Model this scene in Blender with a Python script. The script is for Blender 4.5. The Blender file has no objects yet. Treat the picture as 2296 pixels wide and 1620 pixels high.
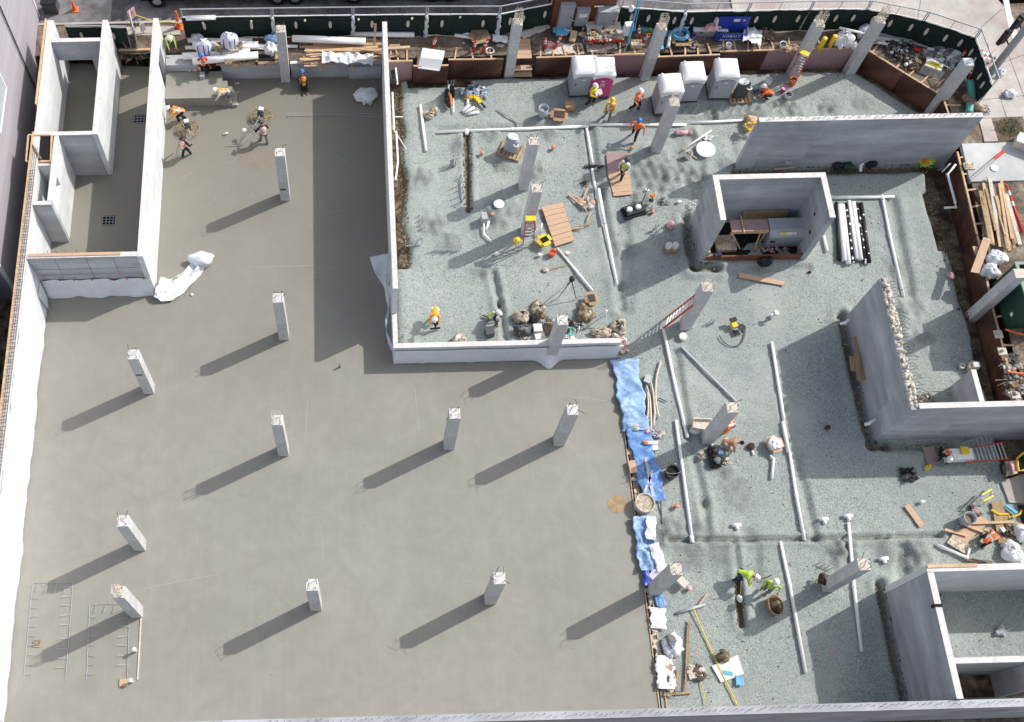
import bpy, math, random
import numpy as np
from mathutils import Vector, Matrix
random.seed(7)
S = bpy.context.scene
COL = S.collection
# ------------------------------------------------------------------ camera
FPX, PITCH, YAW, CX, CY, HC = 2492.4, 1.1486, 0.0266, 829.1, 810.0, 50.0
cf = Vector((math.cos(PITCH)*math.sin(YAW), math.cos(PITCH)*math.cos(YAW), -math.sin(PITCH)))
cr = Vector((math.cos(YAW), -math.sin(YAW), 0)); cu = cr.cross(cf)
cam = bpy.data.cameras.new('camera'); co = bpy.data.objects.new('camera', cam); COL.objects.link(co)
co.matrix_world = Matrix(((cr.x, cu.x, -cf.x, 0), (cr.y, cu.y, -cf.y, 0), (cr.z, cu.z, -cf.z, HC), (0, 0, 0, 1)))
cam.sensor_width = 36; cam.lens = FPX/2296*36; cam.shift_x = (1148-CX)/2296; cam.clip_end = 2000; cam.clip_start = 1
S.camera = co
S.render.resolution_x = 1024; S.render.resolution_y = 722
# ------------------------------------------------------------------ world, sun, exposure
SUN = Vector((0.951, 0.451, 1.0)).normalized()
el = math.asin(SUN.z); az = math.atan2(SUN.x, SUN.y)
w = bpy.data.worlds.new('World'); S.world = w; w.use_nodes = True
nt = w.node_tree; sk = nt.nodes.new('ShaderNodeTexSky'); sk.sky_type = 'NISHITA'; sk.sun_disc = False
sk.sun_elevation = el; sk.sun_rotation = az; sk.air_density = 1.0; sk.dust_density = 2.5
bg = nt.nodes['Background']; hs = nt.nodes.new('ShaderNodeHueSaturation'); hs.inputs['Saturation'].default_value = .55; nt.links.new(sk.outputs[0], hs.inputs['Color']); nt.links.new(hs.outputs[0], bg.inputs[0]); bg.inputs[1].default_value = 0.15
sl = bpy.data.lights.new('sun', 'SUN'); sl.energy = 3.2; sl.angle = math.radians(0.6); sl.color = (1, .965, .91)
so = bpy.data.objects.new('sun', sl); COL.objects.link(so)
so.rotation_euler = SUN.to_track_quat('Z', 'Y').to_euler(); so.location = (60, 40, 60)
S.view_settings.view_transform = 'Standard'; S.view_settings.look = 'None'; S.view_settings.gamma = 1
S.view_settings.exposure = 0.2

def at(px, py, z=0.0):
    d = cf + cr*((px-CX)/FPX) - cu*((py-CY)/FPX)
    return Vector((0, 0, HC)) + d*((z-HC)/d.z)
# ------------------------------------------------------------------ materials
def mat(name, col, rough=.8, var=.12, scale=3.0, bump=.0, bscale=40, metal=0, var2=0, scale2=.4, spec=.4, tint=None, alpha=1, stretch=None, fine=0, fscale=60, panel=0, north=None, grid=0):
    m = bpy.data.materials.new(name); m.use_nodes = True; n = m.node_tree.nodes; L = m.node_tree.links
    b = n['Principled BSDF']; b.inputs['Roughness'].default_value = rough; b.inputs['Metallic'].default_value = metal
    b.inputs['Specular IOR Level'].default_value = spec
    tc = n.new('ShaderNodeTexCoord'); src = tc.outputs['Object']
    if stretch:
        mp = n.new('ShaderNodeMapping'); mp.inputs['Scale'].default_value = stretch; L.new(src, mp.inputs[0]); src = mp.outputs[0]
    def noise(s, d=6):
        q = n.new('ShaderNodeTexNoise'); q.inputs['Scale'].default_value = s; q.inputs['Detail'].default_value = d; q.inputs['Roughness'].default_value = .6
        L.new(src, q.inputs['Vector']); return q.outputs['Fac']
    def mul(colsock, fac, amt):
        r = n.new('ShaderNodeMapRange'); r.inputs[1].default_value = .3; r.inputs[2].default_value = .7
        r.inputs[3].default_value = 1-amt; r.inputs[4].default_value = 1+amt; L.new(fac, r.inputs[0])
        v = n.new('ShaderNodeVectorMath'); v.operation = 'SCALE'; L.new(colsock, v.inputs[0]); L.new(r.outputs[0], v.inputs['Scale']); return v.outputs[0]
    rgb = n.new('ShaderNodeRGB'); rgb.outputs[0].default_value = (*col, 1); c = rgb.outputs[0]
    if tint:
        mx = n.new('ShaderNodeMix'); mx.data_type = 'RGBA'; r = n.new('ShaderNodeMapRange'); r.inputs[1].default_value = .42; r.inputs[2].default_value = .62
        L.new(noise(tint[1]), r.inputs[0]); L.new(r.outputs[0], mx.inputs[0]); L.new(c, mx.inputs[6]); mx.inputs[7].default_value = (*tint[0], 1); c = mx.outputs[2]
    if var: c = mul(c, noise(scale), var)
    if var2: c = mul(c, noise(scale2, 4), var2)
    if fine: c = mul(c, noise(fscale, 3), fine)
    if panel:   # formwork panels: 1.22 x 2.44 m, each a little different, faint joints and diagonal washes
        sx = n.new('ShaderNodeSeparateXYZ'); L.new(tc.outputs['Object'], sx.inputs[0]); ad = n.new('ShaderNodeMath'); L.new(sx.outputs[0], ad.inputs[0]); L.new(sx.outputs[1], ad.inputs[1])
        cb = n.new('ShaderNodeCombineXYZ'); L.new(ad.outputs[0], cb.inputs[0]); L.new(sx.outputs[2], cb.inputs[1])
        bk = n.new('ShaderNodeTexBrick'); bk.offset = 0; bk.inputs['Scale'].default_value = 1; bk.inputs['Brick Width'].default_value = 2.44; bk.inputs['Row Height'].default_value = 1.22; bk.inputs['Mortar Size'].default_value = .008; bk.inputs['Mortar Smooth'].default_value = 1
        bk.inputs['Color1'].default_value = (1-panel,)*3+(1,); bk.inputs['Color2'].default_value = (1+panel,)*3+(1,); bk.inputs['Mortar'].default_value = (1-panel*1.6,)*3+(1,); L.new(cb.outputs[0], bk.inputs['Vector'])
        mm = n.new('ShaderNodeVectorMath'); mm.operation = 'MULTIPLY'; L.new(c, mm.inputs[0]); L.new(bk.outputs[0], mm.inputs[1]); c = mm.outputs[0]
        mp2 = n.new('ShaderNodeMapping'); mp2.inputs['Rotation'].default_value = (0, 0, .9); mp2.inputs['Scale'].default_value = (.35, 1.6, 1); L.new(cb.outputs[0], mp2.inputs[0])
        q2 = n.new('ShaderNodeTexNoise'); q2.inputs['Scale'].default_value = 1.1; q2.inputs['Detail'].default_value = 5; L.new(mp2.outputs[0], q2.inputs['Vector']); c = mul(c, q2.outputs['Fac'], panel*1.3)
    if grid:
        q3 = n.new('ShaderNodeTexNoise'); q3.inputs['Scale'].default_value = .55; q3.inputs['Detail'].default_value = 5; q3.inputs['Distortion'].default_value = 2.5; L.new(tc.outputs['Object'], q3.inputs['Vector']); c = mul(c, q3.outputs['Fac'], .05)
        mp3 = n.new('ShaderNodeMapping'); mp3.inputs['Scale'].default_value = (6, .35, 1); mp3.inputs['Rotation'].default_value = (0, 0, .12); L.new(tc.outputs['Object'], mp3.inputs[0])
        q4 = n.new('ShaderNodeTexNoise'); q4.inputs['Scale'].default_value = 1; q4.inputs['Detail'].default_value = 4; L.new(mp3.outputs[0], q4.inputs['Vector']); c = mul(c, q4.outputs['Fac'], .02)
        bk = n.new('ShaderNodeTexBrick'); bk.offset = 0; bk.inputs['Scale'].default_value = 1; bk.inputs['Brick Width'].default_value = 1.9; bk.inputs['Row Height'].default_value = 1.9; bk.inputs['Mortar Size'].default_value = .02; bk.inputs['Mortar Smooth'].default_value = 1
        bk.inputs['Color1'].default_value = (.995,)*3+(1,); bk.inputs['Color2'].default_value = (1.005,)*3+(1,); bk.inputs['Mortar'].default_value = (1+grid*1.3,)*3+(1,); L.new(tc.outputs['Object'], bk.inputs['Vector'])
        mm = n.new('ShaderNodeVectorMath'); mm.operation = 'MULTIPLY'; L.new(c, mm.inputs[0]); L.new(bk.outputs[0], mm.inputs[1]); c = mm.outputs[0]
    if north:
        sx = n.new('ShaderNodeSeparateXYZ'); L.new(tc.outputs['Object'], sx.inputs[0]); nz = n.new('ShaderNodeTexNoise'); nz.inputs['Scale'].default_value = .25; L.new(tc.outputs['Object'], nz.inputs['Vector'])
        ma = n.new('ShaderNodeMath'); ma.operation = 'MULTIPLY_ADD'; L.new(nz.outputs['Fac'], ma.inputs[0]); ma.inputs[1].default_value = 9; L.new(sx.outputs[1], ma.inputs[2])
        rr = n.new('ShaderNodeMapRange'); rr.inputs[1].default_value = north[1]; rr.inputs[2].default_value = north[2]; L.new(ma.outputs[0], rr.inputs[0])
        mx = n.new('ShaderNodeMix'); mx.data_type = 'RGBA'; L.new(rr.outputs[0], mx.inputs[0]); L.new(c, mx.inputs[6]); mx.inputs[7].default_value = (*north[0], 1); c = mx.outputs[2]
    L.new(c, b.inputs['Base Color'])
    if bump:
        bp = n.new('ShaderNodeBump'); bp.inputs['Strength'].default_value = bump; bp.inputs['Distance'].default_value = .03
        L.new(noise(bscale, 4), bp.inputs['Height']); L.new(bp.outputs[0], b.inputs['Normal'])
    b.inputs['Alpha'].default_value = alpha
    m['out'] = 1
    return m
M = {}
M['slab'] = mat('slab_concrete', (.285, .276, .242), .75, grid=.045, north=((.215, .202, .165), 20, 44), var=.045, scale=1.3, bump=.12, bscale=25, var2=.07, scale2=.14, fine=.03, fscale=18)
# .045, 1.3, .12, 25, var2=.07, scale2=.14, fine=.03, fscale=18)
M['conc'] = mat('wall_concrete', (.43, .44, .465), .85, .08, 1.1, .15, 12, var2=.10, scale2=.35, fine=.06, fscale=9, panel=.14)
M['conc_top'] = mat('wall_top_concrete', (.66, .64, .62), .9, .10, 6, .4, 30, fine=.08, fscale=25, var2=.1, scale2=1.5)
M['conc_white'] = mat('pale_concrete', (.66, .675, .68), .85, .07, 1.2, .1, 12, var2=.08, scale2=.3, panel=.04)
M['plasticwhite'] = mat('white_plastic_sheet', (.74, .76, .80), .45, .05, 2, .5, 5, spec=.5, var2=.05)
M['cyl'] = mat('column_concrete', (.54, .54, .54), .85, .12, 2.5, .3, 14, var2=.1, scale2=.9, fine=.07, fscale=14)
M['soil'] = mat('brown_soil', (.075, .048, .030), .95, .4, 5, .8, 12, var2=.35, scale2=.9, tint=((.24, .19, .13), 1.3), fine=.35, fscale=16)
M['dirt'] = mat('shelf_dirt', (.13, .095, .07), .95, .35, 4, .8, 12, var2=.3, scale2=.8, tint=((.24, .20, .155), .9), fine=.35, fscale=14)
M['walk'] = mat('sidewalk_concrete', (.47, .44, .405), .85, .12, 1.5, .1, 20, var2=.15, scale2=.3, fine=.06, fscale=14, tint=((.40, .33, .30), .35))
M['asph'] = mat('asphalt', (.12, .115, .12), .9, .16, 2, .2, 40, var2=.25, scale2=.3, tint=((.25, .235, .24), .5))
M['ply'] = mat('form_plywood', (.062, .026, .020), .5, .35, 1.6, .05, 8, var2=.35, scale2=.5, tint=((.15, .07, .045), .3))
M['plyl'] = mat('light_plywood', (.55, .37, .25), .75, .12, 2, .05, 8, stretch=(1, 6, 1))
M['wood'] = mat('lumber', (.58, .40, .25), .8, .18, 2, .1, 12, var2=.1, scale2=8)
M['wood2'] = mat('weathered_lumber', (.36, .26, .15), .85, .3, 3, .1, 12, var2=.15, scale2=9)
M['card'] = mat('cardboard', (.42, .27, .15), .85, .1, 5)
M['pvc'] = mat('white_pvc', (.93, .93, .92), .3, .02, 6)
M['grayp'] = mat('grey_metal', (.33, .35, .37), .55, .1, 4, metal=.1)
M['galv'] = mat('galvanised_steel', (.42, .44, .47), .55, .1, 4, metal=.15)
M['rebar'] = mat('rusty_rebar', (.10, .07, .06), .8, .3, 20)
M['black'] = mat('black_rubber', (.015, .015, .017), .6, .2, 8)
M['dgrey'] = mat('dark_grey_plastic', (.07, .075, .08), .55, .1, 8)
M['green'] = mat('green_mesh_screen', (.008, .020, .018), .9, .3, .8, .4, 3, var2=.2, scale2=5)
M['dgreen'] = mat('dark_green_paint', (.012, .05, .035), .5, .2, 1)
M['teal'] = mat('teal_plastic', (.10, .36, .30), .5, .1, 3)
M['orange'] = mat('hi_vis_orange', (.85, .19, .045), .7, .1, 8)
M['oyel'] = mat('amber_orange', (.85, .36, .03), .7, .1, 8)
M['yellow'] = mat('yellow_paint', (.80, .58, .03), .6, .08, 6)
M['lime'] = mat('hi_vis_lime', (.45, .62, .08), .7, .08, 8)
M['red'] = mat('red_plastic', (.62, .03, .02), .5, .1, 6)
M['pink'] = mat('pink_paint', (.62, .22, .24), .7, .2, 6)
M['magenta'] = mat('magenta_plastic', (.60, .055, .25), .4, .05, 4)
M['toilet'] = mat('grey_toilet_plastic', (.37, .39, .44), .45, .05, 4)
M['troof'] = mat('white_roof_plastic', (.85, .85, .86), .4, .02, 4)
M['blue'] = mat('bright_blue_tarp', (.13, .27, .56), .5, .25, 4, 1, 3.5, var2=.3, scale2=1.3, fine=.2, fscale=14)
M['lblue'] = mat('light_blue_tarp', (.27, .42, .66), .5, .25, 4, 1, 3.5, var2=.3, scale2=1.3, fine=.2, fscale=14)
M['rim'] = mat('greenish_grey_rim', (.22, .30, .24), .6, .2, 3)
M['royal'] = mat('royal_blue_paint', (.015, .045, .33), .4, .1, 3)
M['cyan'] = mat('cyan_foam', (.13, .42, .66), .6, .1, 3)
M['bagw'] = mat('white_woven_bag', (.75, .76, .80), .7, .12, 8, .5, 12)
M['tan'] = mat('tan_canvas', (.50, .42, .32), .9, .45, 7, .8, 14, var2=.35, scale2=4)
M['tand'] = mat('brown_canvas', (.24, .18, .12), .9, .5, 8, .8, 14, var2=.35, scale2=4)
M['mixed'] = mat('mixed_debris', (.34, .31, .28), .8, .7, 9, .8, 18, var2=.4, scale2=3)
M['dkmix'] = mat('dark_debris', (.07, .07, .065), .8, .8, 9, .8, 18, var2=.4, scale2=3)
M['skin'] = mat('skin', (.42, .22, .14), .6, .05, 8)
M['hair'] = mat('black_hair', (.012, .010, .009), .7, .1, 8)
M['navy'] = mat('navy_cloth', (.03, .04, .07), .9, .2, 8)
M['dkcloth'] = mat('black_cloth', (.020, .020, .024), .9, .2, 8)
M['grcloth'] = mat('grey_cloth', (.18, .18, .18), .9, .2, 8)
M['wcloth'] = mat('white_cloth', (.72, .72, .70), .9, .06, 8)
M['helmw'] = mat('white_helmet', (.85, .85, .83), .3, .02, 8)
M['helmb'] = mat('blue_helmet', (.05, .20, .55), .3, .02, 8)
M['helmy'] = mat('yellow_helmet', (.85, .55, .06), .3, .02, 8)
M['silver'] = mat('reflective_tape', (.68, .70, .70), .4, .02, 8)
M['clearp'] = mat('cloudy_plastic', (.72, .76, .80), .3, .1, 2, .6, 5, alpha=.75)
M['siding'] = mat('lavender_siding', (.36, .335, .375), .7, .08, 1.5, var2=.06, stretch=(1, .12, 5))
M['trim'] = mat('white_trim', (.80, .80, .80), .6, .02, 4)
M['glass'] = mat('dark_glass', (.03, .04, .05), .1, .02, 4, spec=.6)
M['brownhut'] = mat('reddish_plywood', (.17, .055, .028), .6, .16, .6, .05, 8, stretch=(1, 1, 8))
M['grass'] = mat('grass_green', (.07, .14, .03), .9, .4, 9)
M['whitep'] = mat('white_road_paint', (.76, .76, .76), .7, .1, 5)
M['hole'] = mat('hole_shade', (.012, .011, .010), .9, .2, 5)  # near-black colour stands in for shade inside openings and on recessed floors
M['pinkboard'] = mat('pinkish_plywood', (.36, .25, .25), .8, .08, 3)
M['pinkw'] = mat('pink_white_tape', (.75, .42, .45), .7, .3, 14)
M['capor'] = mat('faded_orange_cap', (.60, .25, .12), .7, .1, 8)
M['paleyel'] = mat('pale_cream', (.72, .70, .50), .7, .1, 8)
M['thresh'] = mat('red_brown_plywood', (.20, .075, .035), .7, .25, 3)
M['palegl'] = mat('pale_sky_glass', (.48, .53, .56), .15, .05, 1)
M['lime_dust'] = mat('pale_stone', (.62, .56, .48), .9, .25, 8)

def gravel_mat():
    m = bpy.data.materials.new('gravel'); m.use_nodes = True; n = m.node_tree.nodes; L = m.node_tree.links
    b = n['Principled BSDF']; b.inputs['Roughness'].default_value = .95; b.inputs['Specular IOR Level'].default_value = .2
    tc = n.new('ShaderNodeTexCoord'); src = tc.outputs['Object']
    def noise(s, d=4, r=.6):
        q = n.new('ShaderNodeTexNoise'); q.inputs['Scale'].default_value = s; q.inputs['Detail'].default_value = d; q.inputs['Roughness'].default_value = r
        L.new(src, q.inputs['Vector']); return q.outputs['Fac']
    vo = n.new('ShaderNodeTexVoronoi'); vo.inputs['Scale'].default_value = 25; L.new(src, vo.inputs['Vector'])
    ra = n.new('ShaderNodeValToRGB'); L.new(vo.outputs['Color'], ra.inputs[0])
    e = ra.color_ramp.elements; e[0].color = (.155, .18, .17, 1); e[1].color = (.455, .485, .455, 1)
    x = ra.color_ramp.elements.new(.5); x.color = (.325, .362, .343, 1)
    def mix(a, colb, fac, lo, hi):
        r = n.new('ShaderNodeMapRange'); r.inputs[1].default_value = lo; r.inputs[2].default_value = hi; L.new(fac, r.inputs[0])
        mx = n.new('ShaderNodeMix'); mx.data_type = 'RGBA'; L.new(r.outputs[0], mx.inputs[0]); L.new(a, mx.inputs[6])
        mx.inputs[7].default_value = (*colb, 1); return mx.outputs[2]
    c = mix(ra.outputs[0], (.40, .42, .33), noise(.35), .60, .85)
    c = mix(c, (.55, .26, .30), noise(.8, 5, .65), .665, .76)
    c = mix(c, (.27, .295, .28), noise(.5, 6, .7), .56, .8)
    a2 = n.new('ShaderNodeAttribute'); a2.attribute_name = 'damp'
    m2 = n.new('ShaderNodeMath'); m2.operation = 'MULTIPLY_ADD'; L.new(noise(8, 5, .8), m2.inputs[0]); m2.inputs[1].default_value = 1.1; L.new(a2.outputs['Fac'], m2.inputs[2])
    c = mix(c, (.15, .165, .155), m2.outputs[0], .82, 1.35)
    c = mix(c, (.27, .31, .31), noise(.18, 5, .6), .44, .95); c = mix(c, (.46, .48, .45), noise(.27, 3, .6), .52, .9)
    at_ = n.new('ShaderNodeAttribute'); at_.attribute_name = 'soil'
    mm = n.new('ShaderNodeMath'); mm.operation = 'MULTIPLY_ADD'; L.new(noise(6), mm.inputs[0]); mm.inputs[1].default_value = .8; L.new(at_.outputs['Fac'], mm.inputs[2])
    c = mix(c, (.13, .105, .07), mm.outputs[0], .75, 1.15)
    L.new(c, b.inputs['Base Color'])
    bp = n.new('ShaderNodeBump'); bp.inputs['Strength'].default_value = .55; bp.inputs['Distance'].default_value = .05
    L.new(noise(12, 5, .7), bp.inputs['Height']); L.new(bp.outputs[0], b.inputs['Normal'])
    return m
M['gravel'] = gravel_mat()
# ------------------------------------------------------------------ mesh builder
def V(*a): return Vector(a)
class MB:
    def __init__(s): s.v = []; s.f = []; s.m = []
    def add(s, vs, fs, mi=0):
        k = len(s.v); s.v += [tuple(p) for p in vs]; s.f += [tuple(i+k for i in f) for f in fs]; s.m += [mi]*len(fs); return s
    def box(s, x0, y0, z0, x1, y1, z1, mi=0):
        return s.add([(x0,y0,z0),(x1,y0,z0),(x1,y1,z0),(x0,y1,z0),(x0,y0,z1),(x1,y0,z1),(x1,y1,z1),(x0,y1,z1)],
                     [(3,2,1,0),(4,5,6,7),(0,1,5,4),(1,2,6,5),(2,3,7,6),(3,0,4,7)], mi)
    def cbox(s, c, d, rz=0, mi=0, R=None):
        R = R or Matrix.Rotation(rz, 3, 'Z'); c = Vector(c)
        vs = [c+R@V(sx*d[0]/2, sy*d[1]/2, sz*d[2]/2) for sz in (-1, 1) for sx, sy in ((-1,-1),(1,-1),(1,1),(-1,1))]
        return s.add(vs, [(3,2,1,0),(4,5,6,7),(0,1,5,4),(1,2,6,5),(2,3,7,6),(3,0,4,7)], mi)
    def beam(s, a, b, w, h, mi=0, up=(0, 0, 1)):
        a = Vector(a); b = Vector(b); d = (b-a); l = d.length; d.normalize(); up = Vector(up)
        if abs(d.dot(up)) > .98: up = V(0, 1, 0)
        x = d.cross(up).normalized(); z = x.cross(d).normalized(); R = Matrix((x, d, z)).transposed()
        return s.cbox((a+b)/2, (w, l, h), mi=mi, R=R)
    def tube(s, pts, r, n=8, mi=0, cap=True):
        pts = [Vector(p) for p in pts]; rs = r if isinstance(r, (list, tuple)) else [r]*len(pts); vs = []; fs = []
        px = None
        for i, p in enumerate(pts):
            d = (pts[min(i+1, len(pts)-1)]-pts[max(i-1, 0)])
            if d.length < 1e-9: d = V(0, 0, 1)
            d.normalize()
            if px is None: px = d.cross(V(0, 0, 1) if abs(d.z) < .9 else V(1, 0, 0)).normalized()
            else: px = (px-d*px.dot(d)).normalized()
            py = d.cross(px)
            for k in range(n):
                t = 2*math.pi*(k+.5)/n; vs.append(p+(px*math.cos(t)+py*math.sin(t))*rs[i])
        for i in range(len(pts)-1):
            for k in range(n): a = i*n+k; b = i*n+(k+1) % n; fs.append((a, b, b+n, a+n))
        if cap: fs.append(tuple(range(n-1, -1, -1))); fs.append(tuple((len(pts)-1)*n+k for k in range(n)))
        return s.add(vs, fs, mi)
    def lathe(s, prof, n=16, c=(0, 0, 0), mi=0, sx=1, sy=1):
        c = Vector(c); vs = []; fs = []
        for r, z in prof:
            for k in range(n): t = 2*math.pi*k/n; vs.append(c+V(r*math.cos(t)*sx, r*math.sin(t)*sy, z))
        for i in range(len(prof)-1):
            for k in range(n): a = i*n+k; b = i*n+(k+1) % n; fs.append((a, b, b+n, a+n))
        fs.append(tuple(range(n-1, -1, -1))); fs.append(tuple((len(prof)-1)*n+k for k in range(n)))
        return s.add(vs, fs, mi)
    def prism(s, poly, z0, z1, mi=0):
        n = len(poly); vs = [(p[0], p[1], z0) for p in poly]+[(p[0], p[1], z1) for p in poly]
        return s.add(vs, [tuple(range(n-1, -1, -1)), tuple(range(n, 2*n))]+[(i, (i+1) % n, (i+1) % n+n, i+n) for i in range(n)], mi)
    def ell(s, c, r, n=12, m=8, rough=0, mi=0, seed=0):
        c = Vector(c); rnd = random.Random(seed+len(s.v)); vs = [c+V(0, 0, -r[2])]; fs = []
        ph = [rnd.uniform(0, 6.28) for _ in range(6)]
        for i in range(1, m):
            th = math.pi*i/m
            for k in range(n):
                t = 2*math.pi*k/n
                q = 1+rough*(math.sin(3*t+ph[0])*.4+math.sin(5*t+2*th+ph[1])*.35+math.sin(4*th+ph[2]+t*2)*.35+rnd.uniform(-.35, .35))
                vs.append(c+V(r[0]*math.sin(th)*math.cos(t)*q, r[1]*math.sin(th)*math.sin(t)*q, -r[2]*math.cos(th)*q))
        vs.append(c+V(0, 0, r[2])); last = len(vs)-1
        for k in range(n): fs.append((0, 1+(k+1) % n, 1+k))
        for i in range(m-2):
            for k in range(n): a = 1+i*n+k; b = 1+i*n+(k+1) % n; fs.append((a, b, b+n, a+n))
        for k in range(n): fs.append((last, 1+(m-2)*n+k, 1+(m-2)*n+(k+1) % n))
        return s.add(vs, fs, mi)
    def cap(s, a, b, ra, rb, n=10, mi=0):
        a = Vector(a); b = Vector(b); d = (b-a)
        if d.length < 1e-6: d = V(0, 0, .001)
        u = d.normalized(); pts = []; rs = []
        for t in (-.99, -.7, -.35, 0): pts.append(a+u*ra*t); rs.append(ra*math.sqrt(1-t*t))
        for t in (0, .35, .7, .99): pts.append(b+u*rb*t); rs.append(rb*math.sqrt(1-t*t))
        return s.tube(pts, rs, n, mi)
    def wall_patch(s, f, nu, nv, mi=0):
        vs = [f(i/nu, j/nv) for j in range(nv+1) for i in range(nu+1)]; w_ = nu+1
        return s.add(vs, [(j*w_+i, j*w_+i+1, (j+1)*w_+i+1, (j+1)*w_+i) for j in range(nv) for i in range(nu)], mi)
    def mesh(s, name, mats, off=None, smooth=False):
        me = bpy.data.meshes.new(name); vs = s.v
        if off is not None: vs = [(a-off[0], b-off[1], c-off[2]) for a, b, c in vs]
        me.from_pydata(vs, [], s.f)
        for q in (mats if isinstance(mats, (list, tuple)) else [mats]): me.materials.append(M[q])
        me.polygons.foreach_set('material_index', s.m)
        if smooth: me.polygons.foreach_set('use_smooth', [True]*len(me.polygons))
        me.update(); return me
def part(name, mb, mats, parent, world=False, smooth=False, label=None):
    off = None
    if world:
        q = parent; off = Vector((0, 0, 0))
        while q: off += q.location; q = q.parent
    o = bpy.data.objects.new(name, mb.mesh(name, mats, off, smooth)); COL.objects.link(o); o.parent = parent
    if label: o['label'] = label
    return o
def tag(o, label, cat, group=None):
    o['label'] = label; o['category'] = cat
    if group: o['group'] = group
    return o
def thing(name, label, cat, loc=(0, 0, 0), rz=0, group=None):
    o = bpy.data.objects.new(name, None); COL.objects.link(o); o.location = loc; o.rotation_euler = (0, 0, rz); o.empty_display_size = .2
    return tag(o, label, cat, group)
def single(name, mb, mats, label, cat, group=None, loc=None, rz=0, smooth=False, solid=0):
    """one-mesh thing; without loc the mesh is in world coordinates and gets its origin at its base"""
    off = None
    if loc is None:
        a = np.array(mb.v); off = ((a[:, 0].min()+a[:, 0].max())/2, (a[:, 1].min()+a[:, 1].max())/2, a[:, 2].min()); loc = off
    o = bpy.data.objects.new(name, mb.mesh(name, mats, off, smooth)); COL.objects.link(o); o.location = loc; o.rotation_euler = (0, 0, rz)
    if solid: md = o.modifiers.new('thickness', 'SOLIDIFY'); md.thickness = solid
    return tag(o, label, cat, group)
def struct(name, mb, mats, kind='structure', smooth=False):
    o = bpy.data.objects.new(name, mb.mesh(name, mats, None, smooth)); COL.objects.link(o); o['kind'] = kind; return o
def copy_tree(o, loc, rz, label=None, par=None):
    c = o.copy(); COL.objects.link(c); c.parent = par
    if par is None:
        c.location = loc; c.rotation_euler = (0, 0, rz)
        if label: c['label'] = label
    for ch in list(o.children): copy_tree(ch, None, None, None, c)
    return c
def text_mb(txt, size, ext=.004):
    cu_ = bpy.data.curves.new('t', 'FONT'); cu_.body = txt; cu_.size = size; cu_.extrude = ext; cu_.align_x = 'CENTER'; cu_.align_y = 'CENTER'
    o = bpy.data.objects.new('t', cu_); COL.objects.link(o); bpy.context.view_layer.update()
    me = bpy.data.meshes.new_from_object(o.evaluated_get(bpy.context.evaluated_depsgraph_get()))
    b = MB(); b.add([v.co[:] for v in me.vertices], [tuple(p.vertices) for p in me.polygons])
    bpy.data.objects.remove(o); bpy.data.curves.remove(cu_); bpy.data.meshes.remove(me); return b
# ================================================================== GROUND
T = 1.2   # street-level shelf above the slab
def noise2(x, y, s, seed=0):
    r = np.random.RandomState(seed); o = np.zeros_like(x)
    for k in range(7):
        a = r.uniform(0, 6.28); f = s*r.uniform(.6, 1.8); o += np.sin((x*np.cos(a)+y*np.sin(a))*f+r.uniform(0, 6.28))
    return o/4
def segd(x, y, a, b):
    ax, ay = a[0], a[1]; dx, dy = b[0]-ax, b[1]-ay; t = np.clip(((x-ax)*dx+(y-ay)*dy)/(dx*dx+dy*dy), 0, 1)
    return np.hypot(x-ax-t*dx, y-ay-t*dy), t
def grid_obj(name, x0, x1, y0, y1, st, hf, keep, mats, kind='structure', attr=None, smooth=True):
    nx = int((x1-x0)/st)+1; ny = int((y1-y0)/st)+1
    X, Y = np.meshgrid(np.linspace(x0, x1, nx), np.linspace(y0, y1, ny)); Z = hf(X, Y)
    if callable(attr): A = attr(X, Y)
    K = keep((X[:-1, :-1]+X[1:, 1:])/2, (Y[:-1, :-1]+Y[1:, 1:])/2)
    idx = np.arange(nx*ny).reshape(ny, nx)
    q = np.stack([idx[:-1, :-1], idx[:-1, 1:], idx[1:, 1:], idx[1:, :-1]], -1)[K]
    used = np.unique(q); mp = np.full(nx*ny, -1); mp[used] = np.arange(len(used)); q = mp[q]
    co_ = np.stack([X.ravel(), Y.ravel(), Z.ravel()], -1)[used]
    me = bpy.data.meshes.new(name); me.from_pydata(co_.tolist(), [], q.tolist()); me.materials.append(M[mats])
    if callable(attr):
        for nm, a_ in zip(('soil', 'damp'), A): at_ = me.attributes.new(nm, 'FLOAT', 'POINT'); at_.data.foreach_set('value', a_.ravel()[used].astype(np.float32))
    me.polygons.foreach_set('use_smooth', [smooth]*len(me.polygons))
    o = bpy.data.objects.new(name, me); COL.objects.link(o); o['kind'] = kind; return o
# wide ground sheet reaching far outside the picture
b = MB(); b.add([(-400, -400, -.9), (400, -400, -.9), (400, 400, -.9), (-400, 400, -.9)], [(0, 1, 2, 3)]); struct('ground', b, 'soil')
grid_obj('soil_bed', 1.6, 32.6, 4.4, 40.4, .3, lambda x, y: -.42+.05*noise2(x, y, 2, 3), lambda x, y: (x > 12.75) | (y > 22.3), 'soil')
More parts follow.
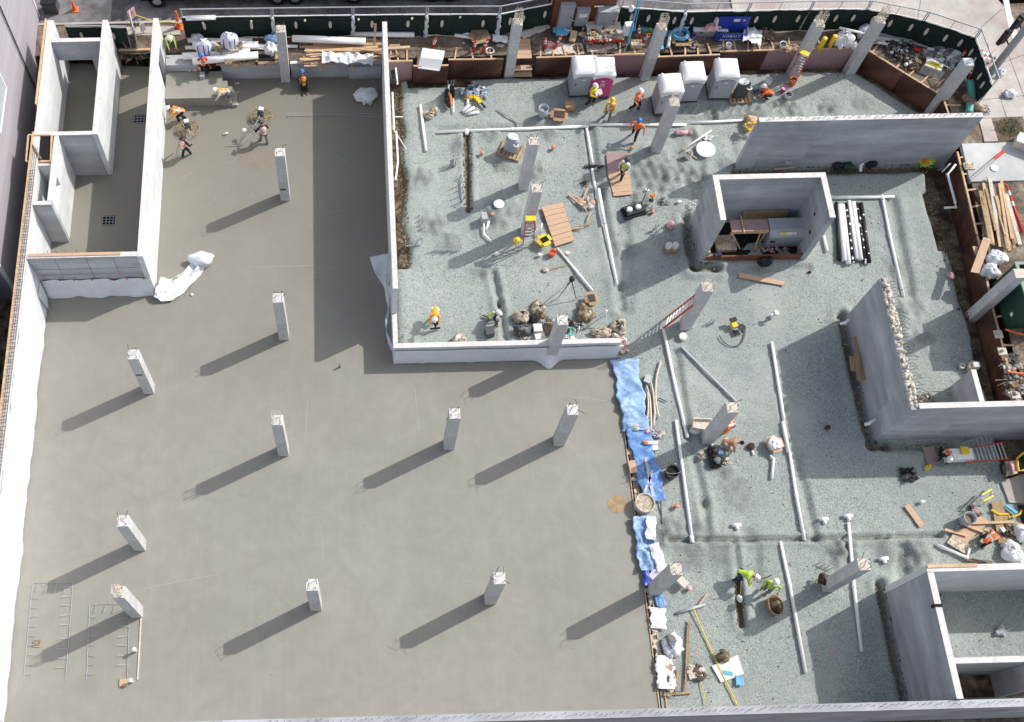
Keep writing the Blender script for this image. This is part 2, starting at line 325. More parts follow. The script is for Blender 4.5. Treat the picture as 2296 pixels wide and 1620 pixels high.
# trenches, ridges and mounds of the gravel bed
W = lambda *p: [tuple(at(a, c_)[:2]) for a, c_ in p]
TR = []   # (points, width, depth, soil)
def tr(pts, wd, dp, so_=0): TR.append((pts, wd, dp, so_))
tr(W((1047, 300), (1050, 470)), .17, .26, .9); tr(W((985, 290), (1320, 281)), .20, .10); tr(W((1325, 278), (1690, 262)), .16, .08)
tr(W((1322, 290), (1345, 440), (1388, 640), (1392, 690)), .22, .16); tr(W((1397, 500), (1405, 690)), .35, .10)
tr(W((1106, 610), (1120, 680), (1135, 765)), .16, .22); tr(W((1515, 790), (1545, 980), (1580, 1130), (1585, 1215)), .18, .14)
tr(W((1755, 900), (1830, 1210)), .18, .14); tr(W((1500, 1212), (1800, 1209), (1990, 1205), (2110, 1201)), .11, .26, .5)
tr(W((1650, 1215), (1658, 1300)), .15, .2, .3); tr(W((1655, 1300), (1665, 1400)), .17, .32, 1); tr(W((1680, 1215), (1690, 1300)), .5, .12); tr(W((1900, 1215), (1912, 1290)), .2, .1)
tr(W((2020, 1230), (2025, 1290)), .28, .25); tr(W((2000, 450), (2050, 700)), .25, .18); tr(W((2010, 700), (2020, 760)), .2, .15)
tr(W((1640, 310), (1650, 380)), .25, .08, .3); tr(W((1560, 320), (1567, 400)), .30, .14, .3); tr(W((1570, 400), (1545, 480)), .4, .08, .4)
tr([(17.38, 30.3), (17.36, 27.3), (18.5, 27.25)], .24, .36, .6); tr([(18.4, 27.1), (23.2, 27.1)], .18, .12, .2)
tr([(24.40, 24.3), (24.40, 17.4), (25, 17.35)], .24, .36, .6); tr([(25, 17.36), (28, 17.36)], .24, .2, .5)
tr([(23.38, 10.8), (23.36, 5.2)], .20, .34, .6); tr([(20.4, 33.0), (31.3, 33.0)], .25, .25, .8)
for k in range(16): a_ = 1490+k*18; tr(W((a_, 249), (a_+12, 236)), .12, .09)
MO = [(W((x_, y_))[0], r_, h_) for x_, y_, r_, h_ in ((1470, 388, 1.35, .22), (1198, 382, .75, .15), (1120, 478, 1.1, .14), (1560, 395, .8, .2), (1535, 350, .7, -.12), (955, 505, .7, .12), (1010, 540, .6, .1), (1640, 372, .6, .12), (1620, 1238, 1.0, -.1), (1545, 1245, .9, -.1), (1890, 1240, .9, .12), (2070, 760, .6, .15), (2010, 600, .7, .08), (1985, 1240, .7, -.1), (1660, 1120, .7, .1), (1500, 1190, .9, .12), (2040, 1255, .8, .12), (1350, 430, .5, .1), (1410, 560, .8, .12), (1430, 460, .8, .1), (1100, 300, .6, .08), (1230, 300, .5, .1), (1030, 330, .6, .1), (1080, 610, .5, .1))]
for a_ in ((1120, 370), (1190, 380), (1230, 490), (1530, 380), (1460, 400), (1330, 400), (1560, 1240), (1620, 1245), (1880, 1235), (1480, 255), (1550, 300), (1100, 480),
           (985, 500), (950, 400), (1700, 252), (1780, 245), (1850, 240), (1940, 235), (1600, 250), (2050, 690), (2070, 760), (1630, 1060), (1650, 1100), (1580, 1190), (1980, 1235), (2060, 1240)):
    MO.append((W(a_)[0], random.uniform(.35, .85), random.uniform(.08, .2)*random.choice((1, 1, -1))))
PTS = [W(q)[0] for q in ((2020, 360), (2044, 355))]
def edge(x, y):
    w1 = .18*noise2(x, y, 1.6, 5)
    d = np.where(y > 22.7, x-(np.where(y > 27.6, 2.75, 2.02)+w1*np.where(y > 27.6, 1, .3)), 9)                                   # beside the tall west wall
    d = np.minimum(d, np.where((y < 33.1), 30.62+.22*noise2(x, y, 1.1, 8)-x, 9))
    d = np.minimum(d, np.where((y > 28) & (y < 31.5), 30.2+.2*w1-x, 9))
    nx, ny = .675, .738                                                       # diagonal form in the north-east
    d = np.minimum(d, -( (x-28.4)*nx+(y-39.8)*ny )-.35+w1*.4)
    d = np.minimum(d, 39.62+.5*w1-y+np.where((x > 5) & (x < 8), -.0, 0))
    d = np.minimum(d, np.where((x > 3.2) & (x < 6.7), 39.15+.4*w1-y, 9))
    return d
def gh(x, y):
    z = -.05+.022*noise2(x, y, 2.2, 1)+.014*noise2(x, y, 8, 2)
    for pts, wd, dp, so_ in TR:
        for a, c_ in zip(pts[:-1], pts[1:]):
            d, t = segd(x, y, a, c_); wob = 1+.25*noise2(x, y, 3, 9)
            z = z-dp*np.exp(-(d/(wd*wob))**4)*.9+abs(dp)*.28*np.exp(-((d-wd*2.0)/(wd*1.0))**2)*wob
    for (mx, my), r, h in MO: z = z+h*np.exp(-((x-mx)**2+(y-my)**2)/r**2)*(1+.9*noise2(x, y, 7, 4))
    e = edge(x, y); z = z-.75*np.clip(.15-e, 0, .6)/.6*(1+.2*noise2(x, y, 5, 6))
    return z
def gsoil(x, y):
    s = np.zeros_like(x)
    for pts, wd, dp, so_ in TR:
        if so_:
            for a, c_ in zip(pts[:-1], pts[1:]): s = np.maximum(s, so_*np.exp(-(segd(x, y, a, c_)[0]/(wd*1.0))**4))
    dm = np.zeros_like(x)
    for pts, wd, dp, so_ in TR:
        for a, c_ in zip(pts[:-1], pts[1:]): d_ = segd(x, y, a, c_)[0]; dm = np.maximum(dm, .42*np.exp(-((d_-wd*.6)/(wd*1.2))**2)*(.75+.5*noise2(x, y, 3.1, 17)))
    for (mx, my), r, h in MO: dm = np.maximum(dm, .60*np.exp(-(((x-mx)**2+(y-my)**2)/(r*1.15)**2)**1.5))
    dm = np.maximum(dm, .45*np.exp(-((edge(x, y)-.25)/.4)**2)*(y > 22.7)*(x < 6))
    return np.maximum(s, np.clip((.22-edge(x, y))/.35, 0, 1)*.9), dm
grid_obj('gravel_bed', 1.9, 32.4, 5.2, 39.95, .11, gh, lambda x, y: ((x > 12.78) | (y > 22.50)), 'gravel', attr=gsoil)
# slab
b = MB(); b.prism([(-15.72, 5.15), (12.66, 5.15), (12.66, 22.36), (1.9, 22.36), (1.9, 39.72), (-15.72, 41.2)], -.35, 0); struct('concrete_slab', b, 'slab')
# darker damp patches and faint joint lines as thin skins of grout on the slab
def patch(name, pts, z, mats, jit=.1, seed=1):
    r = random.Random(seed); P_ = []
    n = len(pts)
    for i in range(n):
        a, c_ = Vector(pts[i]), Vector(pts[(i+1) % n])
        for k in range(6): q = a.lerp(c_, k/6); P_.append((q.x+r.uniform(-jit, jit), q.y+r.uniform(-jit, jit)))
    b = MB(); b.add([(p[0], p[1], z) for p in P_], [tuple(range(len(P_)))]); return struct(name, b, mats)
M['damp'] = mat('damp_cement', (.235, .208, .165), .7, .08, 2)
M['damp2'] = mat('paler_cement', (.31, .30, .275), .75, .06, 2)
pc = at(577, 358); b = MB(); b.add([(pc.x+1.15*math.cos(t)*(1+.08*math.sin(3*t)), pc.y+.72*math.sin(t)*(1+.1*math.sin(2*t+1))-.15*math.cos(t), .004) for t in [k*.2618 for k in range(24)]], [tuple(range(24))]); struct('damp_patch', b, 'damp')
0 and patch('damp_patch', [tuple(at(*q)[:2]) for q in ((1180, 1300), (1430, 1300), (1445, 1345), (1180, 1350))], .004, 'damp2', .12, 3)
0 and patch('damp_patch', [tuple(at(*q)[:2]) for q in ((1010, 1050), (1100, 1045), (1110, 1080), (1015, 1088))], .004, 'damp2', .1, 4)
0 and patch('damp_patch', [tuple(at(*q)[:2]) for q in ((215, 1040), (345, 1035), (340, 1075), (220, 1085))], .004, 'damp2', .15, 5)
M['line'] = mat('cement_line', (.40, .39, .37), .8, .1, 6)
M['dline'] = mat('dark_scuff', (.24, .23, .20), .8, .1, 6)
b = MB()
for (a, c_) in (((640, 255), (858, 262)), ((690, 900), (685, 975)), ((420, 1115), (455, 1100)), ((1120, 1030), (1200, 1010)), ((320, 1320), (480, 1290)), ((1300, 1180), (1345, 1230)), ((1200, 880), (1360, 900)), ((560, 600), (700, 596)), ((720, 1180), (725, 1260)), ((930, 870), (940, 980))):
    b.beam(at(*a, .003), at(*c_, .003), .018, .004)
struct('cement_line', b, 'line')
# scuffs, drips and arcs left by the trowels
b = MB(); rm = random.Random(77)
for k in range(34):
    cx_, cy_ = rm.uniform(-14, 11), rm.uniform(6, 21); r_ = rm.uniform(.4, 2.2); a0 = rm.uniform(0, 6.28)
    if k % 3 == 0: cx_, cy_ = rm.uniform(-9, -1), rm.uniform(28, 37)
    b.tube([(cx_+r_*math.cos(a0+j*.16), cy_+r_*math.sin(a0+j*.16)*.8, .001) for j in range(rm.randint(3, 9))], .007, 4, cap=False)
struct('trowel_arc', b, 'line')
b = MB()
for k in range(120):
    cx_, cy_ = rm.uniform(-15, 12), rm.uniform(6, 22); s_ = rm.uniform(.015, .05)
    if k % 3 == 0: cx_, cy_ = rm.uniform(-9.5, 1), rm.uniform(23, 38.5)
    b.cbox((cx_, cy_, .003), (s_*rm.uniform(1, 3), s_, .004), rm.uniform(0, 3))
struct('cement_scuff', b, 'dline')
b = MB(); n_ = 0
while n_ < 1800:
    x_, y_ = rm.uniform(2.3, 30.5), rm.uniform(5.5, 39.5)
    if x_ < 12.9 and y_ < 22.9: continue
    n_ += 1; s_ = rm.uniform(.015, .045)
    zz = float(gh(np.array([x_]), np.array([y_]))[0]) if False else -.03
    b.ell((x_, y_, zz), (s_, s_*.8, s_*.8), 5, 4, .3, mi=rm.choice((0, 0, 1, 2)))
struct('loose_stone', b, ['lime_dust', 'grcloth', 'conc'], 'stuff')
b = MB()
for pts, wd, dp, so_ in TR:
    if so_ <= .5: continue
    for a, c_ in zip(pts[:-1], pts[1:]):
        L_ = math.hypot(c_[0]-a[0], c_[1]-a[1])
        for k in range(int(L_*16)):
            t_ = rm.random(); o_ = rm.choice((-1, 1))*wd*rm.uniform(.8, 1.7); nx_, ny_ = -(c_[1]-a[1])/L_, (c_[0]-a[0])/L_; s_ = rm.uniform(.02, .07)
            b.ell((a[0]+(c_[0]-a[0])*t_+nx_*o_, a[1]+(c_[1]-a[1])*t_+ny_*o_, -.03), (s_, s_, s_*.7), 6, 4, .3)
for k in range(260): b.ell((2.62+rm.uniform(-.25, .25), rm.uniform(27.8, 39), -.08), (rm.uniform(.02, .07),)*3, 6, 4, .3)
for k in range(200): b.ell((30.6+rm.uniform(-.3, .3), rm.uniform(18.5, 33), -.1), (rm.uniform(.02, .08),)*3, 6, 4, .3)
struct('soil_clods', b, 'soil', 'stuff')
# the shelf at street level round the pit, with the strip cut for the forms
b = MB()
def flat(pts, z, mi=0): b.add([(p[0], p[1], z) for p in pts], [tuple(range(len(pts)))], mi)
def sheet_f(x, y): return T-.03+.05*noise2(x, y, 2.5, 11)+.02*noise2(x, y, 8, 12)
def shelf_keep(x, y):
    nx, ny = .675, .738
    out = (y > 40.05) | ((((x-28.4)*nx+(y-39.8)*ny) > .22)) | (x > 32.05+np.where(y < 30, (y-33)*.027, 0))
    return out & ~((x < -10.1) & (y < 40.3)) & (y < 43.0) & ~((x < -7.0) & (y < 40.8))
grid_obj('dirt_shelf', -18, 44, 3, 43, .17, sheet_f, shelf_keep, 'dirt')
b = MB(); b.box(-60, 43.02, 1.02, 31, 80, T-.03); b.box(36.6, 43.6, 1.02, 120, 80, T-.028); struct('street', b, 'asph')
# sidewalk: north strip, curved corner, east strip
b = MB(); b.box(-60, 42.86, 1.0, 22, 43.0, T+.05); b.box(-12.4, 42.0, 1.0, -9.4, 42.6, T+.04); b.box(21.5, 41.9, 1.0, 25.99, 45, T+.048)
cn = [(26, 41.9), (26, 47), (31, 47), (34.6, 45.6), (36.2, 44.0), (37.0, 42.2), (37.6, 40), (41, 37.2), (48, 36), (48, 33.72), (33.35, 33.72), (33.6, 39.4), (28.2, 41.75)]
b.prism(cn, 1.0, T+.05); struct('sidewalk', b, 'walk')
b = MB()
for a, c_ in (((33.9, 38.2), (37.6, 39.6)), ((33.8, 36.4), (40.5, 37.0)), ((33.8, 34.4), (46, 34.6)), ((36.3, 33.8), (36.1, 39.5)), ((38.4, 33.8), (38.4, 38)), ((29, 42.0), (30, 46.8)), ((31.5, 41.5), (33, 45.6)), ((33.8, 40.2), (36.6, 42.6)), ((26, 44.2), (35, 44.6)), ((34.9, 33.8), (34.9, 36.4)), ((33.4, 35.2), (38, 35.3))):
    b.beam((*a, T+.052), (*c_, T+.052), .03, .006)
struct('pavement_joint', b, 'dirt')
b = MB(); b.prism([tuple(at(*q, T)[:2]) for q in ((2246, -12), (2258, -12), (2272, 60), (2284, 82), (2272, 92), (2262, 70))], T-.02, T+.056); struct('road_marking', b, 'whitep')
b = MB(); b.prism([(36.9, 38.9), (40.6, 36.9), (48, 36.1), (48, 44), (38.5, 44)], T-.05, T+.052); struct('road', b, 'asph')
b = MB(); b.prism([(31.95, 31.25), (32.1, 33.6), (44, 33.7), (44, 31.25)], T-.2, T+.07); struct('concrete_apron', b, 'walk')
M['slabe'] = mat('grey_stained_concrete', (.50, .51, .51), .8, .14, .9, var2=.15, scale2=.3)
bpy.data.objects['concrete_apron'].data.materials[0] = M['slabe']
b = MB(); b.prism([tuple(at(*q, .02)[:2]) for q in ((2244, 1080), (2300, 1062), (2330, 1060), (2330, 1130), (2262, 1128))], -.3, .06); struct('concrete_ramp', b, 'walk')
# ================================================================== CONCRETE WALLS
def wall(name, label, x0, y0, x1, y1, z0, z1, mats='conc', top='conc_top', cat='concrete wall', topz=.012, seams=0, horiz=True):
    t = thing(name, label, cat, ((x0+x1)/2, (y0+y1)/2, z0))
    b = MB(); b.box(x0, y0, z0, x1, y1, z1); part('wall_body', b, mats, t, True)
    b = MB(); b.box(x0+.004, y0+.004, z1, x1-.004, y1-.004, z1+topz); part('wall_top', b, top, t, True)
    return t
def dowels(t, a, c_, z, n, h=.35, jit=.06, name='rebar', r=.011, hook=0):
    b = MB(); a = Vector(a); c_ = Vector(c_)
    for i in range(n):
        p = a.lerp(c_, (i+.5)/n); p = V(p.x+random.uniform(-jit, jit), p.y+random.uniform(-jit, jit), z)
        q = p+V(random.uniform(-.05, .05), random.uniform(-.05, .05), h*random.uniform(.7, 1.2))
        b.tube([p-V(0, 0, .1), q]+([q+V(random.choice((-1, 1))*hook, random.uniform(-.1, .1), -.03)] if hook else []), r, 4)
    o = part(name, b, 'rebar', t, True); o['kind'] = 'stuff'; return o
HT = 3.6
CZ = [(random.uniform(0, 3.14), random.uniform(2.5, 9), random.uniform(0, 6), random.uniform(.3, 1)) for _ in range(9)]
def crz(a, c_): return sum(w_*(1-abs(math.sin((a*math.cos(t_)+c_*math.sin(t_))*f_+p_))**.6)*3/f_ for t_, f_, p_, w_ in CZ)-1.2
# the long western wall with its plastic sheet, form strip and rebar mat
ww = wall('retaining_wall', 'long pale concrete retaining wall along the lavender building, rebar mat on its top', -16.02, 5.75, -15.7, 41.1, -.3, HT, 'conc_white')
b = MB(); b.box(-16.10, 5.75, HT-.5, -16.03, 33.9, HT+.10); b.box(-16.12, 35.6, HT-.5, -16.05, 41.1, HT+.14); part('form_board', b, 'wood', ww, True)
b = MB()
for i in range(150):
    y = 7+i*.165+random.uniform(-.03, .03)
    b.tube([(-16.0, y, HT+.05), (-15.72, y+random.uniform(-.05, .05), HT+.06)], .010, 4)
    if i % 2 == 0: b.tube([(-15.93+random.uniform(-.02, .1), y, HT-.05), (-15.9, y, HT+.32)], .010, 4)
for x in (-15.95, -15.86, -15.76): b.tube([(x, 6.5, HT+.04), (x+.02, 18, HT+.06), (x, 33, HT+.04)], .010, 4)
part('rebar', b, 'rebar', ww, True)['kind'] = 'stuff'
b = MB()
def ps(u, v):
    y = 5.8+u*20.85; z = .0+v*(HT-.08); return V(-15.66+(1-v)*.10+.035*math.sin(u*57)*math.sin(v*5+u*20)+.03*math.sin(u*23)*(1-v)+.03*crz(y, z), y, z)
b.wall_patch(ps, 260, 22); single('plastic_sheet', b, 'plasticwhite', 'white plastic sheet hung down the inner face of the long western wall', 'plastic sheet', smooth=True, solid=.01)
# stair core
wall('core_wall', 'concrete wall closing the stair core on its north side, with a low opening to the street', -15.69, 39.62, -13.12, 39.87, 2.15, HT)
cw = wall('core_wall', 'pier of the stair core at its north end beside the low opening', -13.85, 39.62, -13.12, 39.87, -.3, 2.14)
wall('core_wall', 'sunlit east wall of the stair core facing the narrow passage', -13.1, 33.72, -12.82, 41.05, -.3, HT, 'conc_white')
wall('core_wall', 'cross wall closing the stair core on its south side', -15.69, 33.70, -13.11, 33.93, -.3, HT)
se = wall('core_wall', 'east wall of the small shaft south of the stair core, with a little window', -15.0, 29.85, -14.78, 31.0, -.3, HT, 'conc_white')
wall('core_wall', 'north length of the small shaft wall between its window and the stair core', -15.0, 31.52, -14.78, 33.69, -.3, HT, 'conc_white')
b = MB(); b.box(-14.995, 31.0, -.3, -14.785, 31.52, 2.45); b.box(-14.995, 31.0, 3.15, -14.785, 31.52, HT); part('wall_infill', b, 'conc_white', se, True)
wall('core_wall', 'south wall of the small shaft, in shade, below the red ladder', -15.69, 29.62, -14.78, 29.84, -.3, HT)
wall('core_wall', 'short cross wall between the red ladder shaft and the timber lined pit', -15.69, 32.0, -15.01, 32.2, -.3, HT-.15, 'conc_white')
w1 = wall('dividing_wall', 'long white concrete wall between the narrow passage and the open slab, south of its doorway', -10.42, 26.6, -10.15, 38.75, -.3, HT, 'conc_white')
b = MB(); b.box(-10.42, 38.75, 2.75, -10.15, 40.0, HT); b.box(-10.42, 40.0, -.3, -10.15, 41.1, HT); part('wall_body', b, 'conc_white', w1, True)
b = MB(); b.box(-10.416, 38.75, HT, -10.154, 41.09, HT+.012); part('wall_top', b, 'conc_top', w1, True)
b = MB(); b.box(-10.40, 38.66, 0, -10.17, 38.745, 2.74); part('door_frame', b, 'plyl', w1, True)
dowels(w1, (-10.5, 27, 0), (-10.48, 33, 0), 2.6, 8, .02, .02, hook=.25)
w5 = wall('cross_wall', 'grey concrete wall at the south end of the passage, plastic over its foot', -15.69, 26.62, -10.43, 26.88, -.3, HT)
b = MB(); b.box(-15.6, 26.70, HT+.013, -11.2, 26.86, HT+.06); part('top_plate', b, 'plyl', w5, True)
dowels(w5, (-15, 27.0, 0), (-10.8, 27.0, 0), HT-.15, 9, .3, .02)
b = MB()
def ps(u, v):
    x = -15.55+u*5.4; z = .03*math.sin(u*25)+v*(1.45+.10*abs(math.sin(u*9.4)))
    return V(x, 26.55-(1-v)**2*(.20+.05*math.sin(u*17))-.02*math.sin(u*40)-.05*max(0, crz(x, z)), z)
b.wall_patch(ps, 110, 20)
def ps2(u, v): z = v*1.5; return V(-15.60+.4*(1-u)**2*0+u*.5*(1-v)*0+.12*(1-v)*(1-u), 26.5-.8+u*.85, z)
b.wall_patch(ps2, 8, 8); single('plastic_sheet', b, 'plasticwhite', 'white plastic sheet clipped along the foot of the grey cross wall', 'plastic sheet', smooth=True, solid=.01)
for i, x in enumerate((-15.4, -14.6, -13.9, -13.0, -12.1, -11.3, -10.5)):
    b = MB(); b.cbox((x, 26.50, 1.62), (.05, .06, .16), .3*(i % 3)); single('clamp', b, 'red', 'red spring clip holding the plastic sheet to the grey cross wall', 'clip', 'red clips on the plastic')
b = MB()
for z in (1.95, 2.5): b.box(-15.5, 26.608, z, -10.6, 26.618, z+.018)
for x in (-14.4, -12.9, -11.6): b.box(x, 26.606, 1.6, x+.02, 26.616, 3.5)
part('formwork_seam', b, 'dline', w5, True)
# loose twisted plastic blowing off the wall corner
cl = [at(352, 640, .6), at(372, 652, .25), at(395, 640, .2), at(420, 618, .22), at(440, 598, .25), at(447, 580, .3), at(462, 572, .3)]
wd = [.55, .62, .55, .42, .38, .42, .30]
def lerp_path(u):
    k = min(int(u*(len(cl)-1)), len(cl)-2); f = u*(len(cl)-1)-k; return cl[k].lerp(cl[k+1], f), wd[k]*(1-f)+wd[k+1]*f, (cl[k+1]-cl[k]).normalized()
b = MB()
def ps(u, v):
    p, ww_, d = lerp_path(u); s_ = d.cross(V(0, 0, 1)).normalized(); q = (v-.5)*2
    return p+s_*q*ww_+V(0, 0, .08*math.sin(q*6+u*9)+.13*crz(u*3.5, q*1.2)-.1*(abs(q)))
b.wall_patch(ps, 90, 26); b.ell(at(452, 582, .3), (.62, .42, .34), 16, 10, .25, seed=4)
single('plastic_sheet', b, 'plasticwhite', 'twisted white plastic sheet blown out across the slab from the passage corner', 'plastic sheet', smooth=True, solid=.008)
# wall between slab and gravel
w2 = wall('dividing_wall', 'tall narrow concrete wall between the slab and the gravel bed', 1.72, 24.3, 1.97, 40.15, -.5, 4.05, 'conc_white')
dowels(w2, (1.85, 40.1, 0), (1.85, 40.15, 0), 4.0, 2, .4, .02)
w3 = wall('low_wall', 'low white topped concrete wall along the south edge of the plumbing bed', 1.73, 22.42, 12.72, 22.68, -.5, 1.5, 'conc_white')
wall('low_wall', 'short low end of the tall dividing wall beside the hanging plastic', 1.73, 22.69, 1.97, 24.28, -.5, 1.5, 'conc_white')
z_ = lambda u, v: v*1.3
def ps(u, v):
    x = 1.75+u*11.0; bul = .34*math.exp(-((x-9.4)/.42)**2)
    return V(x, 22.38-.03-(1-v)**2*(.10+bul)-.03*max(0, crz(x, z_(u, v)))-bul*.4*(1-v), .02+v*(1.25+.03*math.sin(u*23)))
b = MB(); b.wall_patch(ps, 200, 16); single('plastic_sheet', b, 'plasticwhite', 'white plastic sheet hanging over the foot of the low white topped wall', 'plastic sheet', smooth=True, solid=.008)
wp = [at(852, 572, 2.6), at(859, 610, 2.4), at(866, 640, 2.0), at(873, 665, 1.8), at(871, 690, 1.5), at(866, 720, 1.3), at(867, 745, 1.1), at(873, 768, .8), at(885, 792, .5), at(893, 810, .25)]; wq = [1.0, .8, .25, .5, .15, .55, .7, .5, .25, .2]
def ps(u, v):
    k = min(int(u*9), 8); f = u*9-k; p = wp[k].lerp(wp[k+1], f); w_ = wq[k]*(1-f)+wq[k+1]*f; a_ = u*7; s_ = (v-.5)*w_
    return p+V(s_*math.cos(a_*.35), s_*.15, s_*math.sin(a_*.8)*.5+.10*crz(u*6, v))
b = MB(); b.wall_patch(ps, 110, 26); single('plastic_sheet', b, 'clearp', 'cloudy plastic sheet billowing from the west face of the tall dividing wall', 'plastic sheet', smooth=True, solid=.006)
for i, q in enumerate(((882, 570, 3.2), (866, 768, .5), (885, 765, 1.4))):
    b = MB(); b.ell(at(*q), (.07, .07, .07), 8, 6); single('clamp', b, 'red', 'red spring clip holding the cloudy plastic to the tall dividing wall', 'clip', 'red clips on the plastic')
# slab edge form with planks and rubble
e = thing('edge_form', 'splintered timber edge form running down the east edge of the slab', 'timber form', (12.75, 14, -.1))
b = MB()
for k in range(5): b.box(12.67, 5.5+k*3.36, -.3, 12.715, 5.5+k*3.36+3.33, .05+.01*(k % 2)); b.box(12.98, 5.6+k*3.36, -.3, 13.03, 5.6+k*3.36+3.3, .03+.01*(k % 2))
part('board', b, 'wood', e, True)
b = MB()
for i in range(90):
    y = random.uniform(6, 22.2); b.cbox((12.85+random.uniform(-.06, .08), y, .0+random.uniform(0, .04)), (random.uniform(.05, .2), random.uniform(.06, .3), .05), random.uniform(0, 3))
part('rubble', b, 'lime_dust', e, True)['kind'] = 'stuff'
b = MB()
for i in range(55):
    y = random.uniform(6, 22); x = 12.75+random.uniform(0, .3); b.tube([(x, y, .05), (x+random.uniform(-.1, .25), y+random.uniform(-.2, .2), .12), (x+random.uniform(0, .5), y+random.uniform(-.25, .25), .04)], .012, 4)
part('tie_wire', b, 'rebar', e, True)['kind'] = 'stuff'
# north curb and landing
wall('curb_wall', 'low grey concrete curb wall north of the slab, behind the kneeling worker', -7.1, 39.85, -3.9, 40.05, -.3, T+.02)
wall('curb_wall', 'low grey concrete curb wall between the north column and the tall dividing wall', -3.3, 39.85, 1.70, 40.05, -.3, T-.01)
b = MB(); b.box(-.1, 39.68, -.1, 1.68, 39.84, 1.0); single('curb_block', b, 'conc', 'thick grey concrete block against the curb wall near the plastic bundle', 'concrete block')
ld = thing('landing', 'raised concrete landing with steps in the north of the slab', 'landing', (-8.5, 38.9, 0))
b = MB(); b.box(-10.14, 38.05, 0, -7.05, 39.84, .72); part('platform', b, 'slab', ld, True)
for k in range(3): b = MB(); b.box(-7.04+k*.26, 38.0-.04*k, 0, -6.79+k*.26, 39.3-.25*k, .56-.18*k); part('step', b, 'slab', ld, True)
b = MB(); b.box(-10.1, 39.9, .5, -8.3, 40.6, 1.22); b.box(-8.25, 39.3, .72, -8.0, 39.88, .98); single('concrete_block', b, 'conc', 'pale concrete slab piece beside the doorway at street level', 'concrete block')
# gravel-side walls
rw = wall('long_wall', 'long grey concrete wall with white top, north of the three sided box room', 20.44, 33.25, 31.75, 33.52, -.5, 4.05)
dowels(rw, (20.8, 33.4, 0), (31.6, 33.4, 0), 4.05, 40, .12, .05, hook=.12, r=.012)
b = MB(); b.box(22.9, 33.05, .55, 23.3, 33.24, .6); part('ledge', b, 'conc', rw, True)
bx = thing('box_room', 'three sided grey concrete box room open to the south with a timber threshold', 'concrete room', (20.4, 28.9, -.2))
for q in ((17.6, 27.6, 17.88, 30.18), (22.88, 27.6, 23.16, 30.18)):
    b = MB(); b.box(q[0], q[1], -.5, q[2], q[3], 4.05); part('side_wall', b, 'conc', bx, True)
    b = MB(); b.box(q[0], q[1], 4.052, q[2], q[3], 4.064); part('wall_top', b, 'conc_top', bx, True)
b = MB(); b.box(17.885, 29.9, -.5, 22.875, 30.18, 4.05); part('back_wall', b, 'conc', bx, True)
b = MB(); b.box(17.885, 29.9, 4.052, 22.875, 30.18, 4.064); part('wall_top', b, 'conc_top', bx, True)
b = MB(); b.box(17.9, 27.62, -.4, 22.86, 27.70, .42); part('threshold', b, 'thresh', bx, True)
bpy.data.objects[-1] if False else None
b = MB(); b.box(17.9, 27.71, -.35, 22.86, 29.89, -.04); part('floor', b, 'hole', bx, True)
for x, z in ((22.87, 2.6), (22.87, 1.7)): b = MB(); b.cbox((22.873, 28.7 if z > 2 else 28.2, z), (.014, .16, .2)); part('junction_box', b, 'black', bx, True)
mw = thing('rough_wall', 'thick concrete wall with a broken jagged top, east of the cardboard flats', 'concrete wall', (24.8, 21, -.3))
def jag(y): return 4.05+.12*math.sin(y*9)+.1*math.sin(y*23+1)
b = MB(); b.box(24.6, 17.66, -.5, 24.92, 24.3, 3.95); part('wall_body', b, 'conc', mw, True)
b = MB(); r_ = random.Random(3)
for i in range(150):
    y = r_.uniform(17.75, 24.3); b.ell((24.6+r_.uniform(.02, .34), y, 3.95+r_.uniform(-.02, .10)), (r_.uniform(.04, .12), r_.uniform(.05, .15), r_.uniform(.05, .12)), 6, 4, .3, seed=i)
part('broken_top', b, 'lime_dust', mw, True)['kind'] = 'stuff'
b = MB()
for i in range(40):
    y = 17.8+i*.16; b.tube([(24.9, y, 3.9), (25.15, y+.05, 4.02), (25.45+r_.uniform(-.1, .15), y+r_.uniform(-.15, .15), 3.9)], .012, 4)
part('rebar', b, 'rebar', mw, True)['kind'] = 'stuff'
wall('long_wall', 'grey concrete wall with white top behind the red step ladder, by the east edge', 24.93, 17.66, 34.5, 17.93, -.5, 4.05)
wall('short_wall', 'short low concrete wall with white top inside the eastern room', 28.9, 17.94, 29.15, 20.35, -.3, 2.0)
lw = wall('west_wall', 'grey concrete wall with notched top at the south east room', 23.55, 5.25, 23.83, 10.34, -.5, 4.05)
b = MB(); b.box(23.50, 8.9, 3.8, 23.84, 9.02, 4.09); part('notch', b, 'hole', lw, True)
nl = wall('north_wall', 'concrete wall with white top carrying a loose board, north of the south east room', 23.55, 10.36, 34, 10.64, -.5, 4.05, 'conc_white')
b = MB(); b.box(23.6, 10.52, 4.065, 25.7, 10.66, 4.11); part('top_board', b, 'wood', nl, True)
wall('cross_wall', 'low cross wall inside the south east room above the dark pits', 23.84, 6.7, 34, 6.95, -.5, 3.4)
wall('cross_wall', 'pier between the two dark pits in the south east corner', 27.3, 5.72, 27.6, 6.69, -.5, 3.2)
b = MB(); b.box(23.9, 5.75, -.3, 34, 6.69, .0); struct('pit_floor', b, 'soil')
sw = wall('retaining_wall', 'long southern retaining wall with rebar dowels along its top', -15.9, 4.90, 34, 5.22, -.5, 3.9, top='conc')
dowels(sw, (-15, 5.1, 0), (33, 5.1, 0), 3.9, 190, .22, .05)
b = MB(); b.box(-18, -1, -.6, 36, 4.88, -.3); struct('alley', b, 'dirt')
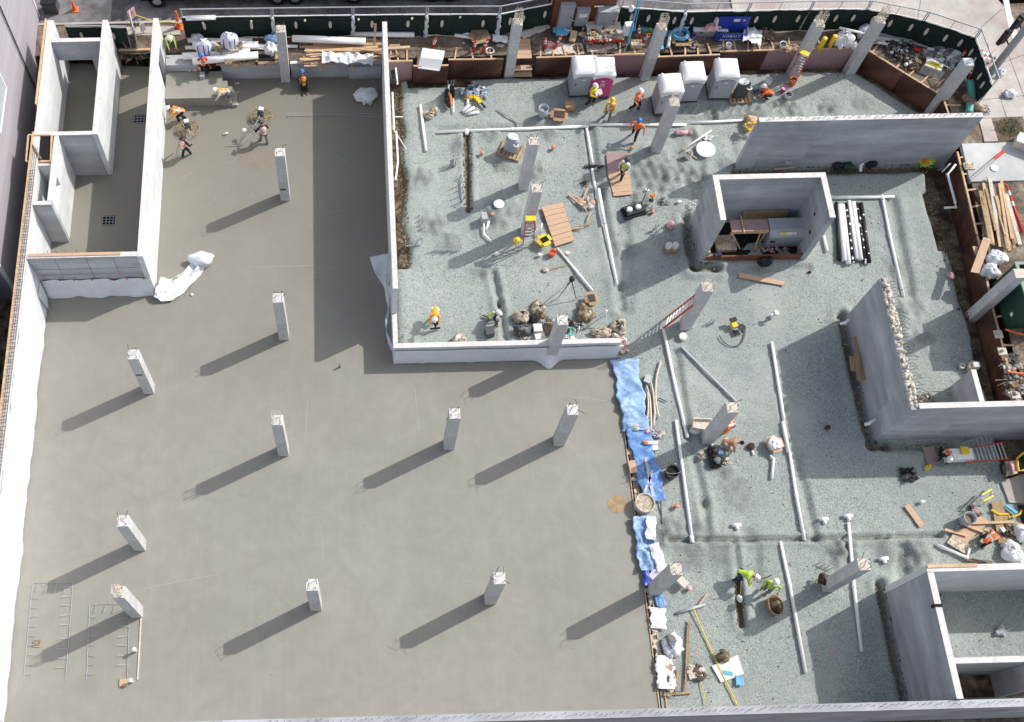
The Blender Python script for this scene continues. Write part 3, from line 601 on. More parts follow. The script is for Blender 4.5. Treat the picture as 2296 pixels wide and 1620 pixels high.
# right low form line base
# ================================================================== COLUMNS
def column(px, py, label, h=4.06, rb=.45, mats='cyl', rough=False, grp='square concrete columns', wdt=.25, mark=False, tiltb=0, z0=0, cap_=None):
    cap_ = cap_ or ('conc_top' if px < 1300 and not (900 < px and py < 600) else 'lime_dust')
    p = at(px, py, 0); t = thing('column', label, 'column', (p.x, p.y, z0), 0, grp)
    b = MB(); b.box(-wdt, -wdt, -.5, wdt, wdt, h); part('shaft', b, mats, t)
    b = MB(); b.box(-wdt+.01, -wdt+.01, h, wdt-.01, wdt-.01, h+.015)
    if rough:
        for k in range(14): b.ell((random.uniform(-.2, .2), random.uniform(-.2, .2), h), (.07, .07, .06), 6, 4, .3, seed=k)
    part('column_top', b, cap_, t)
    n = 4 if rb < .6 else 8
    rb = rb*random.uniform(.7, 1.6) if .3 < rb < .6 else rb
    b = MB()
    for z in (h*.33, h*.66): b.box(-wdt-.003, -wdt-.003, z, wdt+.003, wdt+.003, z+.018)
    part('form_seam', b, 'grayp', t)
    for k in range(n):
        a = 2*math.pi*(k+.5)/n; x = max(-.17, min(.17, .26*math.cos(a))); y = max(-.17, min(.17, .26*math.sin(a)))
        b = MB(); q = V(x+random.uniform(-.04, .04), y+random.uniform(-.04, .04), h+rb*random.uniform(.8, 1.05))
        if rb < .6: b.tube([(x, y, h-.05), (x, y, h+rb*.7), q+V(random.uniform(-.25, .25), random.uniform(-.25, .25), -.03)], .014, 4)
        else: b.tube([(x, y, h-.05), q], .016, 4)
        part('rebar', b, 'rebar' if rb < .6 else 'lime_dust', t)
    if rb >= .6:
        for k in range(5):
            b = MB(); z = h+.12+k*rb/5.5; s_ = .19; b.tube([(-s_, -s_, z), (s_, -s_, z), (s_, s_, z), (-s_, s_, z), (-s_, -s_, z)], .010, 4); part('rebar_tie', b, 'lime_dust', t)
    if mark: b = MB(); b.box(-.2, -wdt-.012, h*mark, .1, -wdt-.002, h*mark+.14); part('stencil_mark', b, 'dgrey', t)
    return t
for px, py, lb, kw in (
    (640, 442, 'square column just south of the pair of power trowels, dark stencil low on its side', dict(mark=.25)),
    (637, 753, 'square column halfway down the open slab, west of the tall wall shadow', {}),
    (335, 873, 'square column southeast of the twisted plastic, dark stencil near its middle', dict(mark=.55)),
    (636, 1012, 'square column in the centre of the slab near a pink paint spot', {}),
    (1006, 998, 'square column in the slab, western of the two below the low white topped wall', {}),
    (1252, 990, 'square column in the slab, eastern of the two below the low white topped wall', {}),
    (315, 1224, 'square column at the head of the western dowel rectangle', {}),
    (308, 1373, 'square column with broken tan top inside the eastern dowel rectangle', dict(rough=True, cap_='lime_dust')),
    (709, 1358, 'square column in the southern row, middle of the open slab', {}),
    (1098, 1344, 'square column in the southern row nearest the timber slab edge', {}),
    (641, 177, 'square column against the northern curb wall beside the lumber pile', dict(rough=True, cap_='lime_dust')),
    (1173, 418, 'slim column south of the grey wrapped tank on its pallet', {}),
    (1179, 519, 'square column with a red step ladder leaning at its foot, in the plumbing bed', dict(cap_='lime_dust')),
    (1470, 335, 'square column crossing the white pipe south of the grey toilets', {}),
    (1232, 800, 'square column wrapped by plastic at the foot of the low white topped wall', {}),
    (1535, 730, 'square column with the extension ladder leaned against it', dict(rb=.5)),
    (1585, 985, 'square column beside the crouching pair of workers', dict(rb=.5)),
    (1465, 1325, 'leaning shadowed column beside the white tarp edge', dict(rb=.5)),
    (1855, 1315, 'square column by the brown jacket in the south gravel', dict(rb=.5)),
    (2184, 706, 'tall square column in front of the green dumpster', dict(h=4.3, rb=.0)),
    (1777, 165, 'square column carrying a rebar cage, red step ladder at its foot', dict(rb=.95, rough=True)),
    (1905, 158, 'square column carrying a rebar cage at the bend of the plywood form', dict(rb=1.0, rough=True)),
    (2090, 248, 'square column with white plastic on top in the north east corner', dict(rb=.1, cap_='plasticwhite')),
    (1141, 162, 'square column with rebar cage beside the timber steps', dict(rb=.95, rough=True)),
    (1445, 172, 'square column with rebar cage between the toilets and the blue hose', dict(rb=.9, rough=True))):
    column(px, py, lb, **kw)
# ================================================================== PLACEMENT HELPERS
ZR = dict(a=(0, 0, .25), b=(400, 0, .25), c=(960, 0, .25), d=(1360, 0, .25), e=(1920, 0, .25), f=(0, 350, .25), g=(960, 400, .2768), h=(1400, 350, .25), i=(1920, 350, .25),
          j=(1920, 750, .25), k=(1500, 750, .25), l=(1500, 1100, .25), m=(1500, 1356, .25), n=(1920, 1150, .3633), o=(0, 1200, .2768), D=(1360, 0, .125), W=(1640, 0, .125),
          X=(2100, 50, .125), C=(1240, 720, .1406), F=(2300, 450, .2215), E=(2280, 1080, .2048), Y=(2300, 800, .1661), G=(980, 180, .125), H=(440, 60, .1406), I=(760, 60, .1406),
          J=(980, 60, .1406), K=(0, 1500, .25), L=(1040, 480, .1641), N=(2300, 80, .1882), O=(1700, 480, .1406), P=(300, 0, .1563))
def q(k, x, y, z=0.0):
    ox, oy, f = ZR[k]; return at(ox*.8969+x*f, oy*.8969+y*f, z)
PU = []
def pipe(pts, r, label, mats='pvc', group=None, name='pipe', cat='pipe', tees=()):
    if name == 'pipe' and .08 < r < .125 and pts[0].z < .3: r *= .78
    b = MB(); b.tube(pts, r, 12)
    for i in range(1, len(pts)-1): b.ell(pts[i], (r*1.3,)*3, 10, 6)
    for t in tees: b.tube([t+V(0, .1, 0), t-V(0, .22, 0)], r*1.25, 10)
    return single(name, b, mats, label, cat, group, smooth=True)
def plank(a, c_, w_, h, label, mats='wood', name='plank', cat='plank', group=None, mi=0):
    b = MB(); b.beam(a, c_, w_, h); return single(name, b, mats, label, cat, group)
def board(c4, th, label, mats='plyl', name='plywood_sheet', cat='plywood', group=None, seams=0):
    b = MB(); n = max(1, seams); a, c_, d, e = [Vector(p) for p in c4]
    for k in range(n):
        g0, g1 = k/n+.004*(k > 0), (k+1)/n-.004
        p = [a.lerp(e, g0), c_.lerp(d, g0), c_.lerp(d, g1), a.lerp(e, g1)]; up = V(0, 0, th*(1+.15*(k % 2)))
        b.add([*p, *[x+up for x in p]], [(3, 2, 1, 0), (4, 5, 6, 7), (0, 1, 5, 4), (1, 2, 6, 5), (2, 3, 7, 6), (3, 0, 4, 7)])
    return single(name, b, mats, label, cat, group)
def rect(c, w_, l, rz, z=None):
    c = Vector(c); R = Matrix.Rotation(rz, 3, 'Z'); return [c+R@V(x*w_/2, y*l/2, 0) for x, y in ((-1, -1), (1, -1), (1, 1), (-1, 1))]
def bucket(c, r, h, label, mats='wcloth', inside='hole', tilt=0, handle=True, name='bucket', lid=None):
    t = thing(name, label, 'bucket', c)
    b = MB(); b.lathe([(r*.82, 0), (r, h), (r*.9, h), (r*.76, .03), (0.01, .03)], 14); part('body', b, mats, t, smooth=True)
    b = MB(); b.lathe([(r*.86, h*.7), (.01, h*.74)] if not lid else [(r*1.04, h), (r*1.04, h+.03), (.01, h+.03)], 14); part('contents' if not lid else 'lid', b, inside if not lid else lid, t)
    if handle: b = MB(); b.tube([V(r*math.cos(a), -.06-r*.3*math.sin(a), h+.02+.12*math.sin(a)*.3) for a in [k*math.pi/8 for k in range(9)]], .008, 4); part('handle', b, 'galv', t)
    return t
def carton(c, w_, l, h, rz, label, mats='card', open_=True, inside='hole', name='cardboard_box'):
    t = thing(name, label, 'box', c, rz)
    b = MB(); b.box(-w_/2, -l/2, 0, w_/2, l/2, h*.98); part('body', b, mats, t)
    if open_:
        b = MB(); b.box(-w_/2+.03, -l/2+.03, h*.985, w_/2-.03, l/2-.03, h*.99+.03); part('contents', b, inside, t)
        for sx, sy in ((1, 0), (-1, 0), (0, 1), (0, -1)):
            b = MB()
            if sx: b.beam((sx*w_/2, -l/2, h), (sx*w_/2, l/2, h), .01, .01); b.add([(sx*w_/2, -l/2, h), (sx*w_/2, l/2, h), (sx*(w_/2+.16), l/2-.02, h-.04), (sx*(w_/2+.16), -l/2+.02, h-.04)], [(0, 1, 2, 3)])
            else: b.add([(-w_/2, sy*l/2, h), (w_/2, sy*l/2, h), (w_/2-.02, sy*(l/2+.16), h-.03), (-w_/2+.02, sy*(l/2+.16), h-.03)], [(0, 1, 2, 3)])
            part('flap', b, mats, t)
    return t
def sack(c, r, label, mats='tan', rough=.3, seed=1, name='canvas_bag', cat='bag', extra=(), group=None, rz=0):
    """soft sagging bag with a darker open mouth and a strap"""
    t = thing(name, label, cat, c, rz, group); rnd = random.Random(seed); r = tuple(v*.84 for v in r); extra = [(a_, m_, tuple(v*.84 for v in o_), tuple(v*.84 for v in s_)) for a_, m_, o_, s_ in extra]
    b = MB(); b.ell((0, 0, r[2]*.8), r, 20, 14, rough, seed=seed)
    for k in range(9): a = k*.7+rnd.uniform(0, .5); d_ = rnd.uniform(.5, .9); b.ell((math.cos(a)*r[0]*d_, math.sin(a)*r[1]*d_, r[2]*.45), (r[0]*rnd.uniform(.15, .4), r[1]*rnd.uniform(.15, .4), r[2]*rnd.uniform(.4, 1.1)), 9, 6, rough, seed=seed+k)
    for k in range(3): a = rnd.uniform(0, 6.28); b.tube([(math.cos(a+j*.5)*r[0]*(.9-.2*j), math.sin(a+j*.5)*r[1]*(.9-.2*j), r[2]*(1.0+.35*j)) for j in range(4)], .022, 5)
    part('body', b, mats, t, smooth=True)
    for nm, mt, o, rr in extra:
        b = MB(); b.ell(o, rr, 12, 8, .3, seed=seed+9); part(nm, b, mt, t, smooth=True)
    return t
def mouth(r, mt='hole'): return ('opening', mt, (r[0]*.1, r[1]*.1, r[2]*1.55), (r[0]*.42, r[1]*.42, r[2]*.16))
def heap(c, rx, ry, n, label, mats, smin=.04, smax=.2, hmax=.25, name='debris_pile', cat='debris', seed=1, sticks=0, group=None):
    b = MB(); rnd = random.Random(seed); c = Vector(c); ml = mats if isinstance(mats, (list, tuple)) else [mats]
    for i in range(n):
        a = rnd.uniform(0, 6.28); d = rnd.random()**.6; p = c+V(rx*d*math.cos(a), ry*d*math.sin(a), rnd.uniform(0, hmax)*(1-d*.6)+.03); s_ = rnd.uniform(smin, smax); m_ = rnd.randrange(len(ml))
        k = rnd.random()
        if k < .35: b.cbox(p, (s_, s_*rnd.uniform(.3, 1), s_*rnd.uniform(.2, .6)), R=Matrix.Rotation(rnd.uniform(0, 3), 3, 'Z')@Matrix.Rotation(rnd.uniform(-.5, .5), 3, 'X'), mi=m_)
        elif k < .65: b.ell(p, (s_*.6, s_*.5, s_*.3), 7, 5, .3, mi=m_, seed=i)
        else: v = V(math.cos(a*3), math.sin(a*3), rnd.uniform(-.2, .2))*s_*1.3; b.tube([p-v, p+V(rnd.uniform(-.05, .05), 0, .04), p+v], .014, 5, m_)
    return single(name, b, ml, label, cat, group)
def coil(c, R_, r, n, label, mats, name='hose_coil', cat='hose', tail=None):
    b = MB(); pts = []; rnd = random.Random(int(c[0]*100)); c = Vector(c)
    for k in range(n*14): a = k*.4488; rr = R_*(1+.14*math.sin(k*.37)+rnd.uniform(-.05, .05)); pts.append(c+V(rr*math.cos(a), rr*math.sin(a)*.92, r+.012*k/14*2+rnd.uniform(0, .02)))
    if tail: pts += [Vector(p) for p in tail]
    b.tube(pts, r, 6); return single(name, b, mats, label, cat, smooth=True)
def cable(pts, r, label, mats='black', name='cable', cat='cable', group=None):
    ps_ = [Vector(p) for p in pts]; out = []
    for i in range(len(ps_)-1):
        p0 = ps_[max(i-1, 0)]; p1 = ps_[i]; p2 = ps_[i+1]; p3 = ps_[min(i+2, len(ps_)-1)]
        for k in range(6): t_ = k/6; out.append(.5*((2*p1)+(p2-p0)*t_+(2*p0-5*p1+4*p2-p3)*t_*t_+(3*p1-p0-3*p2+p3)*t_**3))
    out.append(ps_[-1]); b = MB(); b.tube(out, r, 5); return single(name, b, mats, label, cat, group, smooth=True)
def ladder(foot, top, w0, w1_, n, label, rail='red', rung='galv', capm='yellow', rear=None, name='step_ladder'):
    foot, top = Vector(foot), Vector(top); t = thing(name, label, 'ladder', foot); d = top-foot; s_ = d.cross(V(0, 0, 1))
    s_ = V(1, 0, 0) if s_.length < .3 else s_.normalized()
    def rl(p0, p1, wa, wb, nm, m_):
        for sg in (-1, 1): b = MB(); b.beam(p0+s_*sg*wa/2, p1+s_*sg*wb/2, .035, .09); part(nm, b, m_, t, True)
    rl(foot, top, w0, w1_, 'rail', rail)
    for k in range(1, n+1):
        f = k/(n+1); p = foot.lerp(top, f); w_ = w0*(1-f)+w1_*f; b = MB(); b.beam(p-s_*w_/2, p+s_*w_/2, .055, .03); part('rung', b, rung, t, True)
    if capm: b = MB(); b.beam(top-s_*(w1_/2+.04), top+s_*(w1_/2+.04), .28, .07); part('top_cap', b, capm, t, True)
    if rear is not None:
        rear = Vector(rear); rl(rear, top, w0, w1_, 'rear_leg', rail)
        for k in (1, 3, 5): p = rear.lerp(top, k/7); w_ = w0*(1-k/7)+w1_*k/7; b = MB(); b.beam(p-s_*w_/2, p+s_*w_/2, .03, .03); part('brace', b, rung, t, True)
    return t
# ================================================================== PEOPLE
def ik(a, c_, l1, l2, pole):
    d = c_-a; L_ = min(d.length, (l1+l2)*.999); u = d.normalized(); c_ = a+u*L_; x = (l1*l1-l2*l2+L_*L_)/(2*L_); h = math.sqrt(max(0, l1*l1-x*x))
    p = Vector(pole)-u*Vector(pole).dot(u); p.normalize(); return a+u*x+p*h, c_
def hand(b, w_, d, mi, thumb):
    d = d.normalized(); s_ = d.cross(V(0, 0, 1)); s_ = V(1, 0, 0) if s_.length < .1 else s_.normalized(); n_ = s_.cross(d)
    b.cap(w_, w_+d*.075, .028, .036, 8, mi)
    for k, (ln, of) in enumerate(((.062, -.030), (.074, -.010), (.069, .010), (.052, .028))):
        p0 = w_+d*.085+s_*of; p1 = p0+d*ln*.55-n_*.008; p2 = p1+d*ln*.35-n_*.03; b.tube([p0, p1, p2], [.0095, .009, .0075], 6, mi)
    p0 = w_+d*.03+s_*.030*thumb; p1 = p0+(d*.6+s_*thumb*.8)*.035; p2 = p1+(d*.9+s_*thumb*.1)*.03; b.tube([p0, p1, p2], [.011, .010, .008], 6, mi)
def person(loc, yaw, label, hip=.92, lean=0, feet=((-.13, .05), (.13, -.05)), fz=(0, 0), hands=((-.28, .15, .75), (.28, .15, .75)), head=0, knee=(0, 1, .1), kneel=(0, 0), side=0,
           shirt='orange', pants='dkcloth', helmet='helmw', vest=None, sleeve=None, skin='skin', glove=None, hood=None, boots='tand', stripe='silver'):
    t = thing('person', label, 'person', loc, yaw); MT = [skin, shirt, pants, boots, sleeve or shirt, glove or skin, 'hair', 'helmw']
    hipc = V(0, -.12*math.sin(min(lean, 1.2))*(hip > .6), hip); dv = V(side, math.sin(lean), math.cos(lean)).normalized()
    chest = hipc+dv*.44; hl = lean*.75+head; hd = V(side, math.sin(hl), math.cos(hl)).normalized(); neck = chest+dv*.06+hd*.05; hc = neck+hd*.155
    caps = [(hipc+V(-.09, 0, 0), hipc+V(.09, 0, 0), .14, .14, 2), (hipc-dv*.04, hipc+dv*.2, .165, .16, 1), (hipc+dv*.2, chest-dv*.10, .165, .175, 1),
            (chest-dv*.06+V(-.13, 0, 0), chest-dv*.06+V(.13, 0, 0), .11, .11, 1), (chest-dv*.02+V(-.1, 0, 0), chest-dv*.02+V(.1, 0, 0), .07, .07, 1), (chest, hc-hd*.05, .055, .052, 0), (hc, hc+hd*.035, .088, .093, 0)]
    for i, sg in enumerate((-1, 1)):
        a = hipc+V(sg*.10, 0, -.02); ft = V(feet[i][0], feet[i][1], .09+fz[i])
        kn, an = ik(a, ft, .44, .42, Vector(knee) if not kneel[i] else V(0, 1, -1))
        if kneel[i]: kn = V(feet[i][0], feet[i][1]+.40, .09); an = V(feet[i][0], feet[i][1], .09)
        caps += [(a, kn, .105, .080, 2), (kn, an, .078, .066, 2), (an+V(0, -.02, -.03), an+V(sg*.02, .15, -.055) if not kneel[i] else an+V(0, -.13, -.04), .048, .038, 3)]
        sh = chest-dv*.03+V(sg*.20, 0, 0); hn = V(*hands[i]); el_, hn = ik(sh, hn, .29, .26, V(sg*.6, -.8, -.4) if lean < .9 else V(sg*.9, 0, .3))
        caps += [(sh, el_, .070, .056, 4), (el_, hn, .054, .038, 4 if sleeve != 'bare' else 0)]
        hands_ = (hn, (hn-el_)); globals()['_h%d' % i] = hands_
    if sleeve == 'bare': MT[4] = skin
    b = MB()
    for a, c_, ra, rb, mi in caps: b.cap(a, c_, ra, rb, 12, mi)
    me = b.mesh('body_src', MT); o = bpy.data.objects.new('body_src', me); COL.objects.link(o)
    md = o.modifiers.new('r', 'REMESH'); md.mode = 'VOXEL'; md.voxel_size = .021; md2 = o.modifiers.new('s', 'SMOOTH'); md2.iterations = 3; md2.factor = .5
    bpy.context.view_layer.update(); m2 = bpy.data.meshes.new_from_object(o.evaluated_get(bpy.context.evaluated_depsgraph_get()))
    nv = len(m2.vertices); vc = np.empty(nv*3); m2.vertices.foreach_get('co', vc); vc = vc.reshape(-1, 3)
    fs = [tuple(p.vertices) for p in m2.polygons]; fc = np.array([vc[list(f)].mean(0) for f in fs]); best = np.full(len(fs), 1e9); mi_ = np.zeros(len(fs), int)
    for a, c_, ra, rb, mi in caps:
        A = np.array(a); Dv = np.array(c_)-A; tt = np.clip(((fc-A)@Dv)/max(Dv@Dv, 1e-9), 0, 1); ds = np.linalg.norm(fc-A-tt[:, None]*Dv, axis=1)-(ra+(rb-ra)*tt); k = ds < best; best[k] = ds[k]; mi_[k] = mi
    b = MB(); b.v = [tuple(v) for v in vc]; b.f = fs; b.m = mi_.tolist(); bpy.data.objects.remove(o); bpy.data.meshes.remove(m2)
    hand(b, _h0[0], _h0[1], 5, 1); hand(b, _h1[0], _h1[1], 5, -1)
    fw = hd.cross(V(1, 0, 0)); fw = -fw if fw.y < 0 and lean < .5 else fw; fw = V(1, 0, 0).cross(hd)*-1 if (V(1, 0, 0).cross(hd)).y > 0 and False else fw
    fw = hd.cross(V(1, 0, 0)).normalized(); fw = fw if fw.dot(V(0, math.cos(hl), -math.sin(hl))) > 0 else -fw
    b.cap(hc+fw*.085-hd*.005, hc+fw*.108-hd*.02, .012, .016, 6, 0)                                   # nose
    for sg in (-1, 1): b.ell(hc+fw*.086+V(sg*.032, 0, 0)+hd*.018, (.012, .012, .009), 6, 4, mi=6); b.ell(hc+V(sg*.09, 0, 0), (.012, .024, .032), 6, 4, mi=0)
    b.ell(hc+fw*.082-hd*.045, (.024, .010, .008), 6, 4, mi=3)
    part('body', b, MT, t, smooth=True)
    Rh = Matrix((V(1, 0, 0), fw, hd)).transposed(); Rh = Rh if Rh.determinant() > 0 else Matrix((V(-1, 0, 0), fw, hd)).transposed()
    if helmet == 'hair' or hood:
        b = MB(); b.ell((0, 0, 0), (.105, .115, .105), 12, 8, .05); b.v = [tuple(Rh@Vector(v)+hc+hd*.035-fw*.02) for v in b.v]; part('hair' if not hood else 'hood', b, 'hair' if not hood else hood, t, smooth=True)
    if helmet != 'hair':
        b = MB(); b.lathe([(.150, -.005), (.152, .006), (.122, .012), (.120, .05), (.100, .095), (.062, .125), (.01, .137)], 14, sy=1.12); b.box(-.07, .12, -.006, .07, .20, .006)
        b.v = [tuple(Rh@Vector(v)+hc+hd*.055) for v in b.v]; part('helmet', b, helmet, t, smooth=True)
    if vest:
        b = MB(); ring = []; n = 16; x = V(1, 0, 0); y = dv.cross(x).normalized()
        lv = ((-.04, .195, .165, 1), (.10, .188, .162, 1), (.13, .188, .165, 2), (.19, .19, .168, 2), (.22, .198, .172, 1), (.34, .232, .178, 1), (.42, .215, .15, 1), (.48, .11, .115, 1))
        vs = []
        for z, rx, ry, _ in lv: vs += [hipc+dv*z+x*rx*math.cos(6.2832*k/n)+y*ry*math.sin(6.2832*k/n) for k in range(n)]
        for i in range(len(lv)-1): b.add([], [], 0); b.f += [(i*n+k, i*n+(k+1) % n, (i+1)*n+(k+1) % n, (i+1)*n+k) for k in range(n)]; b.m += [1 if lv[i][3] == 2 and lv[i+1][3] == 2 else (1 if k in (2, 6, 10, 14) else 0) for k in range(n)]
        b.v = [tuple(v) for v in vs]; part('vest', b, [vest, stripe], t, smooth=True)
    return t
R_ = math.radians
STAND = dict()
# ------------------------------------------------------------------ crew on the slab
person(at(384, 108, T), R_(200), 'person in a lime hi-vis jacket bending behind the doorway wall', hip=.8, lean=.9, shirt='lime', pants='navy', helmet='helmw', hands=((-.2, .6, .5), (.2, .6, .45)))
person(q('H', 470, 800, .55), R_(185), 'person in orange vest and blue helmet handling a white hose at the curb', hip=.9, vest='orange', shirt='red', pants='dkcloth', helmet='helmb', lean=.15, hands=((-.35, .2, .8), (.25, .3, .95)))
person(q('H', 800, 1215, .3), R_(100), 'person in faded orange vest bent double trowelling the landing steps', hip=.72, lean=1.45, vest='oyel', shirt='wcloth', pants='grcloth', helmet='helmw', head=-.6,
       hands=((-.15, .62, .2), (.18, .6, .15)), feet=((-.14, -.1), (.14, -.32)), fz=(0, 0))
person(q('H', 2040, 1040), R_(10), 'person in amber vest with blue harness kneeling at the northern curb wall', hip=.45, lean=.45, vest='oyel', shirt='navy', pants='dkcloth', helmet='helmb', stripe='navy', kneel=(1, 1), feet=((-.12, -.35), (.12, -.3)), hands=((-.3, .35, .15), (.2, .45, .3)))
person(q('b', 195, 1085), R_(95), 'person in bright orange vest and white helmet stooping beside the long white wall', hip=.85, lean=1.15, vest='orange', shirt='oyel', pants='dkcloth', helmet='helmw', hands=((-.2, .7, .35), (.2, .65, .3)), feet=((-.12, .1), (.12, -.2)))
person(q('b', 235, 1405), R_(-35), 'person in white and orange vest guiding the western power trowel', hip=.92, lean=.25, vest='wcloth', shirt='dkcloth', pants='dkcloth', helmet='dgrey', stripe='orange', hands=((-.22, .5, 1.0), (.3, .35, .95)), feet=((-.12, -.15), (.12, .25)))
person(q('b', 940, 1280), R_(20), 'person in white and orange vest guiding the eastern power trowel', hip=.92, lean=.2, vest='wcloth', shirt='dkcloth', pants='grcloth', helmet='dgrey', stripe='orange', hands=((-.4, .3, 1.0), (.25, .3, .9)), feet=((-.14, .2), (.12, -.15)))
# ------------------------------------------------------------------ crew on the gravel
person(q('d', 405, 935), R_(215), 'person in yellow jacket reading white sheets beside the magenta toilet', shirt='yellow', pants='dkcloth', helmet='helmw', lean=.1, hands=((-.15, .35, 1.1), (.12, .35, 1.08)), feet=((-.2, .05), (.2, -.05)))
b = MB(); p = q('d', 490, 830, 1.15); b.cbox(p, (.42, .03, .34), .5, R=Matrix.Rotation(.5, 3, 'Z')@Matrix.Rotation(-.7, 3, 'X')); single('paper_plan', b, 'wcloth', 'white plan sheets held by the person in the yellow jacket', 'papers')
person(q('d', 560, 1065), R_(170), 'person in orange vest with a yellow helmet walking south of the magenta toilet', vest='orange', shirt='yellow', pants='grcloth', helmet='helmy', feet=((-.1, .25), (.1, -.2)))
person(q('d', 805, 985), R_(230), 'person in orange shirt and white helmet standing between the magenta and clustered grey toilets', shirt='orange', pants='dkcloth', helmet='helmw', vest='orange', feet=((-.12, .18), (.12, -.2)), hands=((-.2, .3, .95), (.3, .2, .9)))
person(q('d', 800, 1240), R_(150), 'person in orange shirt and blue helmet striding by the long white pipe', shirt='orange', pants='dkcloth', helmet='helmb', lean=.15, feet=((-.15, .22), (.15, -.25)), hands=((-.45, .1, .9), (.35, .1, .9)))
person(q('h', 545, 340, .06), R_(140), 'person in lime vest over white shirt walking on the timber walkway', vest='lime', shirt='wcloth', pants='dkcloth', helmet='dgrey', stripe='orange', feet=((-.1, .2), (.1, -.25)), hands=((-.2, .3, 1.0), (.2, .3, 1.0)))
person(q('d', 2010, 880), R_(75), 'person in orange shirt crouching over buckets near the red step ladder', hip=.38, lean=1.0, shirt='orange', pants='navy', helmet='helmw', hands=((-.2, .55, .2), (.25, .5, .2)), feet=((-.18, .05), (.18, 0)), head=-.4)
person(q('g', 405, 1290), R_(175), 'person in golden yellow shirt bending over with white gloves', hip=.82, lean=1.25, shirt='oyel', pants='wcloth', helmet='helmw', glove='wcloth', hands=((-.2, .6, .3), (.2, .6, .3)))
bpy.data.objects[-1]
person(q('g', 855, 1300), R_(-110), 'person in lime vest and white helmet kneeling beside the dark trench', hip=.42, lean=.55, vest='lime', shirt='navy', pants='grcloth', helmet='helmw', kneel=(1, 0), feet=((-.12, -.3), (.2, .35)), hands=((-.2, .5, .3), (.25, .5, .2)))
person(q('g', 1415, 1370), R_(185), 'person in amber hooded jacket and white helmet behind the wrapped column', hip=.85, lean=.8, shirt='oyel', pants='dkcloth', helmet='helmw', hands=((-.2, .5, .5), (.25, .5, .5)))
person(q('k', 1150, 1150), R_(110), 'person in orange vest and white helmet stooping at the column of the crouching pair', hip=.6, lean=1.1, vest='orange', shirt='orange', pants='grcloth', helmet='helmw', hands=((-.2, .55, .3), (.2, .55, .25)))
person(q('k', 1110, 1300), R_(-105), 'bare backed person with black hair crouching over the gravel', hip=.38, lean=1.2, shirt='skin', pants='tan', helmet='hair', hands=((-.2, .5, .1), (.2, .5, .12)), feet=((-.15, .05), (.15, -.1)), head=.1)
person(q('l', 1235, 1240), R_(-120), 'person in lime shirt and white helmet digging in the narrow trench', hip=.82, lean=1.1, shirt='lime', pants='navy', helmet='helmw', hands=((-.1, .62, .5), (.2, .5, .75)), feet=((-.2, .1), (.2, -.15)))
person(q('l', 1470, 1350), R_(150), 'person in lime shirt and white helmet standing upright east of the digger', shirt='lime', pants='grcloth', helmet='helmw', hands=((-.4, .15, .95), (.3, .2, .9)))
person(q('j', 1560, 1390), R_(160), 'person in orange vest kneeling beside the fallen step ladder', hip=.42, lean=.9, vest='orange', shirt='dkcloth', pants='dkcloth', helmet='helmw', kneel=(1, 1), feet=((-.12, -.3), (.12, -.3)), hands=((-.2, .5, .1), (.2, .5, .1)))
person(q('E', 760, 1210), R_(-60), 'person in orange shirt bending over the scattered plywood offcuts', hip=.7, lean=1.2, shirt='orange', pants='dkcloth', helmet='helmw', vest='orange', hands=((-.2, .6, .2), (.25, .6, .15)), feet=((-.2, .1), (.15, -.2)))
# ================================================================== POWER TROWELS
def trowel(c, yaw, label):
    t = thing('power_trowel', label, 'power trowel', c, yaw)
    b = MB()
    for z, r in ((.06, .60), (.22, .60), (.30, .42)): b.tube([V(r*math.cos(a), r*math.sin(a), z) for a in [k*.2618 for k in range(25)]], .014, 6)
    for k in range(8): a = k*.785; b.tube([(.60*math.cos(a), .60*math.sin(a), .06), (.60*math.cos(a), .60*math.sin(a), .22), (.1*math.cos(a), .1*math.sin(a), .34)], .010, 5)
    part('guard_ring', b, 'wood2', t)
    for k in range(4): b = MB(); a = k*1.5708+.4; b.cbox((.33*math.cos(a), .33*math.sin(a), .03), (.42, .16, .015), a); part('blade', b, 'wood2', t)
    b = MB(); b.cbox((0, 0, .42), (.32, .3, .24)); b.lathe([(.10, .54), (.10, .64), (.04, .66)], 12); part('engine', b, 'dgrey', t)
    b = MB(); b.cbox((.02, .1, .66), (.26, .2, .14)); part('fuel_tank', b, 'helmw', t)
    b = MB(); b.tube([(0, -.1, .4), (0, -.5, .62), (0, -1.25, .98)], .02, 6); b.tube([(-.28, -1.35, 1.0), (0, -1.25, .98), (.28, -1.35, 1.0)], .02, 6); part('handle', b, 'grayp', t)
    return t
trowel(q('b', 255, 1170), R_(15), 'power trowel with round guard on the western side, near the long white wall')
trowel(q('b', 910, 1060), R_(-12), 'power trowel with round guard in the open slab beside the wet cement patch')
t = thing('bull_float', 'long handled bull float lying across the slab near the eastern power trowel', 'bull float', q('b', 690, 1310))
b = MB(); b.tube([q('b', 700, 1330, .05), q('b', 820, 1190, .12), q('b', 860, 1110, .4)], .016, 6); b.tube([q('b', 580, 1315, .03), q('b', 700, 1310, .05), q('b', 750, 1350, .03)], .014, 6); part('pole', b, 'grayp', t, True)
b = MB(); b.ell(q('b', 755, 1170, .6), (.13, .12, .08), 10, 6); part('motor_head', b, 'helmw', t, True)
b = MB(); b.tube([q('b', 755, 1170, .6), q('b', 870, 1195, .9)], .02, 6); b.tube([q('b', 755, 1170, .6), q('b', 700, 1310, .05)], .02, 6); part('handle', b, 'grayp', t, True)
for p, lb in (((590, 1200), 'small pale lump of cement west of the bull float'), ((682, 942), 'small hand float resting south of the landing steps'), ((690, 752), 'small hand float resting north of the landing steps')):
    b = MB(); b.cbox(q('b', *p, .05), (.28, .12, .03), .4); b.cbox(q('b', *p, .10), (.06, .12, .08), .5); single('hand_float', b, 'lime_dust', lb, 'hand float')
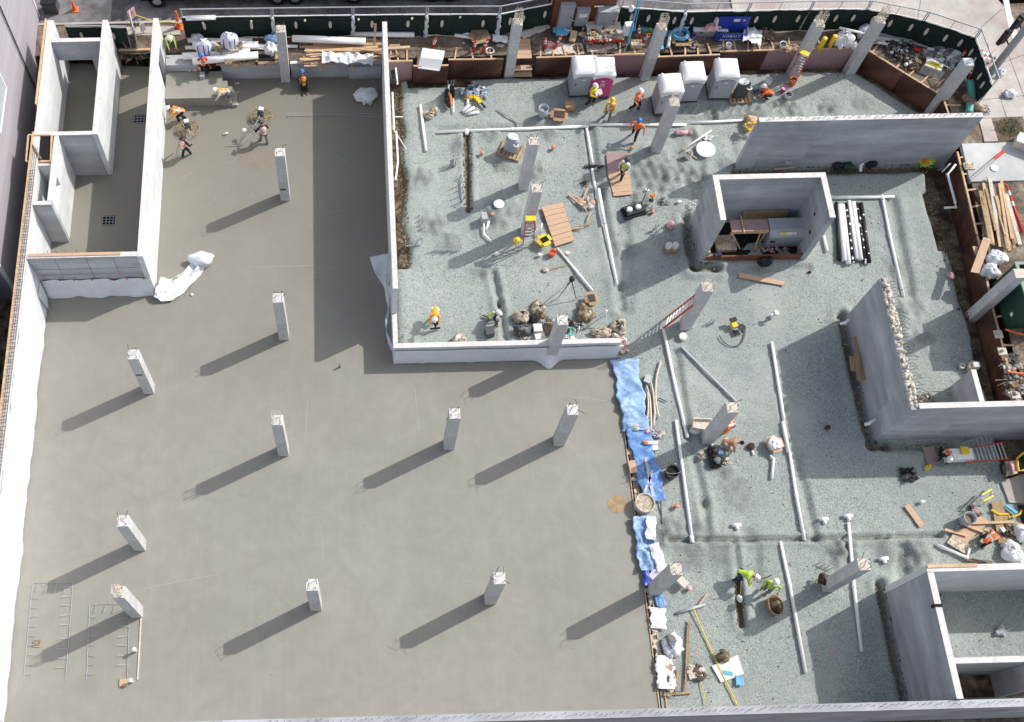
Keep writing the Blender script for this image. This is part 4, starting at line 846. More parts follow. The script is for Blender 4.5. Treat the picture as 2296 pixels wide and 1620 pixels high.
# ================================================================== TOILETS
def toilet(c, rz, body, label, sign=False):
    t = thing('portable_toilet', label, 'portable toilet', c, rz); w_ = .56
    b = MB(); b.box(-.60, -.60, 0, .60, .62, .10); part('skid', b, 'dgrey', t)
    b = MB(); b.box(-w_, -w_, .1, w_, w_, 1.72); part('cabin', b, body, t)
    b = MB(); n = 10
    def rf(u, v):
        x = (u-.5)*1.22; y = (v-.5)*1.22; e = max(abs(u-.5), abs(v-.5))*2
        return V(x*(1-.04*(e < 1)), y*(1-.04*(e < 1)), 2.02+.16*(1-abs(2*u-1)**4)*(1-.7*abs(2*v-1)**4)+.02*math.sin(e*22)*(e < .8)+(0 if e < 1 else -.05))
    b.wall_patch(rf, 20, 20); b.box(-.60, -.60, 1.80, .60, .60, 2.0)
    for k in range(9): u = (k-4)/4.0; b.box(-.575+k*.1278, -.602, 1.58+.2*abs(u)**2*0+.20*(1-abs(u)**2)-.0, -.575+(k+1)*.1278, -.563, 1.80)
    b.box(-.60, -.56, 1.62, -.563, .60, 1.80); b.box(.563, -.56, 1.62, .60, .60, 1.80)
    part('roof', b, 'troof', t, smooth=True)
    b = MB(); b.lathe([(.05, 2.0), (.05, 2.2), (.02, 2.21)], 10, c=(-.45, .48, 0)); part('vent_pipe', b, 'troof', t)
    d_ = MB(); d_.box(-.46, -w_-.03, .16, .42, -w_-.003, 1.60); dr = part('door', d_, body, t)
    b = MB(); b.lathe([(.10, 0), (.10, .012)], 14, sy=.45); b.v = [(x+.0, -w_-.034-z, y+1.45) for x, y, z in b.v]; part('logo_badge', b, 'troof', dr)
    b = MB(); b.box(-.42, -w_-.05, 1.0, -.36, -w_-.032, 1.18); part('handle', b, 'dgrey', dr)
    b = MB()
    for k in range(6): b.box(-w_-.02, -.4+k*.15, .2, -w_-.003, -.36+k*.15, 1.6)
    part('side_rib', b, body, t)
    if sign:
        b = MB(); b.box(-.12, -w_-.044, 1.0, .12, -w_-.034, 1.26); sg = part('restroom_sign', b, 'troof', dr)
        b = MB()
        for x in (-.045, .045): b.box(x-.028, -w_-.050, 1.03, x+.028, -w_-.045, 1.17); b.lathe([(.018, 0), (.018, .005)], 8, c=(x, -w_-.05, 1.21))
        part('pictogram', b, body, sg)
    return t
for (x, y), rz, bd, lb, sg in (((315, 868), .03, 'toilet', 'grey portable toilet with white roof, immediately west of the magenta one', 0), ((487, 880), -.02, 'magenta', 'magenta portable toilet with white roof', 1),
      ((1075, 1028), .05, 'toilet', 'grey portable toilet with white roof, the nearest of the three clustered east', 0), ((1270, 920), .02, 'toilet', 'grey portable toilet with white roof, between its near and its easternmost neighbour', 0), ((1565, 893), -.02, 'toilet', 'grey portable toilet with white roof beside the black hand wash stand', 0)):
    c = q('d', x, y); toilet(c+V(0, .56, 0), rz, bd, lb, sg)
def handwash(c, rz, label, mb='toilet', basin='troof', s_=1):
    t = thing('hand_wash_station', label, 'hand wash station', c, rz)
    b = MB(); b.box(-.62, -.5, 0, .62, .5, .04)
    for k in range(6): b.box(-.6+k*.21, -.5, .09, -.45+k*.21, .5, .12)
    for y in (-.45, 0, .45): b.box(-.6, y-.04, .045, .6, y+.04, .088)
    part('pallet', b, 'wood2', t)
    b = MB()
    for x in (-.24, 0, .24): b.lathe([(.21, .12), (.22, .2), (.19, .95), (.17, 1.1), (.05, 1.14)], 14, c=(x*.8, .05*abs(x), 0))
    part('tank', b, mb, t, smooth=True)
    b = MB(); b.lathe([(.26, 1.12), (.30, 1.20), (.24, 1.20), (.16, 1.13), (.01, 1.13)], 16, c=(-.05, .1, 0), sy=.7); part('basin', b, basin, t, smooth=True)
    b = MB(); b.tube([(.25+.13*math.cos(a), -.2+.10*math.sin(a), .98) for a in [k*.524 for k in range(13)]], .035, 6); part('towel_ring', b, 'troof', t, smooth=True)
    return t
handwash(q('c', 1135, 1360), -.42, 'grey hand wash station on a timber pallet in the plumbing bed')
handwash(q('d', 1745, 870), .05, 'black and grey hand wash station beside the easternmost grey toilet', 'dgrey')
# ================================================================== PIPES IN THE TRENCHES
z0 = .06
pipe([q('c', 485, 1185, z0), q('c', 1150, 1160, z0), q('c', 1835, 1135, z0)], .10, 'long white pipe running west to east with a tee, north of the hand wash station', tees=(q('c', 740, 1178, z0),))
pipe([q('c', 1845, 1122, z0), q('d', 880, 1122, z0), q('d', 1275, 1122, z0)], .10, 'white pipe passing behind the slim column north of the timber walkway')
pipe([q('d', 1280, 1105, z0), q('d', 1770, 1082, z0)], .085, 'white pipe ending at the yellow flowered heap near the long grey wall')
pipe([q('c', 1815, 1145, z0), q('c', 1850, 1350, z0), q('c', 1870, 1470, z0)], .10, 'short white pipe going south from the corner joint')
pipe([q('h', 285, 262, z0), q('h', 310, 400, z0), q('h', 350, 550, z0)], .10, 'white pipe beside the timber walkway, north of its overlap')
pipe([q('h', 345, 440, z0+.15), q('h', 398, 750, z0+.12)], .12, 'fat white pipe laid on top of another beside the scattered stakes')
pipe([q('h', 405, 760, z0), q('h', 510, 1300, z0)], .10, 'white pipe crossing the shadow of the box room')
pipe([q('c', 325, 945, z0), q('c', 378, 1355, z0)], .10, 'single white pipe lying by the dark western trench')
pipe([q('L', 1930, 770, .06), q('g', 1690, 1060, .06)], .06, 'thin white pipe reaching from the plywood sheet toward the carton')
pipe([q('k', 568, 262, z0), q('k', 680, 800, z0), q('k', 785, 1235, z0)], .10, 'long white pipe south of the extension ladder')
pipe([q('k', 680, 1080, z0), q('k', 735, 1480, z0), q('l', 825, 895, z0)], .10, 'long white pipe with a capped foot, ending at the cross trench', tees=(q('l', 822, 880, z0),))
pipe([q('k', 1540, 380, z0), q('k', 1630, 950, z0), q('k', 1650, 1090, z0)], .10, 'white pipe along the edge of the rough wall shadow')
pipe([q('k', 1640, 1095, z0+.02), q('k', 1690, 1370, z0+.02)], .12, 'short fat white pipe joint beside the open cardboard box')
pipe([q('k', 1700, 1370, z0), q('l', 1760, 500, z0), q('l', 1835, 900, z0)], .10, 'long white pipe ending at the cross trench inside the shadow edge')
pipe([q('l', 1618, 915, z0), q('l', 1700, 1300, z0), q('m', 1845, 1170, z0)], .10, 'long white pipe passing east of the lime shirted pair')
pipe([q('l', 2228, 745, z0), q('n', 530, 780, z0), q('n', 578, 1185, z0)], .10, 'long white pipe crossing under the column by the brown jacket')
pipe([q('i', 590, 522, z0), q('i', 1020, 515, z0), q('i', 1130, 508, z0)], .10, 'white pipe running east from the box room wall', tees=(q('i', 1025, 515, z0),))
pipe([q('i', 1030, 540, z0), q('i', 1090, 850, z0), q('i', 1215, 1405, z0)], .10, 'long white pipe running south beside the stack of loose pipes')
pipe([q('i', 500, 865, z0), q('i', 530, 1000, z0)], .08, 'short white pipe offcut just east of the box room')
pipe([q('k', 1525, 1395, z0), q('k', 1555, 1430, z0), q('k', 1540, 1605, z0)], .09, 'white pipe with an elbow lying below the open cardboard box')
pipe([q('j', 650, 215, 1.55), q('j', 690, 208, 1.55), q('j', 725, 180, 1.45)], .07, 'white pipe stub poking from the rough wall, the upper one')
pipe([q('j', 868, 1118, 1.0), q('j', 905, 1110, 1.0), q('j', 965, 1068, 1.0)], .07, 'white pipe stub poking from the rough wall, the lower one')
for p in (q('j', 730, 172, 1.4), q('j', 968, 1062, 1.0)): pass
pipe([q('i', 1560, 290, .4), q('i', 1640, 210, .9)], .045, 'thin white riser leaning at the end of the long grey wall')
pipe([q('i', 1580, 610, .1), q('i', 1685, 605, .2), q('i', 1680, 560, .4), q('i', 1610, 310, .75), q('i', 1685, 220, 1.1)], .065, 'white bent drain pipe hung along the eastern form')
pipe([q('E', 270, 1235, .1), q('E', 600, 1375, .1), q('E', 635, 1270, .2)], .075, 'white elbow pipe in front of the plywood offcuts')
for (x0, y0, x1, y1), lb in (((705, 1000, 760, 945), 'westernmost of three short white pipe offcuts'), ((725, 1015, 810, 965), 'middle of three short white pipe offcuts'), ((755, 1025, 850, 1005), 'easternmost of three short white pipe offcuts'), ((748, 935, 755, 850), 'short pinkish white pipe offcut beside the orange tools')):
    pipe([q('c', x0, y0, z0), q('c', x1, y1, z0)], .075, lb)
pipe([q('g', 825, 570, .08), q('g', 850, 500, .15)], .065, 'short white offcut by the orange capped stub')
pipe([q('g', 808, 480, .25), q('g', 810, 600, .12), q('g', 870, 665, .06)], .05, 'thin white bent pipe coming from the silver electrical box')
pipe([q('g', 945, 258, .0), q('g', 955, 190, 1.0)], .05, 'upright white pipe stub south of the slim column')
pipe([q('g', 1258, 605, .1), q('g', 1280, 515, .6)], .04, 'thin white pipe leaning by the yellow plastic bin')
pipe([q('d', 1245, 1345, .08), q('d', 1500, 1172, .08)], .045, 'thin white pipe lying diagonally near the round white lid')
pipe([q('k', 985, 1225, .05), q('k', 1005, 1310, .05)], .07, 'short white pipe tucked under the crouching pair of workers')
pipe([q('l', 690, 1555, .05), q('l', 945, 1475, .05)], .07, 'grey channel lying at the head of the yellow hose', 'galv')
b = MB(); b.beam(q('k', 728, 420, .05), q('k', 1255, 945, .05), .09, .06); b.beam(q('k', 728, 420, .10), q('k', 1255, 945, .10), .04, .04); single('steel_channel', b, 'galv', 'long grey steel channel lying diagonally in the gravel', 'steel channel')
b = MB(); b.beam(q('c', 1015, 978, .05), q('c', 1218, 1110, .05), .07, .05); single('steel_bar', b, 'grayp', 'thin grey steel bar lying diagonally west of the open barrel', 'steel bar')
b = MB(); b.beam(q('c', 800, 733, .1), q('c', 928, 882, .1), .09, .06); single('steel_bar', b, 'galv', 'grey steel strut lying above the orange and yellow tools', 'steel bar')
# curved grey conduits beside the blue tarp
for k, (pp, lb) in enumerate(((((545, 550), (505, 700), (500, 900), (530, 1060)), 'curved tan conduit nearest the long white pipe'), (((435, 700), (470, 800), (490, 1000), (480, 1130)), 'middle curved tan conduit'), (((410, 760), (445, 880), (455, 1050), (455, 1180)), 'tan conduit curved beside the blue tarp'), (((425, 830), (432, 980), (405, 1150)), 'innermost curved tan conduit on the tarp edge'))):
    cable([q('k', *p_, .07) for p_ in pp], .055, lb, 'lime_dust', 'conduit', 'conduit')
# stack of long pipes by the box room
for k, (x0, y0, x1, y1, mt, r) in enumerate(((612, 565, 640, 1080, 'black', .10), (640, 585, 685, 1085, 'pvc', .13), (665, 585, 722, 1110, 'pvc', .13), (700, 570, 765, 1095, 'black', .10), (725, 550, 795, 1070, 'pvc', .11), (762, 560, 830, 1075, 'pvc', .13), (795, 570, 870, 1095, 'black', .10), (832, 570, 905, 1100, 'black', .12))):
    lb = {0: 'black pipe at the west edge of the pipe stack, half under the box room wall', 1: 'thick white pipe, the westernmost in the pipe stack', 2: 'thick white pipe, second from the west in the stack', 3: 'black pipe splashed white in the middle of the pipe stack', 4: 'white pipe with its north end furthest out of the stack', 5: 'thick white pipe, easternmost of the white ones in the stack', 6: 'black pipe with white patches near the east side of the stack', 7: 'shiny black pipe with painted glints at the east edge of the stack'}[k]
    b = MB(); A, B_ = q('i', x0, y0, r), q('i', x1, y1, r); b.tube([A, B_], r, 14)
    if k in (3, 6, 7):
        n = 7 if k != 7 else 3
        for j in range(n): f = (j+.5)/n+random.uniform(-.04, .04); p_ = A.lerp(B_, min(.95, f)); d_ = (B_-A).normalized()*random.uniform(.15, .42); b.tube([p_-d_+V(random.uniform(-.03, .03), 0, r*.36), p_+d_*.4+V(random.uniform(-.03, .03), 0, r*.4), p_+d_+V(0, 0, r*.36)], [r*.3, r*.68, r*.3], 8, 1)  # white streaks; on the shiny pipe they are painted highlights
    single('pipe', b, [mt, 'pvc'], lb, 'pipe', smooth=True)
# small fittings scattered
for k, (s_, x, y, lb) in enumerate((('l', 1222, 768, 'white pipe tee lying in the gravel by a small gouge'), ('l', 2005, 715, 'white pipe tee, western of the two north of the cross trench'), ('l', 2222, 685, 'white pipe tee at the head of the pipe by the jacket column'), ('n', 712, 612, 'white pipe tee north west of the south east room'), ('k', 740, 335, 'white octagonal box south of the laddered column'), ('k', 1545, 160, 'upright white pipe stub with flared top near the yellow black cutter'), ('i', 30, 1580, 'white fitting at the foot of the rough wall'), ('h', 770, 460, 'small white canister east of the timber walkway'), ('h', 1060, 562, 'small white jug west of the box room'), ('g', 910, 768, 'small white cap west of the yellow tripod'), ('g', 1255, 775, 'small white fitting left of the orange bucket'), ('n', 945, 262, 'small pale block north of the loose board'), ('g', 1480, 760, 'small white ring by the thin white pipe'))):
    p_ = q(s_, x, y, .05); b = MB()
    if k < 4: b.tube([p_+V(-.2, 0, .03), p_+V(.2, .02, .03)], .085, 10); b.tube([p_+V(0, 0, .03), p_+V(.02, -.2, .03)], .085, 10)
    elif k == 5: b.tube([p_+V(-.03, 0, -.1), p_+V(0, 0, .45)], .06, 10); b.tube([p_+V(0, 0, .42), p_+V(0, 0, .52)], [.06, .16], 12)
    elif k == 4: b.lathe([(.2, 0), (.21, .1), (.19, .16), (.02, .16)], 8, c=p_)
    else: b.lathe([(.08, -.03), (.09, .1), (.07, .14), (.02, .15)], 10, c=p_); b.tube([p_+V(0, 0, .05), p_+V(.16, .03, .04)], .05, 8)
    single('pipe_fitting', b, 'pvc', lb, 'pipe fitting', smooth=(k != 4))
for s_, x, y, lb in (('c', 875, 1388, 'orange capped stub west of the hand wash station'), ('c', 1515, 1338, 'orange capped stub east of the slim column'), ('d', 782, 1340, 'orange capped stub north of the timber walkway'), ('h', 825, 660, 'flat orange cap east of the black cutter'), ('g', 875, 455, 'orange capped stub beside the silver electrical box'), ('l', 678, 603, 'orange capped stub east of the blue tarp'), ('l', 795, 1340, 'pink capped stub by the leaning shadowed column')):
    t = thing('capped_stub', lb, 'pipe stub', q(s_, x, y, 0)); b = MB(); b.lathe([(.07, -.1), (.07, .18), (.02, .19)], 10); part('stub', b, 'galv', t)
    b = MB(); b.lathe([(.11, .15), (.12, .21), (.09, .24), (.02, .25)], 12); part('cap', b, 'capor' if 'pink' not in lb else 'pinkw', t, smooth=True)
def stubs(s_, pts, lb, h=.55, r=.025, mt='galv', base=True, name='conduit_bank'):
    t = thing(name, lb, 'conduits', q(s_, *pts[0], 0))
    for p_ in pts: P_ = q(s_, *p_, -.05); b = MB(); b.tube([P_, P_+V(random.uniform(-.04, .04), random.uniform(-.04, .04), h*random.uniform(.7, 1.2))], r, 6); part('conduit', b, mt, t, True)
    if base: b = MB(); b.tube([q(s_, *pts[0], .1), q(s_, *pts[-1], .1)], r, 6); part('strut', b, mt, t, True)
stubs('g', [(170, 700), (210, 695), (235, 690), (255, 690), (270, 690), (305, 685)], 'row of grey conduit stubs at the west side on the green stained gravel')
stubs('g', [(410+i*17, 735) for i in range(13)], 'longer row of thin grey conduit stubs on the green stained gravel', .6, .018)
stubs('g', [(622, 150), (628, 200), (634, 240), (636, 290), (640, 340)], 'line of grey conduit stubs along the brown trench', .6, .03)
stubs('g', [(285, 460), (285, 500), (292, 540), (305, 570), (300, 640)], 'line of small silver stubs by the western gravel mound', .3, .03, base=False)
stubs('c', [(595, 1500), (605, 1490), (618, 1495), (632, 1500), (640, 1490), (622, 1470)], 'tight cluster of silver conduits south of the brown tool heap', .75, .035)
stubs('c', [(575, 760), (600, 765), (625, 765)], 'three faint conduits behind the black pipe rollers', .4, .02)
stubs('h', [(830, 830), (845, 810), (860, 800), (850, 850), (875, 830)], 'cluster of grey conduits west of the buckets', .55, .025)
stubs('k', [(985, 200), (1000, 210), (1020, 215), (995, 225)], 'cluster of thin conduits west of the yellow black cutter', .45, .022)
stubs('Y', [(500, 530), (560, 530), (430, 510), (475, 505), (350, 575), (420, 560)], 'group of silver conduits inside the eastern room', .5, .03)
stubs('g', [(130, 1430), (145, 1430), (160, 1430), (130, 1445)], 'small row of stubs in the corner of the low white topped wall', .35, .02)
stubs('l', [(1960, 1110), (2000, 1130), (2040, 1140), (2070, 1160)], 'thin grey conduits with pink paint beside the jacket column', .45, .02)
stubs('h', [(1150, 585), (1175, 590), (1200, 575), (1195, 620)], 'bundle of pale stubs against the box room west wall', .4, .03, 'pvc')
# ================================================================== FENCE, FORMS AND SHELF CLUTTER
def fence_panel(p0, p1, label, slits=2, zt=3.45, zs=2.78, zb=T, screen=True, wob=.05, flare=.0):
    p0, p1 = Vector((p0[0], p0[1], 0)), Vector((p1[0], p1[1], 0)); d = p1-p0; L_ = d.length; d.normalize(); nrm = V(d.y, -d.x, 0)
    t = thing('fence_panel', label, 'fence panel', (p0.x, p0.y, zb), 0, 'screened fence panels round the site')
    for p_ in (p0+d*.05, p1-d*.05): b = MB(); b.tube([p_+V(0, 0, zb), p_+V(0, 0, zt)], .032, 8); part('post', b, 'galv', t, True)
    for z in (zt, zs+.06): b = MB(); b.tube([p0+V(0, 0, z), p1+V(0, 0, z)], .036, 8); part('rail', b, 'pvc' if z != zt else 'galv', t, True)
    b = MB(); m_ = int(L_/1.2)
    for k in range(1, m_): p_ = p0+d*(L_*k/m_); b.tube([p_+V(0, 0, zs), p_+V(0, 0, zt)], .014, 4)
    for k in range(int(L_/.25)): p_ = p0+d*.25*k; b.tube([p_+V(0, 0, zs+.05), p_+d*.25+V(0, 0, zt)], .003, 3, cap=False); b.tube([p_+d*.25+V(0, 0, zs+.05), p_+V(0, 0, zt)], .003, 3, cap=False)
    part('wire_mesh', b, 'grcloth', t, True)['kind'] = 'stuff'
    if screen:
        b = MB(); b.wall_patch(lambda u, v: p0+d*u*L_+nrm*(.05+wob*math.sin(u*L_*2.1+p0.x)*(1-v)+.02*math.sin(u*L_*7)+flare*(1-v)**2)+V(0, 0, zb+.02+(zs+.03-zb)*v+.02*math.sin(u*9+v*3)*(v > .99)), int(L_*3)+2, 6); sc = part('screen', b, 'green', t, True, True)
        for k in range(slits):
            c = p0+d*L_*((k+.5)/slits+.04*math.sin(k*3+p0.x))+nrm*.12+V(0, 0, zb+1.05); b = MB(); n = 12
            b.add([c+d*.085*math.cos(6.283*i/n)*(1 if i != 3 else 1)+V(0, 0, .28*math.sin(6.283*i/n)) for i in range(n)]+[c+nrm*.02+d*.085*math.cos(6.283*i/n)+V(0, 0, .28*math.sin(6.283*i/n)) for i in range(n)], [tuple(range(n))[::-1], tuple(range(n, 2*n))]+[(i, (i+1) % n, (i+1) % n+n, i+n) for i in range(n)]); part('wind_slit', b, 'lime_dust', sc, True)
    # clear wrap hanging at the first post
    return t
FP = [(-9.06, 41.8), (-4.15, 41.75), (.2, 41.7), (4.2, 41.65), (8.14, 41.55), (11.05, 42.2)]
LB = ['with a rolled sheet tied to its rail, westernmost in the north', 'behind the striped bag and wheelbarrow', 'behind the eastern half of the lumber pile', 'behind the white plastic tub', 'angled toward the reddish plywood hut']
for k in range(5): fence_panel(FP[k], FP[k+1], 'screened fence panel '+LB[k], 2 if k != 4 else 3)
FQ = [(14.75, 41.9), (18.2, 41.45), (21.6, 41.45), (25.0, 41.45), (28.1, 41.4), (31.0, 40.55), (33.5, 39.3), (33.6, 36.1)]
LB = ['just east of the reddish plywood hut', 'behind the grey cabinet and blue job box', 'behind the white sheet draped by the job box', 'behind the yellow capped posts', 'behind the white sacks at the bend', 'behind the long grey pipe bundle', 'closing the corner beside the traffic signal']
for k in range(7): fence_panel(FQ[k], FQ[k+1], 'screened fence panel '+LB[k], 3 if k != 6 else 4, flare=.1 if k > 4 else 0)
fence_panel((-15.3, 41.35), (-12.0, 41.2), 'green screened fence panel in the gap north of the stair core', 2, zt=2.9)
fence_panel((-11.9, 42.2), (-11.6, 41.0), 'short swung open fence panel with brown boards beside the passage', 1, zt=3.0)
# clear wrapping tied round posts
for k, p_ in enumerate(((-4.15, 41.75), (.2, 41.7), (4.2, 41.65), (8.14, 41.55), (18.2, 41.45))):
    b = MB(); b.tube([(p_[0]+.03*math.sin(i*2.1), p_[1]-.14, T+.05+i*.2) for i in range(9)], [.16, .10, .14, .08, .13, .09, .12, .07, .10], 8)
    single('plastic_wrap', b, 'clearp', ['cloudy plastic wrap tied to the fence post behind the striped bag', 'cloudy plastic wrap tied to the fence post east of the northern column', 'cloudy plastic wrap on the fence post above the single red delineator', 'thin cloudy wrap on the fence post at the start of the angled panel', 'cloudy wrap on the fence post west of the blue hose'][k], 'plastic wrap', smooth=True)
t = thing('string_light', 'string of yellowish bulbs slung along the northern fence', 'string light', (-9, 42, 2.6)); b = MB(); pts = []
for i in range(60): x = -8.5+i*.29; pts.append((x, 41.56-(.0 if x < 8 else -.24*(x-8)), 2.80-.16*abs(math.sin(i*.32)))); 
b.tube(pts, .012, 4); part('wire', b, 'dkcloth', t, True)
for i in (2, 11, 21, 31, 41, 50, 57): b = MB(); b.ell(Vector(pts[i])-V(0, .02, .06), (.07, .07, .09), 8, 6); part('bulb', b, 'paleyel', t, True)
b = MB(); b.tube([(-8.8, 41.62, 2.95), (-7.2, 41.62, 2.97)], [.13, .13], 12); single('rolled_sheet', b, 'pvc', 'white rolled sheet tied under the top rail at the west end of the fence', 'rolled sheet', smooth=True)
# plywood power hut with three cabinets
t = thing('power_panel_hut', 'reddish brown plywood structure carrying three grey electrical cabinets', 'power hut', (12.8, 42.0, T))
b = MB(); b.box(11.15, 42.0, T, 14.5, 43.4, 4.9); part('plywood_body', b, 'brownhut', t, True)
def cab(u0, v0, u1, v1, y, doors=0, lab=None):
    a = at(*u0, 0); zA = 0
    def onwall(px, py):   # meet of the view ray with the hut's south face
        d = cf + cr*((px-CX)/FPX) - cu*((py-CY)/FPX); k = 42.0/d.y; return V(d.x*k, 42.0, HC+d.z*k)
    A, B_ = onwall(*u0), onwall(*v0); w_ = B_.x-A.x
    b = MB(); b.box(A.x, 42.0-y, B_.z, B_.x, 41.995, A.z); c = part('cabinet', b, 'grayp', t, True)
    b = MB(); b.box(A.x+.04, 42.0-y-.02, B_.z+.05, B_.x-.04, 42.0-y-.003, A.z-.06); dd = part('door', b, 'grayp', c, True)
    b = MB(); b.box(A.x-.02, 42.0-y-.03, A.z+.002, B_.x+.02, 41.99, A.z+.05); part('hood', b, 'galv', c, True)
    if doors: b = MB(); b.box(A.x+.15, 42-y-.026, A.z-.5, B_.x-.12, 42-y-.021, A.z-.22); part('notice', b, 'wcloth', dd, True)
    b = MB(); b.box(B_.x-.18, 42-y-.04, (A.z+B_.z)/2, B_.x-.10, 42-y-.021, (A.z+B_.z)/2+.12); part('latch', b, 'dgrey', dd, True)
for u0, v0, y, dr in (((1258, 6), (1270, 54), .32, 0), ((1294, 17), (1309, 51), .26, 1), ((1341, 15), (1366, 56), .42, 0)):
    w_ = {1258: 20, 1294: 20, 1341: 32}[u0[0]]; cab(u0, (u0[0]+w_, v0[1]), None, None, y, dr)
b = MB(); b.tube([(12.25, 41.9, 1.8), (12.75, 41.9, 1.8)], .04, 8); b.tube([(13.3, 41.9, 2.9), (13.8, 41.9, 2.9)], .04, 8); part('conduit', b, 'pvc', t, True)
# ---- plywood forms
def form(xs, ys, label, zt=T, zb=-.42, mats='ply', nb=3, blen=.75, top='wood', broken=0):
    a, c_ = V(xs[0], ys[0], 0), V(xs[1], ys[1], 0); d = (c_-a).normalized(); n_ = V(-d.y, d.x, 0); t = thing('plywood_form', label, 'timber form', (a.x, a.y, zb))
    b = MB(); b.beam(a+V(0, 0, (zt+zb)/2), c_+V(0, 0, (zt+zb)/2), .03, zt-zb); part('plywood_face', b, mats, t, True)
    b = MB(); b.beam(a+n_*.065+V(0, 0, zt+.0), c_+n_*.065+V(0, 0, zt), .095, .05); part('top_plate', b, top, t, True)
    L_ = (c_-a).length; k_ = max(1, int(L_/.9)*0+nb)
    for k in range(k_):
        p_ = a+d*(L_*(k+.35)/k_)+n_*.11; j = random.uniform(-.15, .15)
        b = MB(); b.beam(p_+V(0, 0, zt-.02), p_+n_*blen+d*j+V(0, 0, zt+.02), .09, .045); part('brace', b, 'wood', t, True)
        if k % 2 == 0: b = MB(); b.beam(p_+d*.05+V(0, 0, zt-.1), p_+d*.05+n_*(blen*.9)+V(0, 0, zt-.75), .09, .045); part('kicker', b, 'wood2', t, True)
    return t
for xs, ys, lb, kw in (((1.98, 3.42), (39.82, 39.82), 'greyish plywood form section right beside the tall dividing wall', dict(mats='pinkboard')),
        ((3.44, 5.35), (39.45, 39.45), 'dark plywood form section jutting out in front of the white plastic tub', {}),
        ((5.37, 8.4), (39.84, 39.8), 'reddish plywood form section below the leaning delineators', {}),
        ((10.2, 12.3), (39.85, 39.88), 'reddish plywood form section west of the grey and magenta toilets', dict(nb=3)),
        ((12.32, 14.5), (39.88, 39.9), 'dark plywood form section right behind the grey and magenta toilets', dict(nb=3)),
        ((14.52, 16.2), (39.95, 39.95), 'pinkish plywood form section east of the magenta toilet', dict(mats='pinkboard', nb=2)),
        ((16.7, 20.3), (39.72, 39.78), 'dark plywood form section behind the clustered grey toilets', dict(nb=5)),
        ((20.32, 23.0), (40.0, 40.02), 'dark plywood form section behind the easternmost grey toilet', dict(nb=4)),
        ((23.02, 28.3), (40.04, 40.0), 'pale plywood form section behind the red step ladder', dict(mats='pinkboard', nb=6)),
        ((28.45, 30.1), (39.9, 38.3), 'diagonal plywood form, its northern yellow topped length', dict(nb=3, blen=1.0)),
        ((30.12, 31.75), (38.28, 36.75), 'diagonal plywood form, its southern brown length', dict(nb=3, blen=1.0)),
        ((31.78, 31.95), (36.7, 33.6), 'plywood form between the north east column and the long grey wall', dict(nb=2)),
        ((31.72, 31.5), (33.15, 28.1), 'dark plywood form on the east side beside the bent white drain pipe', dict(nb=5, blen=.6)),
        ((31.5, 31.25), (28.05, 24.4), 'dark plywood form on the east side below the leaning pale board', dict(nb=4, blen=.6)),
        ((31.22, 31.08), (24.0, 17.95), 'dark plywood form on the east side behind the eastern room', dict(nb=4, blen=.5))):
    form(xs, ys, lb, **kw)
b = MB(); b.box(-9.9, 40.4, -.9, 31.9, 42.9, T-.2); b.box(32.15, 3, -.9, 46, 33, T-.2); struct('earth_bank', b, 'dirt')
# timber steps
st = thing('timber_steps', 'timber steps climbing over the form beside the rebar caged column', 'steps', q('c', 1210, 650, 0))
for k, (y_, z_) in enumerate(((655, .12), (600, .62))):
    b = MB(); A = q('c', 1155, y_, z_); b.box(A.x, A.y-.28, z_, A.x+1.05, A.y+.05, z_+.05); part('tread', b, 'plyl', st, True)
b = MB(); A = q('c', 1165, 530, 1.25)
for k in range(5): b.box(A.x, A.y+k*.27, 1.24, A.x+.98, A.y+.25+k*.27, 1.30)
part('platform', b, 'plyl', st, True)
# ---- white pipes, bags and lumber behind the curb
def P2(s_, x0, y0, x1, y1, z, r, lb, mt='pvc'): pipe([q(s_, x0, y0, z), q(s_, x1, y1, z)], r, lb, mt)
P2('H', 190, 275, 1220, 255, 1.35, .12, 'thin white pipe furthest back in the pile, under the striped bag', )
P2('H', 270, 325, 1310, 345, 1.45, .22, 'fat white pipe directly beneath the wheelbarrow tray')
P2('H', 150, 380, 1400, 385, 1.35, .10, 'thin white pipe in the middle of the pile by the striped bags')
P2('H', 105, 520, 1180, 450, 1.50, .19, 'fat white pipe in front of the wheelbarrow wheel, the rear of two')
P2('H', 265, 600, 1310, 500, 1.65, .20, 'fat white pipe frontmost in the pile, beside the orange vested worker')
P2('H', 1300, 345, 1940, 360, 1.35, .09, 'slender white pipe passing behind the northern column')
P2('H', 1855, 235, 3025, 280, 1.75, .19, 'fat white pipe lying on top of the lumber pile')
P2('I', 750, 165, 1760, 175, 1.45, .15, 'white pipe laid behind the tall dividing wall')
def striped(c, s_, label, seed):
    t = thing('bulk_bag', label, 'bulk bag', c); b = MB(); b.ell((0, 0, s_*.55), (s_*.5, s_*.42, s_*.58), 18, 12, .16, seed=seed); part('body', b, 'bagw', t, smooth=True)
    for x in (-.5, .1, .55): b = MB(); b.tube([(x*s_*.6, -s_*.42*math.sin(a)*1.04, s_*(.55-.56*math.cos(a))) for a in (.5, .9, 1.3, 1.7, 2.1, 2.5)], .035*s_, 5); part('blue_stripe', b, 'royal', t, smooth=True)
    for k in range(2): b = MB(); b.tube([(-.3*s_+k*.5*s_, 0, s_*1.05), (-.2*s_+k*.5*s_, 0, s_*1.25), (0+k*.5*s_, 0, s_*1.05)], .03*s_, 5); part('loop', b, 'royal', t, smooth=True)
    return t
striped(q('H', 870, 375, 1.75), .95, 'blue striped white bulk bag sitting in the wheelbarrow', 2)
striped(q('H', 460, 470, 1.5), .9, 'slumped blue striped bulk bag on the white pipes behind the vested worker', 5)
